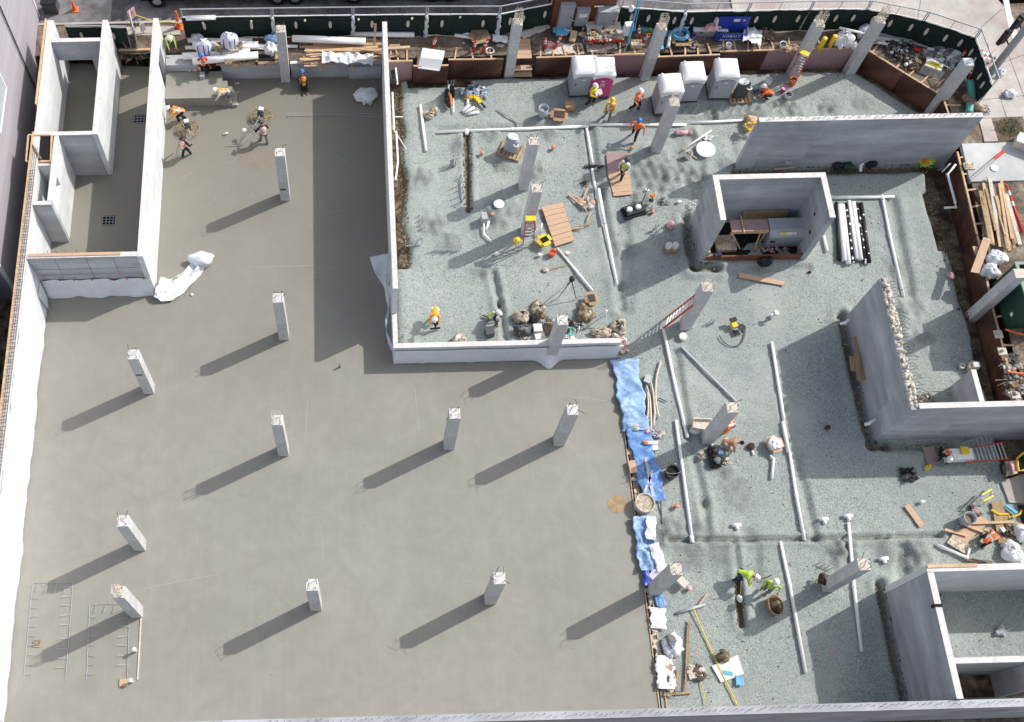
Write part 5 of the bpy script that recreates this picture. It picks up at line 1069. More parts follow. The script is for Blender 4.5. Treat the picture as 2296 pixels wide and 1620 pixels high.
b = MB(); b.ell(q('H', 340, 240, 1.35), (.35, .25, .3), 10, 8, .4, seed=3); single('plastic_bundle', b, 'bagw', 'grey crumpled plastic at the back of the pipe pile', 'plastic', smooth=True)
wb = thing('wheelbarrow', 'wooden handled wheelbarrow tipped on the white pipe pile', 'wheelbarrow', q('H', 850, 420, 1.6)); b = MB(); c = V(0, 0, 0)
b.add([(-.75, .35, .28), (.75, .35, .28), (.75, -.25, .28), (-.75, -.25, .28), (-.45, .25, 0), (.45, .25, 0), (.4, -.15, 0), (-.4, -.15, 0)], [(4, 5, 6, 7), (0, 1, 5, 4), (1, 2, 6, 5), (2, 3, 7, 6), (3, 0, 4, 7)]); part('tray', b, 'tan', wb)
for sg in (-1, 1): b = MB(); b.beam((sg*.75, .25, .2), (sg*.1, -.95, .15), .05, .05); part('handle', b, 'wood2', wb)
b = MB(); b.lathe([(.05, -.05), (.2, -.05), (.2, .05), (.05, .05)], 14, c=(0, -.95, .15)); part('wheel', b, 'tand', wb)
# lumber pile: individual boards
rl = random.Random(21)
for k in range(26):
    y0 = 290+k*13+rl.uniform(-6, 6); x0 = -20+rl.uniform(-60, 250); x1 = 1100+rl.uniform(-300, 260); z = 1.3+rl.random()*.45*(1-abs(k-12)/16)
    if 1250 < x1: x1 = 1250
    plank(q('I', x0, y0+rl.uniform(0, 40), z), q('I', x1, y0-rl.uniform(5, 45), z+rl.uniform(-.05, .1)), rl.uniform(.08, .15), .045, 'loose sawn board in the lumber pile behind the northern curb wall', rl.choice(('wood', 'wood', 'plyl', 'wood2')), group='loose boards in the northern lumber pile')
plank(q('I', 1270, 395, 1.7), q('I', 1690, 370, 1.7), .16, .06, 'thick board sticking out east of the tall dividing wall')
plank(q('I', 1360, 345, 1.5), q('I', 1530, 338, 1.5), .12, .05, 'short board just above the thick board by the dividing wall')
plank(q('I', 1360, 525, 1.3), q('I', 1550, 490, 1.3), .12, .05, 'board ending at the small upright by the greyish form')
plank(q('I', 1120, 345, 1.9), q('I', 1140, 0, 2.9), .12, .05, 'board standing up against the fence beside the dividing wall')
for k, (y0, y1, lb) in enumerate(((650, 640, 'broken top form board just behind the curb by the column'), (675, 700, 'form board leaning out over the curb wall east of the column'), (610, 600, 'front board of the pile below the crumpled plastic'))):
    plank(q('I' if k else 'H', 0 if k else 640, y0, 1.28), q('I' if k else 'H', 480 if k == 1 else 1180, y1-(40 if k == 1 else 0), 1.3), .09, .05, lb)
for x, y in ((260, 720), (765, 690)):
    b = MB(); b.cbox(q('I', x, y, 1.2), (.12, .1, .28)); single('timber_block', b, 'plyl', 'small block hung on the curb wall, '+('nearer the kneeling worker' if x < 500 else 'nearer the thick grey block'), 'timber block')
def drape(a, c_, w_, z, label, mt='bagw', amp=.12, n=30, seed=0):
    a, c_ = Vector(a), Vector(c_); d = (c_-a); s_ = V(-d.y, d.x, 0).normalized(); b = MB(); rr = random.Random(seed); ph = rr.uniform(0, 6); L_ = d.length; cz = [(rr.uniform(0, 3.14), rr.uniform(2.2, 7), rr.uniform(0, 6), rr.uniform(.3, 1)) for _ in range(7)]
    cr_ = lambda u, v: sum(w_c*(1-abs(math.sin((u*L_*math.cos(t_)+v*w_*math.sin(t_))*f_+p_))**.7)*3/f_ for t_, f_, p_, w_c in cz)
    b.wall_patch(lambda u, v: a+d*u+s_*(v-.5)*w_*(1+.11*math.sin(u*13+ph)+.06*math.sin(u*37+ph))+V(0, 0, .03+amp*.55*cr_(u, v)), int(n*1.6), 14)
    return single('plastic_sheet', b, mt, label, 'plastic sheet', smooth=True, solid=.008)
drape(q('I', 285, 570, 1.5), q('I', 1100, 590, 1.5), .7, 1.4, 'crumpled lavender plastic sheet lying along the front of the lumber pile', 'bagw', .3, 50, 3)
sack(q('H', 1510, 460, 1.4), (.38, .38, .45), 'crumpled white sack on the crate beside the northern column', 'bagw', .3, 4, name='sack')
sack(q('H', 1540, 260, 1.5), (.5, .3, .25), 'blue and white plastic bundle west of the northern column top', 'lblue', .3, 6, name='plastic_bundle', cat='plastic')
carton(q('H', 1450, 600, 1.2), .95, .5, .3, 0, 'pale brown timber crate west of the northern column', 'wood2')
for k, (x, y) in enumerate(((200, 760), (290, 760))): plank(q('H', x, y, .75), q('H', x+8, y-150, 1.1), .22, .03, ('upright' if k else 'leaning')+' plywood offcut in the gap beside the landing', 'tan')
heap(q('H', 1050, 620, 1.2), 1.4, .3, 60, 'orange and pale scraps of timber in front of the white pipes', ['wood', 'ply', 'oyel', 'wood2'], .08, .3, .15, seed=4)
heap(q('I', 1600, 420, .9), .9, .5, 40, 'dry sticks and stakes in the dirt east of the dividing wall', ['wood2', 'tand'], .1, .35, .2, seed=5)
# tub and debris
t = thing('plastic_tub', 'overturned white plastic tub on the jutting plywood form', 'tub', q('J', 640, 600, 1.15), -.2)
b = MB(); b.add([(-.72, -.55, 0), (.5, -.55, 0), (.5, .45, .1), (-.72, .45, .1), (-.62, -.2, .45), (.6, -.15, .45), (.6, .5, .4), (-.62, .5, .4)], [(3, 2, 1, 0), (4, 5, 6, 7), (0, 1, 5, 4), (1, 2, 6, 5), (2, 3, 7, 6), (3, 0, 4, 7)]); part('tub_shell', b, 'troof', t)
b = MB(); b.box(-.70, -.60, .0, .48, -.56, .06); part('rim', b, 'troof', t)
def delin(a, top, label):
    a, top = Vector(a), Vector(top); t = thing('delineator', label, 'traffic delineator', a); d = (top-a)
    b = MB(); b.tube([a, a+d], [.075, .055], 10); part('tube', b, 'red', t, True, True)
    for f in (.55, .78): b = MB(); b.tube([a+d*f, a+d*(f+.10)], [.078, .076], 10); part('reflective_band', b, 'silver', t, True)
    b = MB(); b.ell(top, (.07, .07, .07), 8, 6); part('grab_ring', b, 'red', t, True)
    return t
for s_, a, c_, lb in (('J', (630, 400), (700, 240), 'red traffic delineator behind the white plastic tub'), ('J', (1300, 440), (1335, 280), 'red traffic delineator standing below the square cardboard piece'), ('J', (1430, 470), (1530, 245), 'red traffic delineator leaning beside the tangled white cable'),
      ('D', (20, 880), (25, 700), 'red traffic delineator wrapped in pink tape'), ('D', (180, 880), (310, 650), 'red traffic delineator leaning toward the blue crate'), ('D', (1720, 740), (1705, 470), 'red traffic delineator upright beside the teal pole'), ('D', (1730, 800), (1890, 620), 'red traffic delineator leaning against the caged column'),
      ('N', (480, 330), (545, 230), 'red delineator poking above the north east column'), ('N', (575, 590), (635, 410), 'red delineator east of the north east column')):
    delin(q(s_, *a, T), q(s_, *c_, T+1.0 if False else T+.95) if False else q(s_, *c_, 2.0), lb)
sack(q('D', 90, 830, T), (.28, .2, .2), 'bundle of pink and white tape beside the red delineator', 'pinkw', .3, 3, name='tape_bundle', cat='tape')
carton(q('J', 1400, 200, 1.6), .75, .65, .06, .25, 'square brown cardboard piece propped by the fence', open_=True, inside='tand')
for k, (x0, y0, x1, y1) in enumerate(((1000, 180, 1280, 220), (1130, 150, 1310, 185))): P2('J', x0, y0, x1, y1, 1.35, .10, ('lower' if k == 0 else 'upper')+' of two white pipes beside the cardboard piece')
drape(q('J', 1600, 250, 1.3), q('J', 1840, 265, 1.3), .5, 1.3, 'small white sheet lying west of the caged column top', 'bagw', .15, 16, 5)
coil(q('J', 1560, 440, T), .22, .02, 4, 'tangled white cable next to the leaning delineator', 'pvc')
drape(q('J', 1130, 430, 1.05), q('J', 1830, 400, 1.05), .9, 1, 'grey tan ground cloth beneath the two leaning delineators', 'lime_dust', .12, 30, 7)
drape(q('D', 0, 900, 1.1), q('D', 700, 890, 1.1), .7, 1, 'grey tan ground cloth below the blue crate', 'lime_dust', .12, 30, 9)
drape(q('D', 760, 900, 1.1), q('D', 1300, 880, 1.1), .6, 1, 'grey tan ground cloth below the cluttered work table', 'lime_dust', .12, 30, 11)
drape(q('c', 1230, 330, 1.25), q('c', 1480, 230, 1.25), .45, 1, 'pale plank like cloth strip leading to the plywood hut', 'lime_dust', .03, 16, 2)
carton(q('D', 300, 600, T), .62, .42, .3, 0, 'bright blue crate in front of the plywood hut', 'cyan', True, 'cyan', 'crate')
bucket(q('D', 415, 580, T), .2, .38, 'pale bucket beside the blue crate', 'wcloth')
b = MB(); b.beam(q('D', 500, 750, 1.3), q('D', 545, 570, 1.5), .35, .25); single('timber_post', b, 'wood', 'thick timber offcut lying south of the middle cabinet', 'timber')
t = thing('work_table', 'cluttered pale work table in front of the right cabinet', 'table', q('D', 1060, 760, T)); A = q('D', 1060, 740, T)
b = MB(); b.box(-.95, -.25, .5, .95, 1.0, .56); part('table_top', b, 'lime_dust', t); b = MB(); b.box(-.95, -.32, .36, .95, -.26, .5); part('apron', b, 'red', t)
for x in (-.85, .85):
    for y in (-.15, .9): b = MB(); b.box(x-.04, y-.04, 0, x+.04, y+.04, .5); part('leg', b, 'wood2', t)
heap(q('D', 1050, 640, T+.56), .85, .5, 80, 'jumble of yellow and dark tools on the work table', ['mixed', 'dkmix', 'tan', 'wood2', 'oyel', 'lime_dust', 'grcloth', 'dkmix'], .05, .2, .15, seed=8, name='tool_pile', cat='tools')
heap(q('D', 780, 650, T), .4, .6, 60, 'white and black tool heap west of the work table', ['wcloth', 'dkmix', 'oyel', 'grayp'], .08, .3, .3, seed=9, name='tool_pile', cat='tools')
coil(q('D', 1310, 680, T), .34, .03, 4, 'yellow hose coil east of the work table', 'yellow')
b = MB(); c = q('D', 1300, 560, T+.1); b.tube([c+V(.32*math.cos(a), .26*math.sin(a), .05) for a in [math.pi+k*math.pi/8 for k in range(9)]], .09, 8); single('pipe_elbow', b, 'pvc', 'white half ring pipe elbow east of the table', 'pipe fitting', smooth=True)
carton(q('D', 1640, 830, T), .62, .4, .3, 0, 'dusty tan box beside the red delineators', 'tan', False)
t = thing('light_stand', 'teal stand pole carrying a white equipment box', 'light stand', q('D', 1490, 830, T)); A = q('D', 1490, 830, T); B2 = q('D', 1700, 0, 4.6)
b = MB(); b.tube([A, A.lerp(B2, .5)], .07, 8); b.tube([A.lerp(B2, .5), B2], .045, 8); b.tube([A+V(.12, 0, 1.2), B2+V(.12, 0, 0)], .02, 6); part('mast', b, 'cyan', t, True)
b = MB(); b.cbox(q('D', 1505, 520, T+1.0), (.42, .32, .8), .1); part('control_box', b, 'troof', t, True)
b = MB(); b.ell(q('D', 1570, 160, 3.0), (.16, .14, .24), 10, 8); part('lamp_bag', b, 'troof', t, True)
for k in range(3): b = MB(); a = k*2.09; b.tube([A+V(0, 0, .3), A+V(.4*math.cos(a), .4*math.sin(a), .02)], .025, 6); part('leg', b, 'grayp', t, True)
for k, (x, y, w_, l) in enumerate(((1460, 500, 1.4, .5), (1900, 520, 1.6, .35), (2230, 610, 1.8, .4))):
    board([v+V(0, 0, 0) for v in rect(q('D', x, y, T+.1), w_, l, -.03)], .12, ['blue foam board behind the white equipment box', 'pale blue foam board leaning right of the yellow green clutter', 'bright blue foam board east of the caged column'][k], 'cyan', 'foam_board', 'foam board')
board([v for v in rect(q('D', 2080, 830, T+.1), .36, .5, -.1)], .06, 'light cyan foam square at the side of the caged column', 'cyan', 'foam_board', 'foam board')
heap(q('D', 1840, 560, T), .35, .35, 40, 'yellow green clutter between the red delineators', ['yellow', 'lime', 'dkmix'], .08, .22, .25, seed=12)
# hose, job box, cabinet
coil(q('W', 430, 640, T+.25), .42, .035, 7, 'bright blue hose coil on a low crate', 'cyan'); coil(q('W', 590, 640, T+.1), .30, .03, 4, 'darker blue hose coil beside the bright one', 'royal')
carton(q('W', 440, 790, T), .75, .4, .3, 0, 'open tan crate under the blue hose', 'wood2')
bucket(q('W', 500, 540, T+.05), .24, .42, 'white lidded bucket above the blue hose', 'wcloth', lid='troof')
carton(q('W', 240, 470, T), .5, .42, .35, .3, 'closed cardboard carton right of the caged column top', 'card', False)
cable([q('W', 440, 510, T+.3), q('W', 330, 560, T+.35), q('W', 250, 660, T+.3), q('W', 215, 850, T+.2)], .11, 'cloudy white duct curling down west of the blue hose', 'clearp', 'flexible_duct', 'duct')
t = thing('tool_chest', 'grey metal chest with white lid left of the blue job box', 'tool chest', q('W', 950, 660, T), -.06)
b = MB(); b.box(-.95, 0, 0, .9, .85, .42); part('body', b, 'grayp', t); b = MB(); b.box(-.97, -.03, .425, .92, .87, .49); part('lid', b, 'troof', t)
for x in (-.5, .45): b = MB(); b.box(x-.06, -.03, .25, x+.06, -.005, .38); part('latch', b, 'dgrey', t)
sack(q('W', 990, 520, T+.5), (.42, .32, .2), 'pink and white plastic bag on the grey chest', 'pinkw', .3, 9, name='plastic_bag')
sack(q('W', 1100, 450, T+.5), (.2, .38, .15), 'tan glove like cloth behind the grey chest', 'lime_dust', .3, 10, name='cloth')
t = thing('job_box', 'royal blue steel job box with open lid', 'job box', q('W', 1320, 740, T), -.02)
b = MB(); b.box(-.85, 0, 0, .85, .04, .55); b.box(-.85, .41, 0, .85, .45, .55); b.box(-.85, .045, 0, -.81, .405, .55); b.box(.81, .045, 0, .85, .405, .55); b.box(-.80, .05, .01, .80, .40, .05); part('body', b, 'royal', t)
b = MB(); b.cbox((0, .50, .95), (1.72, .04, .78), R=Matrix.Rotation(-.1, 3, 'X')); ld_ = part('lid', b, 'royal', t)
b = MB(); b.add([(-.96, .38, .5), (-.88, .38, .5), (-.88, .68, 1.2), (-.96, .68, 1.2), (-.96, .2, .6), (-.88, .2, .6), (-.88, .45, 1.25), (-.96, .45, 1.25)], [(3, 2, 1, 0), (4, 5, 6, 7), (0, 1, 5, 4), (1, 2, 6, 5), (2, 3, 7, 6), (3, 0, 4, 7)]); part('lid_side', b, 'silver', t); b = MB(); b.box(-.7, .1, .1, .7, .38, .3); part('contents', b, 'dkmix', t)
tb = text_mb('KOBALT', .26, .004); tb.v = [(x, -.008-z, y+.38) for x, y, z in tb.v]; part('lettering', tb, 'silver', t)
b = MB(); b.box(-.62, -.012, .07, .62, -.004, .09)
for k in range(9): b.box(-.55+k*.13, -.012, .11, -.48+k*.13, -.004, .17-.03*(k % 2))
part('worn_lettering', b, 'silver', t)
b = MB(); b.cbox((.15, .485, 1.1), (.34, .01, .2), R=Matrix.Rotation(-.1, 3, 'X')); b.cbox((.55, .485, 1.1), (.1, .01, .1), R=Matrix.Rotation(-.1, 3, 'X')); part('label_plate', b, 'silver', ld_)
drape(q('W', 1560, 620, T+.35), q('W', 1880, 720, T+.2), 1.1, 1.4, 'white sheet thrown down east of the blue job box', 'plasticwhite', .3, 26, 8)
bucket(q('W', 1280, 860, T), .16, .3, 'pale metal can in the dirt before the blue job box', 'silver', inside='grcloth')
bucket(q('e', 125, 425, T), .2, .3, 'white bucket west of the yellow capped posts', 'wcloth')
heap(q('W', 620, 800, T), .5, .3, 40, 'small reddish scraps right of the blue hose crate', ['tan', 'pinkboard', 'dkmix', 'bagw'], .06, .2, .15, seed=14)
heap(q('W', 1950, 620, T), .45, .5, 50, 'brown weeds and scraps east of the white sheet', ['tand', 'wood2', 'dkmix', 'pinkboard'], .06, .25, .3, seed=15)
heap(q('e', 230, 440, T), .6, .25, 30, 'splintered tan scraps beside the white bucket', ['wood', 'wood2'], .1, .3, .15, seed=16)
for k, (x, y) in enumerate(((455, 430), (545, 410))):
    t = thing('bollard', 'yellow painted round post with pale cap, '+('western' if k == 0 else 'eastern')+' of the pair', 'bollard', q('e', x, y+20, T-.1)); b = MB(); b.lathe([(.13, 0), (.13, .95), (.125, .97)], 16); part('post', b, 'yellow', t, smooth=True); b = MB(); b.lathe([(.125, .971), (.08, 1.0), (.02, 1.01)], 16); part('cap', b, 'helmy', t)
t = sack(q('e', 660, 390, T), (.62, .55, .52), 'large slumped white bulk bag with dark loops beside the yellow posts', 'bagw', .2, 17, name='bulk_bag', cat='bulk bag')
b = MB(); b.tube([(-.4, -.2, .8), (-.1, -.1, 1.0), (.3, -.1, .85)], .02, 5); b.tube([(0, -.3, .7), (-.1, .3, .9)], .02, 5); part('loop', b, 'dgrey', t)
striped(q('e', 840, 340, T), .85, 'blue lettered white bulk bag behind the bent form column', 7)
pipe([q('e', 640, 250, 2.0), q('e', 900, 310, 1.9)], .06, 'thin white pipe lying across the white bulk bags')
sack(q('e', 765, 425, T), (.22, .3, .2), 'small white sack at the foot of the bent form column', 'bagw', .3, 19, name='sack')
# long grey pipe bundle and corner heaps
for k in range(12):
    o_ = k*7; cable([q('e', 960+o_*.4, 262+o_, T+.1+.02*(k % 3)), q('e', 1300+o_*.5, 350+o_*.75, T+.12), q('e', 1560+o_*2.0, 410+o_*1.2, T+.1)], .035, 'long thin blue grey pipe in the bundle along the screened fence', 'galv' if k % 3 else 'grayp', 'pipe', 'pipe', 'blue grey pipes bundled along the fence')
plank(q('e', 950, 335, T+.15), q('e', 1290, 385, T+.15), .15, .05, 'white board at the front edge of the blue grey pipe bundle', 'wcloth')
board([v for v in rect(q('e', 985, 372, T+.1), .8, .4, -.05)], .05, 'brown plywood piece beside the bent form column', 'tan')
plank(q('e', 985, 385, T+.2), q('e', 1075, 400, T+.2), .14, .04, 'short white strip next to the brown plywood piece', 'wcloth')
heap(q('e', 1190, 470, T), .95, .75, 260, 'dark tangle of black pipe fittings in the corner yard', ['dkmix', 'dgrey', 'black', 'grayp', 'dkmix', 'rebar', 'dgrey'], .05, .2, .4, seed=20, name='fittings_pile', cat='fittings')
heap(q('e', 1330, 560, T), .7, .5, 120, 'rusty brown rods and leaves between the fittings and the plastic heap', ['tand', 'ply', 'wood2', 'rebar'], .1, .35, .25, seed=21)
heap(q('e', 1560, 510, T), 1.1, .7, 220, 'heap of torn cloudy plastic and grey scrap in the corner yard', ['clearp', 'bagw', 'mixed', 'grcloth'], .15, .42, .5, seed=22, name='scrap_heap', cat='scrap')
b = MB(); b.tube([q('e', 1300, 445, T+.15), q('e', 1375, 455, T+.15)], .12, 10); single('red_roll', b, 'red', 'short red roll beside the blue grey pipe bundle', 'roll', smooth=True)
for x, y, lb in ((1238, 580, 'small white ball fitting by the fittings pile'), (1275, 562, 'white capped fitting by the fittings pile')): b = MB(); b.ell(q('e', x, y, T+.15), (.11, .11, .1), 10, 8); single('pipe_fitting', b, 'pvc', lb, 'pipe fitting', smooth=True)
t = thing('wire_spacer_bundle', 'pale yellow bundle with many thin wire legs in the corner yard', 'wire bundle', q('e', 1450, 610, T), -.5)
b = MB(); b.box(-.35, -.3, .25, .55, .2, .36); part('pad', b, 'paleyel', t); b = MB(); b.box(-.1, -.16, .362, .36, .16, .39); part('yellow_patch', b, 'yellow', t)
b = MB()
for k in range(26): x = -.4+k*.045; b.tube([(x, -.3, .4), (x-.05, -.62, .02)], .012, 4); b.tube([(x, .0, .5), (x+.3, .2-.01*k, .45)], .012, 4)
part('wire_legs', b, 'wcloth', t)['kind'] = 'stuff'
heap(q('e', 1640, 830, T-.3), .8, 1.0, 160, 'rusty rods and dark debris behind the north east column', ['rebar', 'ply', 'tand', 'dkmix'], .15, .5, .3, seed=24)
cable([q('N', 600, 590, 1.5), q('N', 615, 760, 1.4), q('N', 580, 980, 1.3)], .24, 'teal green tarp roll beside the screened fence end', 'teal', 'tarp_roll', 'tarp')
b = MB(); b.tube([q('N', 520, 760, 1.4), q('N', 620, 850, 1.4), q('N', 740, 970, 1.4)], [.2, .25, .16], 10); single('log', b, 'tand', 'mossy brown log crossing the teal tarp roll', 'log', smooth=True)
heap(q('N', 740, 940, T), .35, .3, 40, 'pale scrap and wire at the end of the fence', ['mixed', 'lime_dust', 'grayp'], .06, .2, .2, seed=25)
# street side: signal pole, sidewalk things
t = thing('traffic_signal', 'thick grey traffic signal pole with black heads at the street corner', 'traffic signal', at(2218, 168, T+.05)); A = at(2218, 168, T+.05)
b = MB(); b.tube([A-V(0, 0, .2), A+V(0, 0, 9)], [.20, .15], 14); part('pole', b, 'grayp', t, True, True); b = MB(); b.lathe([(.34, 0), (.34, .12), (.22, .2)], 12, c=A); part('base', b, 'grayp', t, True)
for px, py, z in ((2254, 82, 3.4), (2285, 48, 4.6)):
    c = at(px, py, z); b = MB(); b.cbox(c, (.34, .26, .95), .4); 
    for k in (-1, 0, 1): b.tube([c+V(-.12, -.1, k*.3), c+V(-.3, -.22, k*.3-.02)], .12, 10)
    hd_ = part('signal_head', b, 'black', t, True); b = MB(); b.tube([c, (A.x, A.y, c.z)], .04, 6); part('bracket', b, 'black', t, True)
heap(at(2205, 130, T), .45, .4, 50, 'red and white barricade pieces lying outside the fence corner', ['wcloth', 'red', 'grcloth', 'pinkw'], .15, .5, .3, seed=26, name='barricade_pile', cat='barricades')
sack(at(2262, 214, T+.05), (.38, .3, .22), 'white plastic bag on the sidewalk east of the fence', 'bagw', .3, 27, name='plastic_bag')
sack(at(2240, 168, T+.05), (.3, .25, .25), 'white round bag at the foot of the signal pole', 'bagw', .2, 28, name='plastic_bag')
b = MB(); rg = random.Random(5); cg = at(2264, 288, T+.06)
for k in range(700): a = rg.uniform(0, 6.28); d_ = rg.random()**.6*.62; p_ = cg+V(d_*math.cos(a)*1.2, d_*math.sin(a), 0); h_ = rg.uniform(.08, .25); b.add([p_, p_+V(.03, .01, 0), p_+V(rg.uniform(-.08, .1), rg.uniform(-.08, .08), h_)], [(0, 1, 2)])
struct('grass', b, 'grass', 'stuff')
b = MB(); b.box(cg.x-.8, cg.y-.9, T+.0, cg.x+.9, cg.y+.7, T+.062); struct('planting_bed', b, 'dirt')
t = thing('utility_cabinet', 'cream utility cabinet at the right edge by the tuft of grass', 'utility cabinet', at(2296, 330, T), -.5); b = MB(); b.box(-.6, -.35, 0, .8, .3, .6); part('body', b, 'paleyel', t); b = MB(); b.box(-.65, -.4, .602, .85, .0, .68); part('lid', b, 'troof', t); b = MB(); b.box(-.3, -.38, .1, .3, -.352, .5); part('door', b, 'lime_dust', t)
b = MB(); b.box(-.28, -.2, 0, .28, .2, .08); b.box(-.2, -.13, .081, .2, .13, .11); single('meter_lid', b, 'tan', 'square tan meter lid on the grey concrete apron', 'meter lid', loc=at(2172, 374, T+.07))
t = thing('pole_shadow_strip', 'grey strip shaped as a pole shadow across the concrete apron, with red painted length', 'pole', at(2185, 410, T+.1)); b = MB(); b.tube([at(2174, 404, T+.12), at(2228, 358, T+.2)], .08, 8); part('shaft', b, 'grayp', t, True); b = MB(); b.tube([at(2228, 358, T+.2), at(2250, 340, T+.25)], .09, 8); part('painted_end', b, 'red', t, True)  # grey tube laid as the shadow of an unseen pole; red length is real
for x, y, lb in ((2229, 378, 'pale round cover on the concrete apron'),): b = MB(); b.lathe([(.2, 0), (.2, .05), (.02, .06)], 14); single('round_cover', b, 'wcloth', lb, 'cover', loc=at(x, y, T+.07))
# east lumber and boards
rl = random.Random(33)
for k in range(16):
    x0 = 610+k*17+rl.uniform(-8, 8); plank(q('F', x0, 0+rl.uniform(-40, 200), T+.1+rl.random()*.3), q('F', x0+110+rl.uniform(-15, 30), 560+rl.uniform(-60, 170), T+.1+rl.random()*.3), rl.uniform(.1, .2), .05, 'weathered board in the lumber stack east of the form', rl.choice(('wood2', 'wood2', 'wood', 'lime_dust')), group='boards in the eastern lumber stack')
for k, (x0, x1) in enumerate(((815, 985), (875, 1035))): delin(q('F', x1, 530, T+.1), q('F', x0, 60 if k else 90, T+.25), ('eastern' if k else 'western')+' of two long red and white poles beside the eastern lumber stack')
board([q('F', 510, 935, 1.45), q('F', 595, 950, 1.45), q('F', 722, 600, 1.6), q('F', 640, 582, 1.6)], .03, 'pale clean plywood strip leaning over the eastern form', 'plyl')
board([q('F', 555, 760, 1.35), q('F', 590, 760, 1.35), q('F', 585, 678, 1.35), q('F', 527, 675, 1.35)], .03, 'small pale plywood piece behind the leaning strip', 'plyl')
plank(q('F', 640, 575, T+.2), q('F', 665, 295, T+.2), .1, .05, 'single upright stake beside the eastern lumber stack', 'wood2')
sack(q('F', 755, 810, T), (.6, .45, .32), 'white plastic bag between the pale plywood strip and the dumpster, upper one', 'bagw', .3, 41, name='plastic_bag')
sack(q('F', 690, 940, T), (.5, .42, .34), 'white bag with red print between the pale plywood strip and the dumpster', 'bagw', .3, 42, name='plastic_bag', extra=(('red_print', 'red', (.05, -.05, .52), (.16, .14, .06)),))
t = thing('dumpster', 'dark green dumpster at the right edge behind the tall square column', 'dumpster', (31.7, 24, T))
b = MB(); b.box(31.6, 22.8, T, 33.8, 22.86, 3.35); b.box(31.6, 25.2, T, 33.8, 25.26, 3.35); b.box(31.6, 22.865, T, 31.66, 25.195, 3.35); b.box(31.665, 22.865, T, 33.8, 25.195, T+.1); part('body', b, 'dgreen', t, True)
b = MB(); b.box(31.55, 22.75, 3.355, 33.85, 22.9, 3.43); b.box(31.55, 25.15, 3.355, 33.85, 25.3, 3.43); b.box(31.55, 22.905, 3.355, 31.7, 25.145, 3.43); part('rim', b, 'rim', t, True)
b = MB(); b.cbox((31.59, 23.2, 2.0), (.012, .18, .22)); part('sticker', b, 'wcloth', t, True)
heap((32.5, 24, 3.0), .7, .9, 70, 'pale scrap heaped in the green dumpster', ['mixed', 'lime_dust', 'grcloth'], .15, .4, .4, seed=44)
heap(at(2250, 520, T), .5, .4, 60, 'brown scrap at the foot of the eastern lumber stack', ['wood2', 'tan', 'dkmix'], .1, .35, .25, seed=45)
b = MB(); b.tube([q('Y', 1150, 130, T+.2), q('Y', 1300, 180, T+.3), q('Y', 1404, 200, T+.3)], .05, 6); single('strap', b, 'orange', 'orange strap behind the eastern form, the upper one', 'strap')
b = MB(); b.tube([q('Y', 1180, 700, T+.2), q('Y', 1404, 730, T+.2)], .045, 6); single('strap', b, 'orange', 'orange strap behind the eastern form, the lower one', 'strap')
for k, (x, y) in enumerate(((1115, 420), (1190, 660), (1290, 1000), (1060, 190))):
    b = MB(); c = q('Y', x, y, T+.05); b.box(c.x-.2, c.y-.22, c.z-.05, c.x+.2, c.y+.2, c.z); b.box(c.x-.06, c.y-.06, c.z+.002, c.x+.03, c.y+.06, c.z+.14); single('brace_block', b, 'lime_dust', 'square timber pad behind the eastern form', 'timber pad', 'timber pads behind the eastern form')
heap(q('Y', 1280, 820, T-.1), .6, 1.3, 110, 'dark rubble between the eastern form and the edge of the yard', ['dkmix', 'tand', 'mixed'], .1, .4, .2, seed=46)
b = MB(); b.prism([(32.9, 18.0), (38, 18.0), (38, 21.5), (32.5, 21.5)], T+.0, T+.03); struct('walkway', b, 'walk')
# ================================================================== LEFT EDGE
t = thing('neighbour_building', 'tall lavender sided building along the left edge', 'building', (-22, 35, -.5)); XB = -17.35
b = MB(); y = 26.9
b.box(XB-10, 26.9, -.9, XB, 43.5, 14.0)
part('wall', b, 'siding', t, True)
b = MB()
for k in range(88): z = -.8+k*.17; b.add([(XB+.001, 26.9, z), (XB+.001, 43.5, z), (XB+.028, 43.5, z), (XB+.028, 26.9, z), (XB+.003, 26.9, z+.165), (XB+.003, 43.5, z+.165)], [(0, 3, 2, 1), (3, 2, 5, 4)])
part('siding_boards', b, 'siding', t, True)
for yy in (26.85, 43.45): b = MB(); b.box(XB-.1, yy, -.8, XB+.06, yy+.13, 14.0); part('corner_trim', b, 'trim', t, True)
b = MB(); b.tube([(XB+.09, 39.0, -.5), (XB+.09, 39.0, 14)], .04, 8); part('dark_upright', b, 'dgrey', t, True)  # thin dark upright tube on the siding
for yy, z in ((33.2, 4.75),):
    b = MB(); b.box(XB+.03, yy, z, XB+.05, yy+2.6, z+1.8); wn = part('window', b, 'palegl', t, True)
    b = MB()
    for q4 in ((yy-.09, z-.09, yy+2.69, z), (yy-.09, z+1.8, yy+2.69, z+1.89), (yy-.09, z, yy, z+1.8), (yy+2.6, z, yy+2.69, z+1.8)): b.box(XB+.03, q4[0], q4[1], XB+.075, q4[2], q4[3])
    part('frame', b, 'trim', wn, True)
b = MB(); b.box(-17.3, -1, -.9, -16.13, 44, -.5); struct('alley_floor', b, 'hole')  # near-black: the shade in the gap is put into the colour
b = MB(); b.box(-27, 8, -.9, -18.3, 26.8, 1.6); b.box(-27.2, 7.8, 1.605, -18.1, 26.84, 1.8); single('yard_shade_block', b, 'dkcloth', 'dark low block standing for the shaded yard beyond the western wall', 'yard_shade_block')  # near-black block put where the yard lies in shade
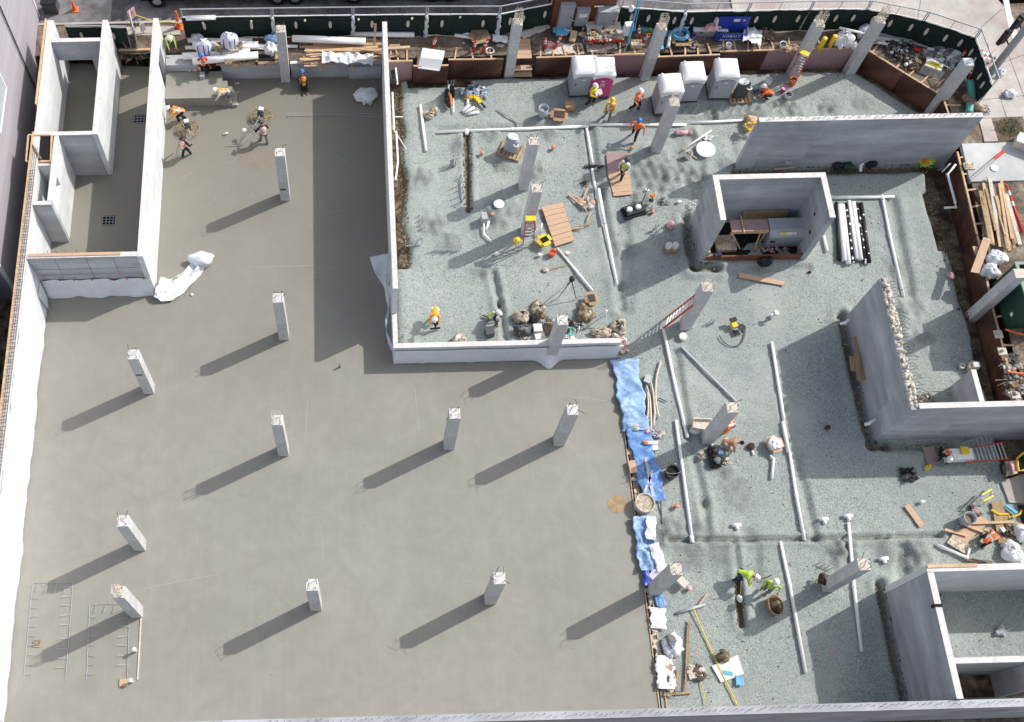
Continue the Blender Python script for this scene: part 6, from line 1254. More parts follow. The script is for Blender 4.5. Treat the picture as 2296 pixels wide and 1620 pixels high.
# timber lined pit in the western wall
t = thing('timber_pit', 'dark timber framed pit in the top of the western wall', 'timber frame', (-16, 32.9, 0)); zt = 3.62
A = [q('a', 255, 1215, zt), q('a', 465, 1215, zt), q('a', 455, 1450, zt-.1), q('a', 235, 1450, zt-.1)]
b = MB()
for i in range(4): b.beam(A[i], A[(i+1) % 4], .08, .10)
part('frame', b, 'wood', t, True); b = MB(); b.add([Vector(p_)-V(0, 0, .045) for p_ in A], [(3, 2, 1, 0)]); part('pit_mouth', b, 'hole', t, True)
b = MB(); b.beam(q('a', 290, 1300, 3.66), q('a', 370, 1430, 3.66), .08, .05); part('crosspiece', b, 'tand', t, True)
ladder(at(112, 458, .0), at(88, 384, 2.9), .5, .5, 9, 'red step ladder standing in the small shaft by the western wall', capm=None, name='ladder')
for (px, py), lb in (((313, 267), 'dark drain pit with rebar in the north of the passage'), ((243, 495), 'dark drain pit with scraps in the south of the passage')):
    c = at(px, py, 0); b = MB(); b.box(c.x-.34, c.y-.3, .002, c.x+.34, c.y+.3, .008); b2 = MB()
    t = thing('drain_pit', lb, 'drain pit', (c.x, c.y, 0)); part('pit', b, 'hole', t, True)
    for k in range(4): b2.box(c.x-.34, c.y-.28+k*.17, .012, c.x+.34, c.y-.26+k*.17, .022); b2.box(c.x-.3+k*.18, c.y-.3, .026, c.x-.28+k*.18, c.y+.3, .034)
    part('rebar_grid', b2, 'galv', t, True)
# north west street bits
heap(at(200, 95, T), .6, .4, 60, 'wooden scraps and wire north of the stair core', ['wood2', 'tand', 'mixed'], .1, .4, .25, seed=50)
for k, (x, y) in enumerate(((275, 80), (285, 95))): plank(at(258, 60+k*2, 2.6), at(x, y+15, T), .14, .04, ('western' if k == 0 else 'eastern')+' brown board leaning by the swung fence panel', 'tand')
plank(at(266, 113, T+.1), at(337, 111, T+.1), .12, .06, 'board closing the north end of the passage at street level')
heap(at(300, 128, .6), 1.2, .3, 80, 'dark soil clods at the north end of the passage', ['soil', 'tand', 'dkmix'], .08, .3, .3, seed=51, name='soil_clods', cat='soil')
cable([at(300, 33, 2.6), at(345, 47, 1.9), at(400, 52, 1.9)], .025, 'yellow tape strung from the sign to the cone stack', 'yellow', 'caution_tape', 'tape')
t = thing('a_frame_sign', 'folded orange and white work sign in the north west street', 'sign', at(300, 70, T)); A = at(300, 75, T)
b = MB(); b.cbox(A+V(.1, .3, 1.2), (.5, .03, .7), .8); part('sign_face', b, 'pinkw', t, True); b = MB(); b.cbox(A+V(.6, -.1, .6), (.3, .03, .6), .5); part('second_panel', b, 'wcloth', t, True); b = MB(); b.tube([A+V(.1, .35, 0), A+V(.1, .35, 1.6)], .025, 6); b.tube([A+V(.6, -.05, 0), A+V(.1, .35, 1.5)], .02, 6); part('stand', b, 'dgrey', t, True)
t = thing('traffic_cone', 'stack of orange cones at the west end of the green fence', 'traffic cone', at(402, 62, T)); b = MB(); b.box(-.22, -.22, 0, .22, .22, .04); b.lathe([(.16, .04), (.10, .7), (.05, 1.3), (.03, 1.32)], 12); part('cone_body', b, 'orange', t, smooth=False); b = MB(); b.lathe([(.13, .45), (.11, .62)], 12); part('band', b, 'silver', t)
for k, (px, py, lb) in enumerate(((117, 15, 'dark bin with a tyre in the north west street'),)):
    t = thing('street_bin', lb, 'bin', at(px, py+8, T)); b = MB(); b.box(-.4, -.3, 0, .4, .3, .8); part('body', b, 'dgrey', t); b = MB(); b.box(-.43, -.33, .802, .43, .33, .86); part('lid', b, 'black', t)
b = MB(); b.cbox(at(168, 22, T), (.4, .4, .03)); b.lathe([(.14, .02), (.03, .7)], 10, c=at(168, 22, T)); single('traffic_cone', b, 'orange', 'small orange cone in the north west street', 'traffic cone')
# trucks parked along the far kerb
def truck(x, y, L_, lb, cabm='dgrey', bedm='tand', boxm=None):
    t = thing('parked_truck', lb, 'truck', (x, y, T))
    b = MB(); b.box(0, 0, .55, L_, 2.3, .75); part('chassis', b, 'black', t)
    for wx in (.9, L_-2.9, L_-1.9 if L_ > 7 else L_-1.2):
        for wy in (.02, 2.05): b = MB(); b.lathe([(.15, -.14), (.46, -.14), (.48, -.08), (.48, .08), (.46, .14), (.15, .14)], 18); b.v = [(a+wx, c_+wy+.12, b_+.48) for a, b_, c_ in b.v]; w_ = part('wheel', b, 'black', t, smooth=False); b = MB(); b.lathe([(.24, -.145), (.24, -.142)], 14); b.v = [(a+wx, c_+wy+.12, b_+.48) for a, b_, c_ in b.v]; part('rim', b, 'galv', w_)
    b = MB(); b.box(0, 0, .8, L_-2.3, 2.3, 1.05 if not boxm else 3.4); part('bed' if not boxm else 'box_body', b, boxm or bedm, t)
    b = MB(); b.add([(L_-2.25, .05, .76), (L_, .05, .76), (L_, 2.25, .76), (L_-2.25, 2.25, .76), (L_-2.25, .1, 2.5), (L_-.7, .1, 2.5), (L_-.7, 2.2, 2.5), (L_-2.25, 2.2, 2.5), (L_, .05, 1.5), (L_, 2.25, 1.5)], [(3, 2, 1, 0), (4, 5, 6, 7), (0, 1, 8, 5, 4), (1, 2, 9, 8), (8, 9, 6, 5), (2, 3, 7, 6, 9), (3, 0, 4, 7)]); cb_ = part('cab', b, cabm, t)
    b = MB(); b.box(L_-2.0, .03, 1.55, L_-1.0, .046, 2.3); part('window', b, 'glass', cb_)
    if not boxm:
        b = MB()
        for k in range(14): b.box(.1+k*(L_-2.6)/14, -.03, 1.06, .16+k*(L_-2.6)/14, 2.3, 1.9)
        part('stake_side', b, bedm, t)
    return t
truck(-11.6, 43.95, 10.5, 'dark flatbed truck with stake sides on the street, only its underside in view')
truck(-.6, 43.95, 8.2, 'dark truck with pale trim parked right of the flatbed', 'grayp', boxm='grcloth')
truck(8.3, 44.2, 6.5, 'white panelled truck parked beyond the angled fence', 'wcloth', boxm='wcloth')
# ================================================================== GRAVEL BED EQUIPMENT
board([q('d', 557, 1385, .04), q('d', 745, 1360, .04), q('d', 762, 1555, .04), q('d', 570, 1560, .04)], .05, 'timber walkway, northern half with its shade in the pinkish colour', 'pinkboard', seams=5)  # darker pinkish colour stands in for shade on this half of the walkway
board([q('h', 425, 305, .04), q('h', 615, 290, .04), q('h', 648, 495, .04), q('h', 480, 510, .04)], .06, 'sunlit tan timber walkway, southern half with joints', 'plyl', seams=7)
board([q('L', 1715, 215, .06), q('L', 2000, 155, .06), q('L', 2165, 670, .06), q('L', 1900, 755, .06)], .06, 'large tan jointed plywood sheet beside the yellow bin', 'plyl', seams=8)
ladder(q('L', 1535, 720, .0), q('L', 1565, 365, 2.5), .55, .42, 7, 'red step ladder with yellow top leaning on the column in the plumbing bed', rear=q('L', 1560, 520, 0))
ladder(at(1490, 725, 0), at(1557, 673, 3.0), .62, .6, 9, 'red extension ladder leaning on the square column by the long shadow', rung='pvc', capm=None, name='ladder')
ladder(q('e', 232, 675, 0), q('e', 328, 478, 2.6), .55, .42, 8, 'red step ladder with yellow top against the caged column', rear=q('e', 262, 560, 0))
ladder(q('E', 560, 265, .35), q('E', 1045, 205, .55), .62, .85, 11, 'large red and silver step ladder fallen on its back by the east wall', capm=None)
b = MB(); A, B_ = q('E', 545, 225, .3), q('E', 870, 110, .3)
for o_ in (0, .4): b.beam(A+V(0, o_, 0), B_+V(0, o_, 0), .03, .05)
for k in range(8): p_ = A.lerp(B_, k/7); b.beam(p_, p_+V(0, .4, 0), .03, .02)
single('folded_ladder', b, 'galv', 'slim folded ladder frame lying behind the fallen step ladder', 'ladder')
t = thing('white_cart', 'white plastic cart body with yellow bracket at the head of the fallen ladder', 'cart', q('E', 480, 320, .0)); b = MB(); b.box(-.62, -.1, .1, .62, .45, .5); part('body', b, 'troof', t); b = MB(); b.box(.05, .15, .51, .4, .5, .62); part('bracket', b, 'yellow', t)
b = MB(); b.box(-.58, -.1, .51, -.4, .3, .56); part('handle', b, 'dgrey', t)
# yellow bin, orange buckets
carton(q('L', 1740, 710, 0), .44, .36, .42, .5, 'yellow plastic bin beside the tan jointed plywood', 'yellow', True, 'hole', 'plastic_bin')
bucket(q('L', 1855, 860, 0), .19, .28, 'orange bucket at the end of the thin white pipe', 'orange', 'red'); bucket(q('e', 215, 750, 0), .22, .36, 'orange bucket with a black liner below the red step ladder', 'orange', 'black')
bucket(q('c', 1415, 1045, 0), .28, .75, 'tall grey barrel with parts inside beside the cardboard boxes', 'toilet', 'grayp', handle=False, name='barrel')
bucket(q('l', 630, 310, 0), .34, .55, 'dark open bucket with a white pipe beside the blue tarp', 'dgrey', 'hole'); bucket(q('E', 560, 985, 0), .30, .7, 'grey barrel full of scraps by the plywood offcuts', 'toilet', 'tand', handle=False, name='barrel')
carton(q('c', 1565, 1060, 0), .62, .5, .32, -.15, 'open cardboard box with dark contents', 'card', True, 'ply'); carton(q('c', 1660, 975, 0), .55, .42, .4, .05, 'closed brown carton beside the open one', 'card', False)
carton(q('g', 1670, 1150, 0), .38, .45, .4, .1, 'small open carton near the end of the thin white pipe', 'card', True, 'dkmix')
carton(q('k', 1550, 1310, 0), .5, .5, .32, .2, 'open cardboard box with white fittings beside the shadow edge', 'plyl', True, 'pvc')
sack(q('k', 1560, 1295, .3), (.34, .36, .14), 'jumble of white fittings heaped in the open cardboard box', 'pvc', .4, 199, name='fittings_heap', cat='fittings')
carton(q('g', 805, 500, .0), .28, .42, .6, .1, 'silver electrical box on the gravel', 'galv', False, name='electrical_box')
b = MB(); b.lathe([(.27, 0), (.28, .08), (.26, .11), (.02, .13)], 20); single('plastic_disc', b, 'troof', 'round white lid west of the slim laddered column', 'lid', loc=q('L', 1130, 175, .25), smooth=False)
b = MB(); b.lathe([(.5, 0), (.52, .06), (.46, .08), (.02, .07)], 24); single('plastic_disc', b, 'wcloth', 'large round white lid north of the long grey wall', 'lid', loc=q('d', 1448, 1345, .02))
b = MB(); b.lathe([(.45, 0), (.45, .006)], 24); single('pipe_collar', b, 'wood2', 'flat brown disc stained into the slab near its east edge', 'disc', loc=q('l', 155, 578, .003))
t = thing('barrel', 'wide tan drum full of soil at the edge of the blue tarp', 'drum', q('l', 385, 590, 0)); b = MB(); b.lathe([(.44, 0), (.46, .5), (.42, .5), (.40, .4)], 20); part('drum_body', b, 'lime_dust', t); b = MB(); b.lathe([(.41, .40), (.02, .44)], 18); part('contents', b, 'tan', t)
t = thing('soil_tub', 'tilted beige tub half full of dark soil south of the lime shirted pair', 'tub', q('l', 1545, 1500, 0), .15); b = MB(); b.lathe([(.28, 0), (.33, .5), (.30, .5), (.26, .15), (.02, .15)], 20, sy=1.45); part('tub_shell', b, 'wood2', t, smooth=True); b = MB(); b.ell((.03, -.1, .42), (.25, .32, .1), 14, 8, .3); part('soil_fill', b, 'soil', t, smooth=True)
# tripods
def tripod(c, h, spread, label, mt='grayp', head=('dgrey', (.12, .12, .12)), rz=0):
    t = thing('tripod', label, 'tripod', c, rz)
    for k in range(3): a = k*2.094+.5; b = MB(); b.tube([(0, 0, h), (spread*math.cos(a), spread*math.sin(a), 0)], [.03, .018], 6); part('leg', b, mt, t)
    b = MB(); b.ell((0, 0, h+head[1][2]), head[1], 12, 8, .08); part('instrument', b, head[0], t); b = MB(); b.tube([(0, 0, h-.1), (.35, .1, h+.15)], .02, 5); part('pan_handle', b, mt, t)
    return t
tripod(q('L', 1330, 860, 0), 1.3, .6, 'yellow survey instrument on a tripod west of the red step ladder', 'tan', ('yellow', (.2, .16, .18)))
tripod(q('g', 1480, 1090, 0), 1.5, .55, 'black camera tripod with yellow strap south of the large plywood sheet', 'dgrey', ('black', (.17, .15, .13)), 1)
tripod(q('C', 1690, 520, 0), .9, .5, 'silver folded tripod among the tool bags', 'silver', ('pvc', (.08, .08, .12)), .4)
# ladder-like cart with black rollers
t = thing('pipe_cutter_stand', 'black and orange pipe threading stand lying in the gravel', 'machine', q('G', 1040, 560, 0))
for (x, y, r) in ((985, 360, .15), (985, 440, .17), (995, 520, .17), (1020, 590, .14), (1070, 290, .14), (1085, 350, .15), (1090, 420, .12)): b = MB(); b.ell(q('G', x, y, .25), (r, r*1.3, .2), 10, 8); part('roller', b, 'black', t, True)
b = MB(); b.tube([q('G', 1035, 400, .45), q('G', 1055, 470, .5), q('G', 1065, 590, .4)], .07, 8); part('arm', b, 'orange', t, True); b = MB(); b.tube([q('G', 1020, 250, .3), q('G', 1015, 400, .3)], .05, 6); b.tube([q('G', 1100, 480, .2), q('G', 1105, 730, .1)], .04, 6); part('rail', b, 'pvc', t, True)
heap(q('G', 1470, 380, 0), .75, .35, 110, 'white and grey tool heap above the short pipe offcuts', ['wcloth', 'grayp', 'lblue', 'dkmix'], .08, .28, .35, seed=60, name='tool_pile', cat='tools')
heap(q('G', 1440, 460, 0), .5, .2, 50, 'brown and yellow tools under the white tool heap', ['tan', 'yellow', 'oyel', 'wood2'], .08, .25, .2, seed=61, name='tool_pile', cat='tools')
b = MB(); b.beam(q('G', 1520, 480, .15), q('G', 1590, 560, .15), .2, .15); b.beam(q('G', 1590, 550, .12), q('G', 1680, 640, .1), .08, .08, 1); b.beam(q('G', 1630, 640, .1), q('G', 1690, 630, .1), .05, .05, 1); single('demolition_hammer', b, ['yellow', 'black'], 'yellow and black demolition hammer lying by the tool heap', 'hammer')
sack(q('G', 660, 800, 0), (.34, .26, .2), 'brown coiled strap bag west of the pipe rollers', 'tan', .35, 62, extra=(('strap', 'dkcloth', (0, 0, .3), (.2, .14, .06)),)); sack(q('G', 760, 720, 0), (.2, .3, .2), 'tan strap bag joined to the coiled strap bag', 'tan', .35, 63)
# tool bag group by the low wall
for k, (x, y, rx, ry, rz_, mt, lb, ex) in enumerate(((400, 460, .46, .42, .3, 'tan', 'cream canvas bag with navy cloth inside', ('cloth', 'navy', (.1, .08, .48), (.2, .16, .1))), (660, 340, .42, .34, .3, 'tan', 'tan canvas bag with dark open mouth north of the tool group', ('opening', 'hole', (.08, 0, .5), (.17, .13, .05))), (700, 440, .32, .24, .22, 'tand', 'brown tool bag between the two tan bags', ('opening', 'hole', (0, 0, .36), (.12, .1, .05))),
      (590, 500, .26, .24, .2, 'dkcloth', 'small dark maroon bag in the tool group', ('opening', 'ply', (0, 0, .34), (.1, .1, .04))), (430, 680, .52, .38, .3, 'dgrey', 'large black duffel bag with grey cloth', ('cloth', 'grcloth', (-.05, 0, .5), (.26, .2, .07))), (640, 250, .24, .2, .16, 'tand', 'camouflage patterned pouch at the north of the tool group', ('flap', 'tan', (0, 0, .28), (.14, .1, .04))),
      (1410, 410, .48, .60, .26, 'tand', 'olive brown canvas bag east of the hooded worker', ('flap', 'tan', (.1, -.1, .42), (.22, .3, .06))), (1680, 710, .58, .32, .24, 'tan', 'long tan canvas bag by the low white topped wall', ('opening', 'hole', (-.2, -.05, .38), (.16, .08, .04))), (1950, 620, .46, .48, .28, 'tan', 'tan bag full of dark tools at the end of the low wall', ('tools', 'dkmix', (0, 0, .46), (.26, .28, .08))),
      (850, 640, .30, .42, .24, 'tand', 'brown tool belt heap beside the wrapped column', ('pouch', 'tan', (.05, -.1, .4), (.14, .16, .06))), (1150, 550, .22, .24, .18, 'dkcloth', 'dark pouch right of the hooded worker', ('flap', 'dgrey', (0, 0, .3), (.1, .1, .04))), (1130, 690, .30, .34, .14, 'teal', 'teal and black cloth right of the wrapped column', ('cloth', 'dkcloth', (0, 0, .26), (.16, .18, .05))), (1100, 760, .22, .14, .10, 'wcloth', 'white rag south of the teal cloth', ('fold', 'lblue', (0, 0, .17), (.1, .08, .03))), (1200, 800, .22, .15, .12, 'wcloth', 'white rag beside the low wall', ('fold', 'silver', (0, 0, .2), (.1, .07, .03))), (730, 760, .2, .24, .14, 'lime_dust', 'pale gloves pile west of the wrapped column', ('glove', 'wcloth', (0, 0, .24), (.1, .1, .04))), (1890, 745, .2, .16, .12, 'lime_dust', 'small pale helmet like bag at the wall end', ('cap', 'wcloth', (0, 0, .2), (.1, .08, .04))))):
    sack(q('C', x, y+20, 0), (rx, ry, rz_), lb, mt, .28, 70+k, extra=(ex,))
carton(q('C', 650, 690, 0), .42, .40, .45, .05, 'square white carton between the black duffel and the column', 'wcloth', False); carton(q('C', 660, 820, 0), .3, .3, .35, .2, 'small white container against the low wall', 'wcloth', False, name='container')
heap(q('C', 800, 560, 0), .4, .25, 60, 'grey hoses and tools west of the hooded worker', ['grcloth', 'dkmix', 'grayp'], .08, .28, .15, seed=88, name='tool_pile', cat='tools'); heap(q('C', 1310, 620, 0), .3, .3, 40, 'small silver hand tools on the gravel', ['silver', 'grayp', 'dkmix'], .05, .15, .05, seed=89, name='tool_pile', cat='tools')
heap(q('C', 2010, 900, 0), .35, .5, 90, 'pink and tan rubble at the end of the low white topped wall', ['lime_dust', 'pinkboard', 'wood', 'bagw'], .06, .22, .15, seed=90); heap(q('C', 500, 760, 0), .5, .2, 40, 'thin sticks and wire in front of the black duffel', ['lime_dust', 'grayp'], .08, .25, .06, seed=91)
sack(q('g', 610, 1470, 0), (.42, .34, .3), 'pinkish canvas bag with cream top against the low wall', 'tan', .25, 92, extra=(('helmet_like_top', 'helmw', (-.1, .05, .5), (.18, .16, .1)),))
carton(q('g', 850, 1410, 0), .42, .42, .42, .2, 'black square case beside the kneeling worker', 'dgrey', False, name='tool_case')
tr_ = q('g', 415, 1370, .1); b = MB(); b.tube([tr_, tr_+V(0, .1, .4)], .05, 6); b.tube([tr_+V(-.25, 0, 0), tr_+V(.25, .05, 0)], .05, 6); b.ell(tr_+V(0, .1, .45), (.14, .14, .1), 8, 6); single('marking_tool', b, 'dkcloth', 'small dark marking tool below the golden shirted worker', 'tool')
# gas cutter, plate tool, misc
t = thing('cut_off_saw', 'black and yellow cut off saw with a trailing hose', 'saw', q('k', 1190, 240, 0), .3); b = MB(); b.cbox((0, 0, .22), (.26, .34, .2)); part('body', b, 'yellow', t); b = MB(); b.lathe([(.2, 0), (.2, .02)], 16, c=(.25, -.3, .3)); b.cbox((0, .2, .4), (.34, .2, .1)); b.cbox((.28, -.35, .1), (.1, .3, .08)); b.cbox((-.1, -.38, .1), (.08, .3, .08)); part('frame', b, 'black', t)
cable([q('k', 1220, 200, .1), q('k', 1300, 260, .03), q('k', 1270, 380, .03), q('k', 1190, 420, .03), q('k', 1110, 380, .03), q('k', 1070, 320, .05)], .025, 'dark hose looping round the cut off saw', 'dgrey', 'hose', 'hose')
t = thing('plate_compactor', 'black gas engine cutter with pale knobs east of the timber walkway', 'machine', q('h', 655, 650, 0), .3); b = MB(); b.box(-.6, -.35, .02, .6, .35, .2); b.box(-.5, -.28, .2, .5, .28, .36); part('deck', b, 'black', t)
for x in (-.3, .2): b = MB(); b.lathe([(.16, .36), (.14, .5), (.04, .52)], 12, c=(x, 0, 0)); part('knob', b, 'silver', t)
b = MB(); b.tube([(.5, .2, .3), (.75, .45, .6), (1.0, .75, .7)], .03, 6); b.tube([(.5, -.3, .2), (.8, -.35, .3), (1.0, -.1, .3)], .03, 6); part('handle', b, 'dgrey', t)
t = thing('field_stand', 'grey field tripod and black instrument lying near the black engine cutter', 'tripod', q('h', 800, 600, 0)); b = MB(); b.tube([q('h', 770, 645, .05), q('h', 820, 550, .3)], .025, 6); b.tube([q('h', 700, 650, .05), q('h', 885, 625, .15)], .025, 6); b.tube([q('h', 820, 550, .3), q('h', 885, 625, .05)], .02, 6); part('leg', b, 'galv', t, True); b = MB(); b.ell(q('h', 818, 542, .35), (.15, .12, .08), 8, 6); part('instrument', b, 'black', t, True)
heap(q('h', 930, 555, 0), .25, .18, 25, 'grey crumpled scrap east of the field tripod', ['grcloth', 'grayp'], .08, .2, .1, seed=100); heap(q('h', 830, 500, 0), .14, .2, 14, 'orange fitting scraps north of the field tripod', ['oyel', 'orange'], .06, .16, .06, seed=101)
heap(q('h', 230, 580, 0), .35, .4, 30, 'tan offcuts and stakes by the large plywood sheet', ['wood', 'wood2', 'galv'], .1, .4, .12, seed=102); heap(q('h', 240, 400, -.05), .3, .25, 40, 'dark brown clods beside the white pipe and walkway', ['soil', 'tand'], .06, .16, .06, seed=103, name='soil_clods', cat='soil'); heap(q('h', 315, 245, 0), .6, .08, 40, 'black rag strung across the white pipe', ['black', 'dkcloth'], .06, .18, .1, seed=104, name='rag', cat='rag')
for k, (x0, y0, x1, y1, lb) in enumerate(((190, 570, 250, 435, 'pale stake leaning north of the large plywood sheet'), (75, 490, 230, 620, 'longest thin stake of the fan beside the white pipe'), (90, 485, 210, 540, 'shorter thin stake of the fan beside the white pipe'), (100, 800, 295, 740, 'dark batten sticking out from the large plywood sheet'), (100, 800, 210, 785, 'short pale batten under the dark one'), (245, 730, 280, 650, 'short stake above the dark batten'))): plank(q('h', x0, y0, .08), q('h', x1, y1, .15), .07, .04, lb, 'wood2' if k in (3,) else 'wood')
plank(q('h', 1605, 1215, .04), q('h', 2010, 1290, .04), .26, .05, 'long tan plank lying at the tip of the box room shadow', 'plyl'); plank(q('n', 855, 280, .04), q('n', 950, 410, .04), .28, .05, 'single tan board lying in the open gravel north of the cross trench', 'plyl')
t = thing('bucket_pair', 'two white topped buckets in a box within the box room shadow', 'buckets', q('h', 990, 985, 0)); b = MB(); b.box(-.32, -.2, 0, .32, .2, .22); part('box', b, 'card', t)
for x in (-.16, .17): b = MB(); b.lathe([(.16, .1), (.17, .48), (.02, .5)], 12, c=(x, .02, 0)); part('bucket', b, 'wcloth', t)
sack(q('h', 985, 775, 0), (.2, .26, .2), 'small red and white bag west of the box room', 'pinkw', .35, 105); sack(q('k', 1350, 1320, 0), (.22, .22, .12), 'dark red round coil bag east of the bare backed worker', 'ply', .15, 106); pipe([q('k', 1365, 1355, .05), q('k', 1378, 1390, .05)], .05, 'stubby white piece below the dark red coil bag')
sack(q('k', 1030, 1450, 0), (.40, .40, .22), 'shiny black bin bag below the bare backed worker', 'black', .35, 107, name='bin_bag', extra=(('painted_sheen', 'grcloth', (0, -.1, .48), (.2, .2, .08)),)); sack(q('k', 1000, 1370, 0), (.26, .3, .22), 'smaller black bin bag touching the shiny one', 'black', .35, 108, name='bin_bag'); sack(q('k', 1075, 1370, 0), (.2, .16, .1), 'light blue plastic scrap by the black bin bags', 'lblue', .35, 109, name='plastic_scrap')  # grey lump on the shiny bag is its sheen put into colour
heap(q('k', 1120, 1450, 0), .16, .2, 20, 'small tan scraps right of the black bin bags', ['tan', 'lime_dust'], .05, .14, .06, seed=110); heap(q('k', 910, 1400, 0), .2, .2, 16, 'thin wire scraps left of the black bin bags', ['grcloth', 'tan'], .06, .2, .04, seed=111)
b = MB(); b.tube([q('d', 1190, 1190, .1), q('d', 1310, 1195, .1)], .13, 10); b.ell(q('d', 1190, 1195, .12), (.18, .16, .14), 8, 6, mi=1); b.ell(q('d', 1305, 1195, .12), (.18, .16, .14), 8, 6, mi=1); single('pipe_reducer', b, ['pinkw', 'pinkboard'], 'pinkish pipe fitting lying east of the slim crossing column', 'pipe fitting', smooth=True)
heap(q('d', 1470, 1240, 0), .3, .15, 20, 'grey and white pipe scraps beside the diagonal thin pipe', ['galv', 'wcloth'], .08, .25, .08, seed=112); bucket(q('d', 1285, 1410, 0), .2, .38, 'white bucket with dark contents and crossed sticks', 'wcloth', 'ply'); plank(q('d', 1240, 1320, .45), q('d', 1370, 1425, .45), .04, .03, 'thin stick crossing over the white bucket')
bucket(q('d', 2180, 880, 0), .2, .38, 'white bucket in front of the crouching orange worker', 'wcloth'); bucket(q('d', 2140, 820, 0), .16, .3, 'purple pink bucket beside the white bucket', 'magenta', 'wcloth'); bucket(q('d', 1995, 760, .0), .22, .4, 'white bucket behind the crouching orange worker', 'wcloth', 'wcloth'); heap(q('d', 1925, 820, 0), .3, .15, 20, 'blue and grey scraps left of the crouching worker', ['lblue', 'grcloth', 'navy'], .06, .2, .08, seed=113)
sack(q('d', 1840, 1120, 0), (.42, .42, .3), 'dark and white sack bursting with yellow straw near the long grey wall', 'mixed', .25, 114, extra=(('straw', 'wood', (.03, .06, .5), (.34, .32, .14)),)); heap(q('d', 1850, 1150, .3), .4, .3, 50, 'loose yellow straw spilling from the dark sack', ['oyel', 'wood', 'yellow', 'wood'], .06, .2, .5, seed=115, name='straw', cat='straw')
# by the long grey wall foot
for k, (x, y, r, mt, lb) in enumerate(((615, 1500, .34, 'black', 'black bag at the foot of the long grey wall, western one'), (700, 1505, .36, 'dgreen', 'dark green bag at the foot of the long grey wall'), (915, 1480, .36, 'dkcloth', 'black hooded bag with white scrap by the long grey wall'))): sack(q('e', x, y, 0), (r, r*.8, .25), lb, mt, .25, 120+k)
pipe([q('e', 830, 1540, .05), q('e', 830, 1490, .1), q('e', 850, 1470, .3)], .08, 'short white elbow pipe between the bags at the long grey wall'); sack(q('e', 1415, 1475, 0), (.5, .28, .3), 'yellow and orange safety jacket heap at the east of the long grey wall', 'lime', .3, 124, name='jacket_heap', cat='jackets', extra=(('orange_panel', 'orange', (-.2, -.1, .42), (.26, .18, .12)), ('dark_panel', 'navy', (.25, -.2, .2), (.2, .12, .12))))
plank(q('e', 60, 1520, .05), q('e', 240, 1500, .05), .1, .05, 'thin tan board at the west foot of the long grey wall')
sack(q('O', 1340, 1140, 0), (.42, .28, .28), 'black tool bag in front of the box room threshold', 'black', .3, 125, extra=(('strap', 'dgrey', (0, 0, .44), (.2, .06, .06)),))
sack(q('i', 370, 1190, 0), (.1, .08, .06), 'small black scrap south east of the box room', 'black', .3, 126); sack(q('i', 1640, 1225, .0), (.2, .2, .12), 'pink bag with dark cap near the eastern trench', 'pinkw', .3, 127); sack(q('i', 1670, 1215, .05), (.12, .12, .12), 'dark cap beside the pink bag', 'dkcloth', .2, 128)
# box room contents
t = thing('timber_shelf', 'rough timber shelf frame inside the box room', 'shelf', q('O', 1050, 800, 0)); A = q('O', 820, 600, 1.25); w_ = 1.9
b = MB(); b.box(A.x, A.y-.1, 1.2, A.x+w_, A.y+.55, 1.27); part('shelf_top', b, 'pinkboard', t, True); b = MB(); b.box(A.x, A.y-.14, 1.02, A.x+w_, A.y-.10, 1.28); part('apron', b, 'wood', t, True)
for x in (.05, w_-.1): b = MB(); b.box(A.x+x, A.y-.08, -.04, A.x+x+.08, A.y, 1.0); part('leg', b, 'wood', t, True)
b = MB(); b.beam((A.x+.1, A.y-.1, 1.0), (A.x+.7, A.y-.5, .1), .06, .06); b.box(A.x-.45, A.y-.6, -.03, A.x+.5, A.y+.3, .2); part('side_board', b, 'tan', t, True)
b = MB(); b.beam((A.x+.6, A.y-.25, 1.33), (A.x+.55, A.y+.75, 1.36), .05, .04); part('loose_stick', b, 'wood', t, True)
plank(q('O', 640, 950, .1), q('O', 600, 700, .3), .4, .04, 'brown board lying west of the timber shelf in the box room', 'wood2')
board([V(20.0, 29.55, 0), V(22.3, 29.55, 0), V(22.3, 29.85, 1.15), V(20.0, 29.85, 1.15)], .04, 'brown plywood leaning on the back wall of the box room', 'wood2')
t = thing('grey_job_box', 'grey steel job box with a yellow and white sticker inside the box room', 'job box', q('O', 1640, 880, -.04)); b = MB(); b.box(-1.0, .0, .02, .85, .95, 1.0); part('body', b, 'grayp', t); b = MB(); b.add([(-1.02, -.02, 1.003), (.87, -.02, 1.003), (.87, .97, 1.003), (-1.02, .97, 1.003), (-1.02, .3, 1.28), (.87, .3, 1.28), (.87, .97, 1.28), (-1.02, .97, 1.28)], [(3, 2, 1, 0), (4, 5, 6, 7), (0, 1, 5, 4), (1, 2, 6, 5), (2, 3, 7, 6), (3, 0, 4, 7)]); part('lid', b, 'galv', t)
b = MB(); b.cbox((-.1, .13, 1.155), (.85, .02, .16), R=Matrix.Rotation(-.71, 3, 'X')); b.v = [(x, y-.012, z+.012) for x, y, z in b.v]; part('sticker', b, 'wcloth', t); b = MB(); b.cbox((-.34, .128, 1.155), (.3, .02, .12), R=Matrix.Rotation(-.71, 3, 'X')); b.v = [(x, y-.02, z+.02) for x, y, z in b.v]; part('sticker_mark', b, 'yellow', t); b = MB(); b.box(-.85, -.03, .5, -.62, -.002, .66); part('latch', b, 'black', t)
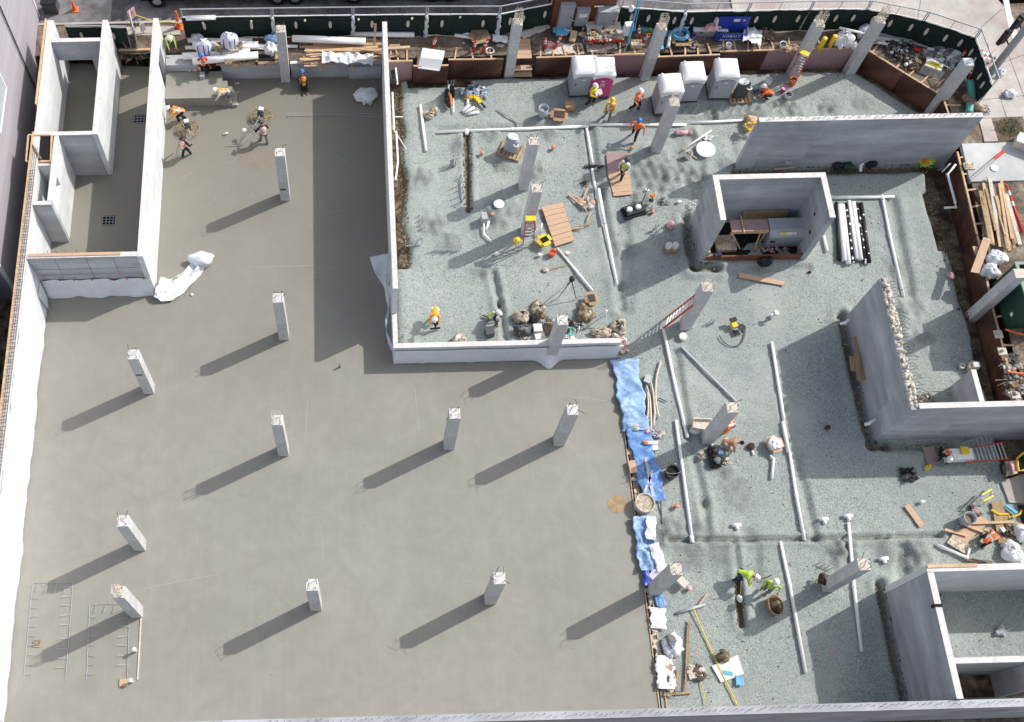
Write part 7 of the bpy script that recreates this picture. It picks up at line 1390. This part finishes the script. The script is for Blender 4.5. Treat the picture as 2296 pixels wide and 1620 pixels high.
heap(q('O', 1450, 930, -.04), 1.0, .15, 60, 'small parts and stakes just inside the box room threshold', ['wood', 'dkmix', 'tan', 'galv', 'pinkw'], .05, .16, .2, seed=130); plank(q('O', 1180, 930, .0), q('O', 1280, 660, .9), .07, .05, 'leaning prop at the right of the timber shelf'); b = MB(); b.cbox(q('O', 600, 1010, .5), (.35, .18, .2), .2); b.tube([q('O', 600, 1010, .5), q('O', 630, 1080, .1)], .04, 6); single('nail_gun', b, 'navy', 'dark blue nail gun on the box room threshold', 'nail gun')
b = MB(); b.cbox(q('O', 440, 975, .5), (.18, .14, .36)); single('timber_block', b, 'plyl', 'pale timber block at the west end of the box room threshold', 'timber block')
# cardboard against the rough wall
for k, (pp, lb) in enumerate((([(755, 330), (785, 330), (875, 715), (840, 735)], 'long brown cardboard flat lying against the rough wall'), ([(727, 508), (800, 510), (825, 655), (740, 635)], 'square brown cardboard flat on the pile by the rough wall'), ([(775, 470), (812, 470), (830, 735), (795, 715)], 'narrow cardboard flat between the long and the square ones'))): board([q('j', *p_, .5+.06*k if k == 0 else .45+.1*k) for p_ in pp[::-1]][::-1], .03, lb, 'card', 'cardboard_flat', 'cardboard')
sack(q('j', 530, 1150, 0), (.14, .14, .14), 'small dark pot with pink rim in the rough wall shadow', 'ply', .1, 131); sack(q('j', 1430, 1505, 0), (.26, .12, .1), 'yellow hand tool south of the fallen ladder', 'yellow', .15, 132, name='hand_tool', cat='tool', rz=.6)
for k, (x, y, w_, l) in enumerate(((1255, 1540, .5, .14), (1215, 1600, .1, .25), (1290, 1600, .3, .15))): heap(q('j', x, y, 0), w_, l, 22, ['largest black rag south of the fallen ladder', 'thin black rag, the most western', 'black rag east of the thin one'][k], ['black', 'dkcloth'], .05, .2, .05, seed=133+k, name='rag', cat='rag')
for k, (x, y) in enumerate(((1445, 1360), (1470, 1440))): board([v for v in rect(q('j', x, y, .03), .55, .45, .05)], .03, ['pinkish plywood square beside the kneeling worker, northern', 'pinkish plywood square beside the kneeling worker, southern'][k], 'pinkboard')
# eastern room items
t = thing('valve_can', 'tan canister with cream top inside the eastern room', 'canister', q('Y', 680, 660, 0)); b = MB(); b.lathe([(.26, 0), (.26, .38), (.02, .4)], 14); part('can', b, 'tan', t); b = MB(); b.cbox((.06, .0, .46), (.3, .26, .12)); part('top', b, 'wcloth', t)
b = MB(); b.lathe([(.16, 0), (.16, .2), (.10, .2), (.02, .1)], 12); single('collar_fitting', b, 'galv', 'grey round fitting left of the tan canister', 'pipe cap', loc=q('Y', 550, 640, 0)); heap(q('Y', 85, 1070, 0), .4, .35, 60, 'gravelly broken concrete at the inner corner of the eastern room', ['lime_dust', 'mixed', 'rebar'], .06, .2, .25, seed=140)
t = thing('rebar_bundle', 'three dark horizontal rebars sticking into the eastern room', 'rebar', q('Y', 160, 970, 1)); 
for k, (y, x0, x1) in enumerate(((970, 160, 470), (1052, 170, 500), (1130, 220, 515))): b = MB(); b.tube([q('Y', x0, y, 2.2-.5*k), q('Y', x1, y+3, 2.2-.5*k)], .02, 5); part('bar', b, 'rebar', t, True)
# rebar rows around the slab: dowel rectangles
def dowelrect(s_, pts, lb, step=.42, inn=.42, closed=False):
    t = thing('rebar_mat', lb, 'rebar', q(s_, *pts[0], 0)); P_ = [q(s_, *p_, .03) for p_ in pts]; cen = sum(P_, V(0, 0, 0))/len(P_); 
    for a, c_ in zip(P_[:-1], P_[1:]):
        L_ = (c_-a).length; d_ = (c_-a).normalized(); n_ = V(-d_.y, d_.x, 0); n_ = n_ if (cen-a).dot(n_) > 0 else -n_
        b = MB(); b.tube([a, c_], .015, 5)
        for k in range(int(L_/step)): p_ = a+d_*(k+.5)*step; b.tube([p_, p_+n_*inn+V(0, random.uniform(-.05, .05), .12)], .011, 4)
        part('dowel_row', b, 'galv', t, True)
dowelrect('o', [(190, 1620), (260, 870), (270, 835), (590, 830), (560, 1250), (530, 1620)], 'western rectangle of rebar dowels let into the slab')
dowelrect('o', [(700, 1620), (725, 1020), (740, 1010), (1000, 1005), (1045, 1150), (1030, 1620)], 'eastern rectangle of rebar dowels let into the slab')
dowelrect('b', [(1715, 700), (1900, 690), (1950, 830)], 'pale rebar dowels round the lavender plastic bundle', .2, .25)
dowelrect('b', [(1130, 1045), (1400, 1035), (1900, 1020)], 'low line of rebar ties across the slab near the plastic bundle', .3, .12)
b = MB(); b.beam(q('o', 1145, 1090, .02), q('o', 1115, 1620, .02), .06, .06); single('slab_batten', b, 'lime_dust', 'timber batten set in the slab south of the broken topped column', 'batten')
for (x, y, lb) in ((1105, 1390, 'pale standing pin beside the slab batten'),): b = MB(); b.lathe([(.05, 0), (.05, .45), (.1, .46), (.09, .55), (.02, .57)], 10); single('standing_pin', b, 'wcloth', lb, 'pin', loc=q('o', x, y, 0))
b = MB(); c = q('K', 1110, 745, 0); b.box(c.x-.18, c.y-.16, 0, c.x+.18, c.y+.16, .06); single('brick_block', b, 'plyl', 'small orange block in the slab near the bottom left', 'block')
b = MB(); b.lathe([(.05, 0), (.05, .4), (.1, .41), (.09, .5), (.02, .52)], 10); single('standing_pin', b, 'wcloth', 'pale standing pin beside the small orange block', 'pin', loc=q('K', 1190, 735, 0))
b = MB(); c = q('o', 298, 1328, .0)
for a_ in ((-.16, -.16, .16, -.13), (-.16, .13, .16, .16), (-.16, -.13, -.13, .13), (.13, -.13, .16, .13)): b.box(c.x+a_[0], c.y+a_[1], 0, c.x+a_[2], c.y+a_[3], .05)
b.box(c.x-.05, c.y-.05, 0, c.x+.05, c.y+.05, .07); single('floor_box', b, 'wood2', 'small square floor box in the western dowel rectangle', 'floor box')
sack(q('b', 1850, 880, 0), (.72, .58, .34), 'lavender plastic bundle heaped on the pale dowels', 'bagw', .3, 150, name='plastic_bundle', cat='plastic'); b = MB(); b.ell(at(430, 661, .05), (.08, .07, .05), 8, 6, .2); single('paper_ball', b, 'wcloth', 'small white scrap south of the twisted plastic', 'scrap'); b = MB(); b.lathe([(.05, 0), (.05, .3), (.02, .31)], 8); single('standing_pin', b, 'grcloth', 'lone dark pin near the tip of the tall wall shadow', 'pin', loc=at(762, 824, 0))
# equipment on the gravel side of the tall wall
t = thing('pump_line', 'white hoses and black fittings fixed on the gravel side of the tall wall', 'hose', q('c', 100, 700, 1.2))
b = MB(); b.tube([q('c', 105, 610, 2.2), q('c', 120, 760, 1.8)], .05, 8); b.tube([q('c', 75, 830, 1.5), q('c', 88, 1100, 1.3), q('c', 90, 1160, 1.2)], .05, 8); b.tube([q('c', 95, 1050, .6), q('c', 165, 1050, .2)], .03, 6); b.tube([q('c', 85, 1160, 1.6), q('c', 200, 1340, .05)], .03, 6); b.tube([q('c', 110, 1180, 1.2), q('c', 125, 1450, 1), q('c', 105, 1614, .8)], .05, 8); part('hose', b, 'pvc', t, True)
for x, y in ((85, 650), (95, 690), (90, 730)): b = MB(); b.ell(q('c', x, y, 1.9), (.16, .16, .16), 8, 6, .2); part('fitting', b, 'black', t, True)
# blue tarps and timber edge
drape(q('k', 215, 540, .05), q('k', 325, 1180, .05), 1.25, 0, 'blue tarp stretch beside the curved tan conduits, northern length', 'lblue', .2, 50, 21); drape(q('k', 330, 1150, .06), q('l', 490, 560, .06), 1.1, 0, 'bright blue tarp stretch beside the tan drum, southern length', 'blue', .2, 40, 22)
drape(q('l', 375, 690, .06), q('l', 440, 1180, .06), .95, 0, 'white and blue tarp bent up along the slab edge', 'lblue', .3, 30, 23); drape(q('l', 455, 690, .25), q('l', 445, 900, .25), .45, 0, 'white tarp fold pointing up at the slab edge', 'plasticwhite', .2, 16, 24); drape(q('l', 470, 940, .2), q('l', 560, 1180, .2), .5, 0, 'white tarp fold above the leaning shadowed column', 'plasticwhite', .2, 16, 25); drape(q('l', 430, 1180, .1), q('l', 430, 1320, .1), .5, 0, 'dark blue tarp corner at the foot of the leaning shadowed column', 'royal', .1, 10, 26)
drape(q('l', 460, 1250, .12), q('l', 560, 1170, .12), .5, 0, 'white tarp triangle west of the leaning shadowed column', 'plasticwhite', .15, 10, 30); drape(q('l', 490, 1440, .05), q('l', 570, 1420, .05), .75, 0, 'crumpled blue tarp scrap south of the leaning shadowed column', 'blue', .2, 16, 27); drape(q('l', 515, 1510, .05), q('m', 520, 780, .05), .7, 0, 'white plastic strip with dirt along the slab edge', 'bagw', .12, 24, 28); drape(q('m', 560, 1020, .05), q('m', 590, 1320, .05), .75, 0, 'crumpled grey plastic by the southern slab edge', 'bagw', .15, 24, 29)
for k, (pp, mt, w_, lb) in enumerate(((((405, 1420), (440, 1600)), 'galv', .16, 'grey board on the blue tarp, upper half'), (((408, 165), (478, 510)), 'galv', .14, 'long grey board crossing the blue tarp'), (((470, 275), (400, 470)), 'lime_dust', .12, 'pale board crossing under the long grey one'))): plank(q('k' if k == 0 else 'l', *pp[0], .2), q('k' if k == 0 else 'l', *pp[1], .2), w_, .05, lb, mt) if k else None
cable([q('l', 545, 505, .1), q('l', 548, 640, .05), q('l', 555, 755, .05)], .03, 'thin dark rod standing south of the blue tarp', 'dgrey', 'rod', 'rod'); cable([q('k', 530, 880, .05), q('k', 600, 915, .05)], .03, 'short dark rod east of the curved conduits', 'dgrey', 'rod', 'rod'); cable([q('l', 485, 60, .1), q('l', 490, 215, .1)], .025, 'thin black rod on the east edge of the bright tarp', 'black', 'rod', 'rod')
b = MB(); b.cbox(q('k', 425, 715, .15), (.3, .42, .25), -.5, mi=0); b.cbox(q('k', 445, 690, .22), (.2, .1, .1), -.5, mi=1); single('paint_can_crate', b, ['galv', 'wcloth'], 'silver container on the light blue tarp by the conduits', 'container'); heap(q('k', 500, 1200, 0), .35, .2, 40, 'tan and pink valves beside the blue tarp', ['tan', 'pinkboard', 'galv'], .06, .2, .15, seed=160); sack(q('k', 318, 1155, .1), (.2, .22, .14), 'round tan bag on the blue tarp', 'lime_dust', .2, 161); sack(q('k', 415, 1180, .05), (.18, .16, .12), 'pink bag on the edge of the blue tarp', 'pinkw', .2, 162)
b = MB(); b.beam(q('k', 400, 1285, .2), q('k', 520, 1280, .2), .16, .1, 0); b.beam(q('k', 390, 1270, .24), q('k', 430, 1290, .24), .12, .1, 1); single('caulk_gun', b, ['wcloth', 'orange'], 'white and orange tool on the bright blue tarp', 'tool'); b = MB(); b.cbox(q('k', 490, 1330, .15), (.28, .26, .2), .1); single('small_carton', b, 'wcloth', 'small white carton at the edge of the bright blue tarp', 'box'); b = MB(); b.cbox(q('l', 290, 245, .15), (.35, .6, .2), .1); single('timber_block', b, 'plyl', 'orange tan block on the slab edge form beside the tarp', 'timber block')
b = MB(); b.cbox(q('k', 895, 1120, .3), (.7, .55, .35), -.2); b.cbox(q('k', 925, 1075, .5), (.75, .05, .3), -.1); single('tool_crate', b, ['lime_dust'], 'pale open crate at the foot of the column by the crouching pair', 'crate'); b = MB(); b.ell(q('k', 855, 1175, .1), (.28, .16, .1), 8, 6, .3); single('rag', b, 'wcloth', 'white rag below the pale open crate', 'rag', smooth=True)
# south gravel
cable([q('m', 830, 580, .1), q('m', 920, 800, .05), q('m', 1010, 1000, .05), q('m', 1100, 1190, .05), q('m', 1235, 1470, .05)], .03, 'long yellow hose running south over the pale cloth', 'yellow', 'hose', 'hose'); cable([q('m', 885, 1160, .05), q('m', 950, 1450, .05)], .02, 'thin yellow cord west of the pale cloth', 'yellow', 'cord', 'cord'); board([q('m', 1085, 1260, .03), q('m', 1290, 1180, .03), q('m', 1235, 1010, .03), q('m', 1000, 1110, .03)], .02, 'pale cloth sheet with blue tape under the yellow hose', 'wcloth', 'cloth_sheet', 'cloth'); b = MB(); b.beam(q('m', 1100, 1165, .07), q('m', 1190, 1180, .07), .16, .02); single('tape_strip', b, 'cyan', 'blue strip lying on the pale cloth sheet', 'tape'); drape(q('m', 1215, 1240, .06), q('m', 1285, 1250, .06), .4, 0, 'small blue cloth at the corner of the pale sheet', 'cyan', .08, 8, 31)
sack(q('m', 1100, 1030, 0), (.34, .26, .22), 'brown coil bag with a looped handle above the pale cloth', 'tand', .3, 170, extra=(('loop', 'dgrey', (-.1, .25, .4), (.16, .12, .05)),)); t = sack(q('m', 640, 930, 0), (.52, .62, .3), 'large white bulk bag with an open grey mouth by the slab edge', 'bagw', .2, 171, name='bulk_bag', cat='bulk bag', extra=(('opening', 'grcloth', (-.1, .15, .56), (.26, .32, .08)),))
for k, (x0, y0, x1, y1) in enumerate(((790, 750, 765, 1340), (800, 700, 790, 1100), (700, 1130, 690, 1330), (570, 1370, 830, 1345), (655, 1180, 640, 1330))): plank(q('m', x0, y0, .06), q('m', x1, y1, .06), .09, .05, ['longest batten beside the large white bulk bag', 'second batten close behind the longest one', 'short batten south of the bulk bag', 'cross batten at the southern end of the slab edge', 'short batten nearest the slab edge in the south'][k], 'wood2')
heap(q('m', 870, 1170, 0), .4, .3, 40, 'rusty frame scraps between the battens and the pale cloth', ['tand', 'rebar', 'lime_dust'], .1, .35, .1, seed=172); heap(q('m', 600, 1180, 0), .3, 1.0, 90, 'sticks and crumpled scraps along the southern slab edge', ['lime_dust', 'wood2', 'rebar', 'bagw'], .08, .3, .1, seed=173); plank(q('l', 960, 1385, .06), q('l', 890, 1475, .06), .07, .05, 'pale stick leaning toward the grey channel', 'wood')
t = thing('shovel', 'shovel held in the narrow trench by the digging worker', 'shovel', q('l', 1255, 1420, 0)); b = MB(); b.tube([q('l', 1268, 1270, 1.1), q('l', 1258, 1400, .1)], .022, 6); part('shaft', b, 'wood', t, True); b = MB(); b.ell(q('l', 1253, 1425, .03), (.14, .19, .03), 12, 6); part('blade', b, 'silver', t, True, True)
t = thing('shovel', 'shovel lying below the tan jointed plywood sheet', 'shovel', q('g', 1310, 890, 0)); b = MB(); b.tube([q('g', 1330, 885, .05), q('g', 1485, 852, .06)], .02, 6); part('shaft', b, 'wood2', t, True); b = MB(); b.ell(q('g', 1308, 890, .04), (.2, .14, .04), 12, 6); part('blade', b, 'tan', t, True, True)
sack(q('l', 2005, 1260, .3), (.36, .3, .18), 'brown jacket hung at the column in the south gravel', 'ply', .3, 175, name='jacket', cat='jacket'); plank(q('l', 1885, 1295, .2), q('l', 1960, 1250, .4), .06, .04, 'stick poking out of the brown jacket'); b = MB(); b.cbox(q('l', 735, 1275, .3), (.35, .5, .25), .7); single('cloth_bundle', b, 'lime_dust', 'pale bundle beside the leaning shadowed column', 'bundle'); cable([q('l', 1450, 1250, .05), q('l', 1540, 1215, .3)], .025, 'dark bar west of the upright lime shirted worker', 'dgrey', 'rod', 'rod')
# plywood offcuts group, east
for k, (pp, mt, lb) in enumerate((([(600, 960), (740, 920), (855, 985), (600, 1210)], 'plyl', 'tan plywood offcut under the crossing boards, northern'), ([(480, 1075), (620, 1050), (620, 1230), (480, 1200)], 'plyl', 'tan plywood offcut, western of the group'), ([(450, 1115), (640, 1240), (590, 1350), (380, 1215)], 'tan', 'darker plywood offcut in front of the bending worker'), ([(800, 1060), (885, 1130), (820, 1275), (740, 1200)], 'plyl', 'tan plywood offcut right of the bending worker'))): board([q('E', *p_, .03+.02*k) for p_ in pp], .02, lb, mt)
board([q('E', 865, 770, .05), q('E', 985, 760, .05), q('E', 1105, 1215, .05), q('E', 945, 1225, .05)], .04, 'long weathered plank sheet beside the yellow saw horse', 'wood2'); 
for (x0, y0, x1, y1, lb) in ((360, 1070, 605, 1135, 'board end nearest the grey barrel, western'), (530, 1000, 770, 1090, 'board crossing above the bending worker'), (640, 1000, 1120, 985, 'long straight board crossing the weathered plank'), (790, 1065, 910, 1115, 'short board right of the white helmeted head'), (1130, 995, 1226, 1030, 'board running off the right edge')): plank(q('E', x0, y0, .15), q('E', x1, y1, .15), .12, .05, lb, 'wood')
t = thing('saw_horse', 'yellow and white saw horse north of the weathered plank', 'saw horse', q('E', 840, 830, 0)); A, B_ = q('E', 780, 760, .8), q('E', 890, 700, .8)
for o_ in (0, .3): b = MB(); b.beam(A+V(0, o_, 0), B_+V(0, o_, 0), .08, .08); part('beam', b, 'yellow', t, True)
for p_ in (A, B_):
    for sg in (-1, 1): b = MB(); b.beam(p_+V(0, .15, 0), p_+V(sg*.15, .15+sg*.35, -.8), .07, .05); part('leg', b, 'wcloth', t, True)
t = thing('hose', 'yellow hose and blue tool near the right edge of the plywood group', 'hose', q('E', 1000, 900, .1)); b = MB(); b.tube([q('E', 865, 855, .1), q('E', 950, 905, .12), q('E', 1050, 900, .12), q('E', 1070, 945, .1)], .05, 6); b.tube([q('E', 1100, 935, .1), q('E', 1180, 900, .12), q('E', 1200, 860, .1)], .05, 6); part('hose_run', b, 'yellow', t, True); b = MB(); b.beam(q('E', 1030, 805, .15), q('E', 1145, 890, .15), .14, .1); part('blue_tool', b, 'cyan', t, True)
for k, (x, y, a_, c_) in enumerate(((1180, 1130, .42, .5), (1070, 1330, .55, .62))): sack(q('E', x, y, 0), (a_, c_, .35), ['white bulk bag at the right edge above the south east wall', 'white bulk bag with a dark open mouth behind the south east wall'][k], 'bagw', .2, 180+k, name='bulk_bag', cat='bulk bag', extra=(mouth((a_, c_, .35), 'grcloth'),) if k else ())
b = MB(); b.beam(q('E', 590, 1400, .06), q('E', 880, 1430, .06), .12, .08); b.beam(q('E', 660, 1390, .12), q('E', 820, 1425, .12), .05, .05); single('red_pole', b, 'ply', 'dark red folded pole behind the south east wall', 'pole'); heap(q('E', 680, 880, 0), .25, .3, 24, 'reddish scrap right of the grey scrap barrel', ['pinkboard', 'ply'], .08, .28, .12, seed=182); heap(q('E', 1040, 1080, .1), .3, .3, 24, 'brown tools on the weathered plank sheet', ['tand', 'dkcloth'], .08, .25, .1, seed=183)
t = thing('barricade', 'striped barricade board with dark rack near the right edge', 'barricade', q('E', 1120, 430, .2)); b = MB(); b.beam(q('E', 1100, 320, .6), q('E', 1150, 430, .6), .3, .04); part('striped_board', b, 'pinkw', t, True); b = MB(); b.beam(q('E', 980, 350, .4), q('E', 1005, 460, .4), .12, .2); part('rack', b, 'dkcloth', t, True); b = MB(); b.tube([q('E', 1150, 300, .7), q('E', 1165, 430, .7), q('E', 1226, 420, .7)], .05, 6); b.tube([q('E', 1150, 290, .7), q('E', 1226, 225, .8)], .05, 6); part('yellow_rail', b, 'yellow', t, True)
board([q('E', 1010, 330, .3), q('E', 1090, 320, .3), q('E', 1150, 460, .3), q('E', 1030, 490, .3)], .08, 'dusty tan board by the striped barricade', 'tan')
heap((25.3, 10.2, 0), .6, .3, 50, 'brown slump of soil in the north corner of the south east room', ['soil', 'tan', 'lime_dust'], .08, .3, .25, seed=190); heap((31, 10.0, .0), 1.0, .3, 40, 'magenta and grey gear along the inside of the south east room', ['magenta', 'grcloth', 'silver'], .08, .3, .25, seed=191); heap(at(2245, 1415, 0), .01+.3, .2, 12, 'pair of small grey blocks on the floor of the south east room', ['galv'], .12, .3, .1, seed=192); heap((25.0, 6.2, .1), .6, .3, 50, 'straw coloured rebar ends in the left dark pit', ['helmy', 'wood'], .1, .4, .5, seed=193)
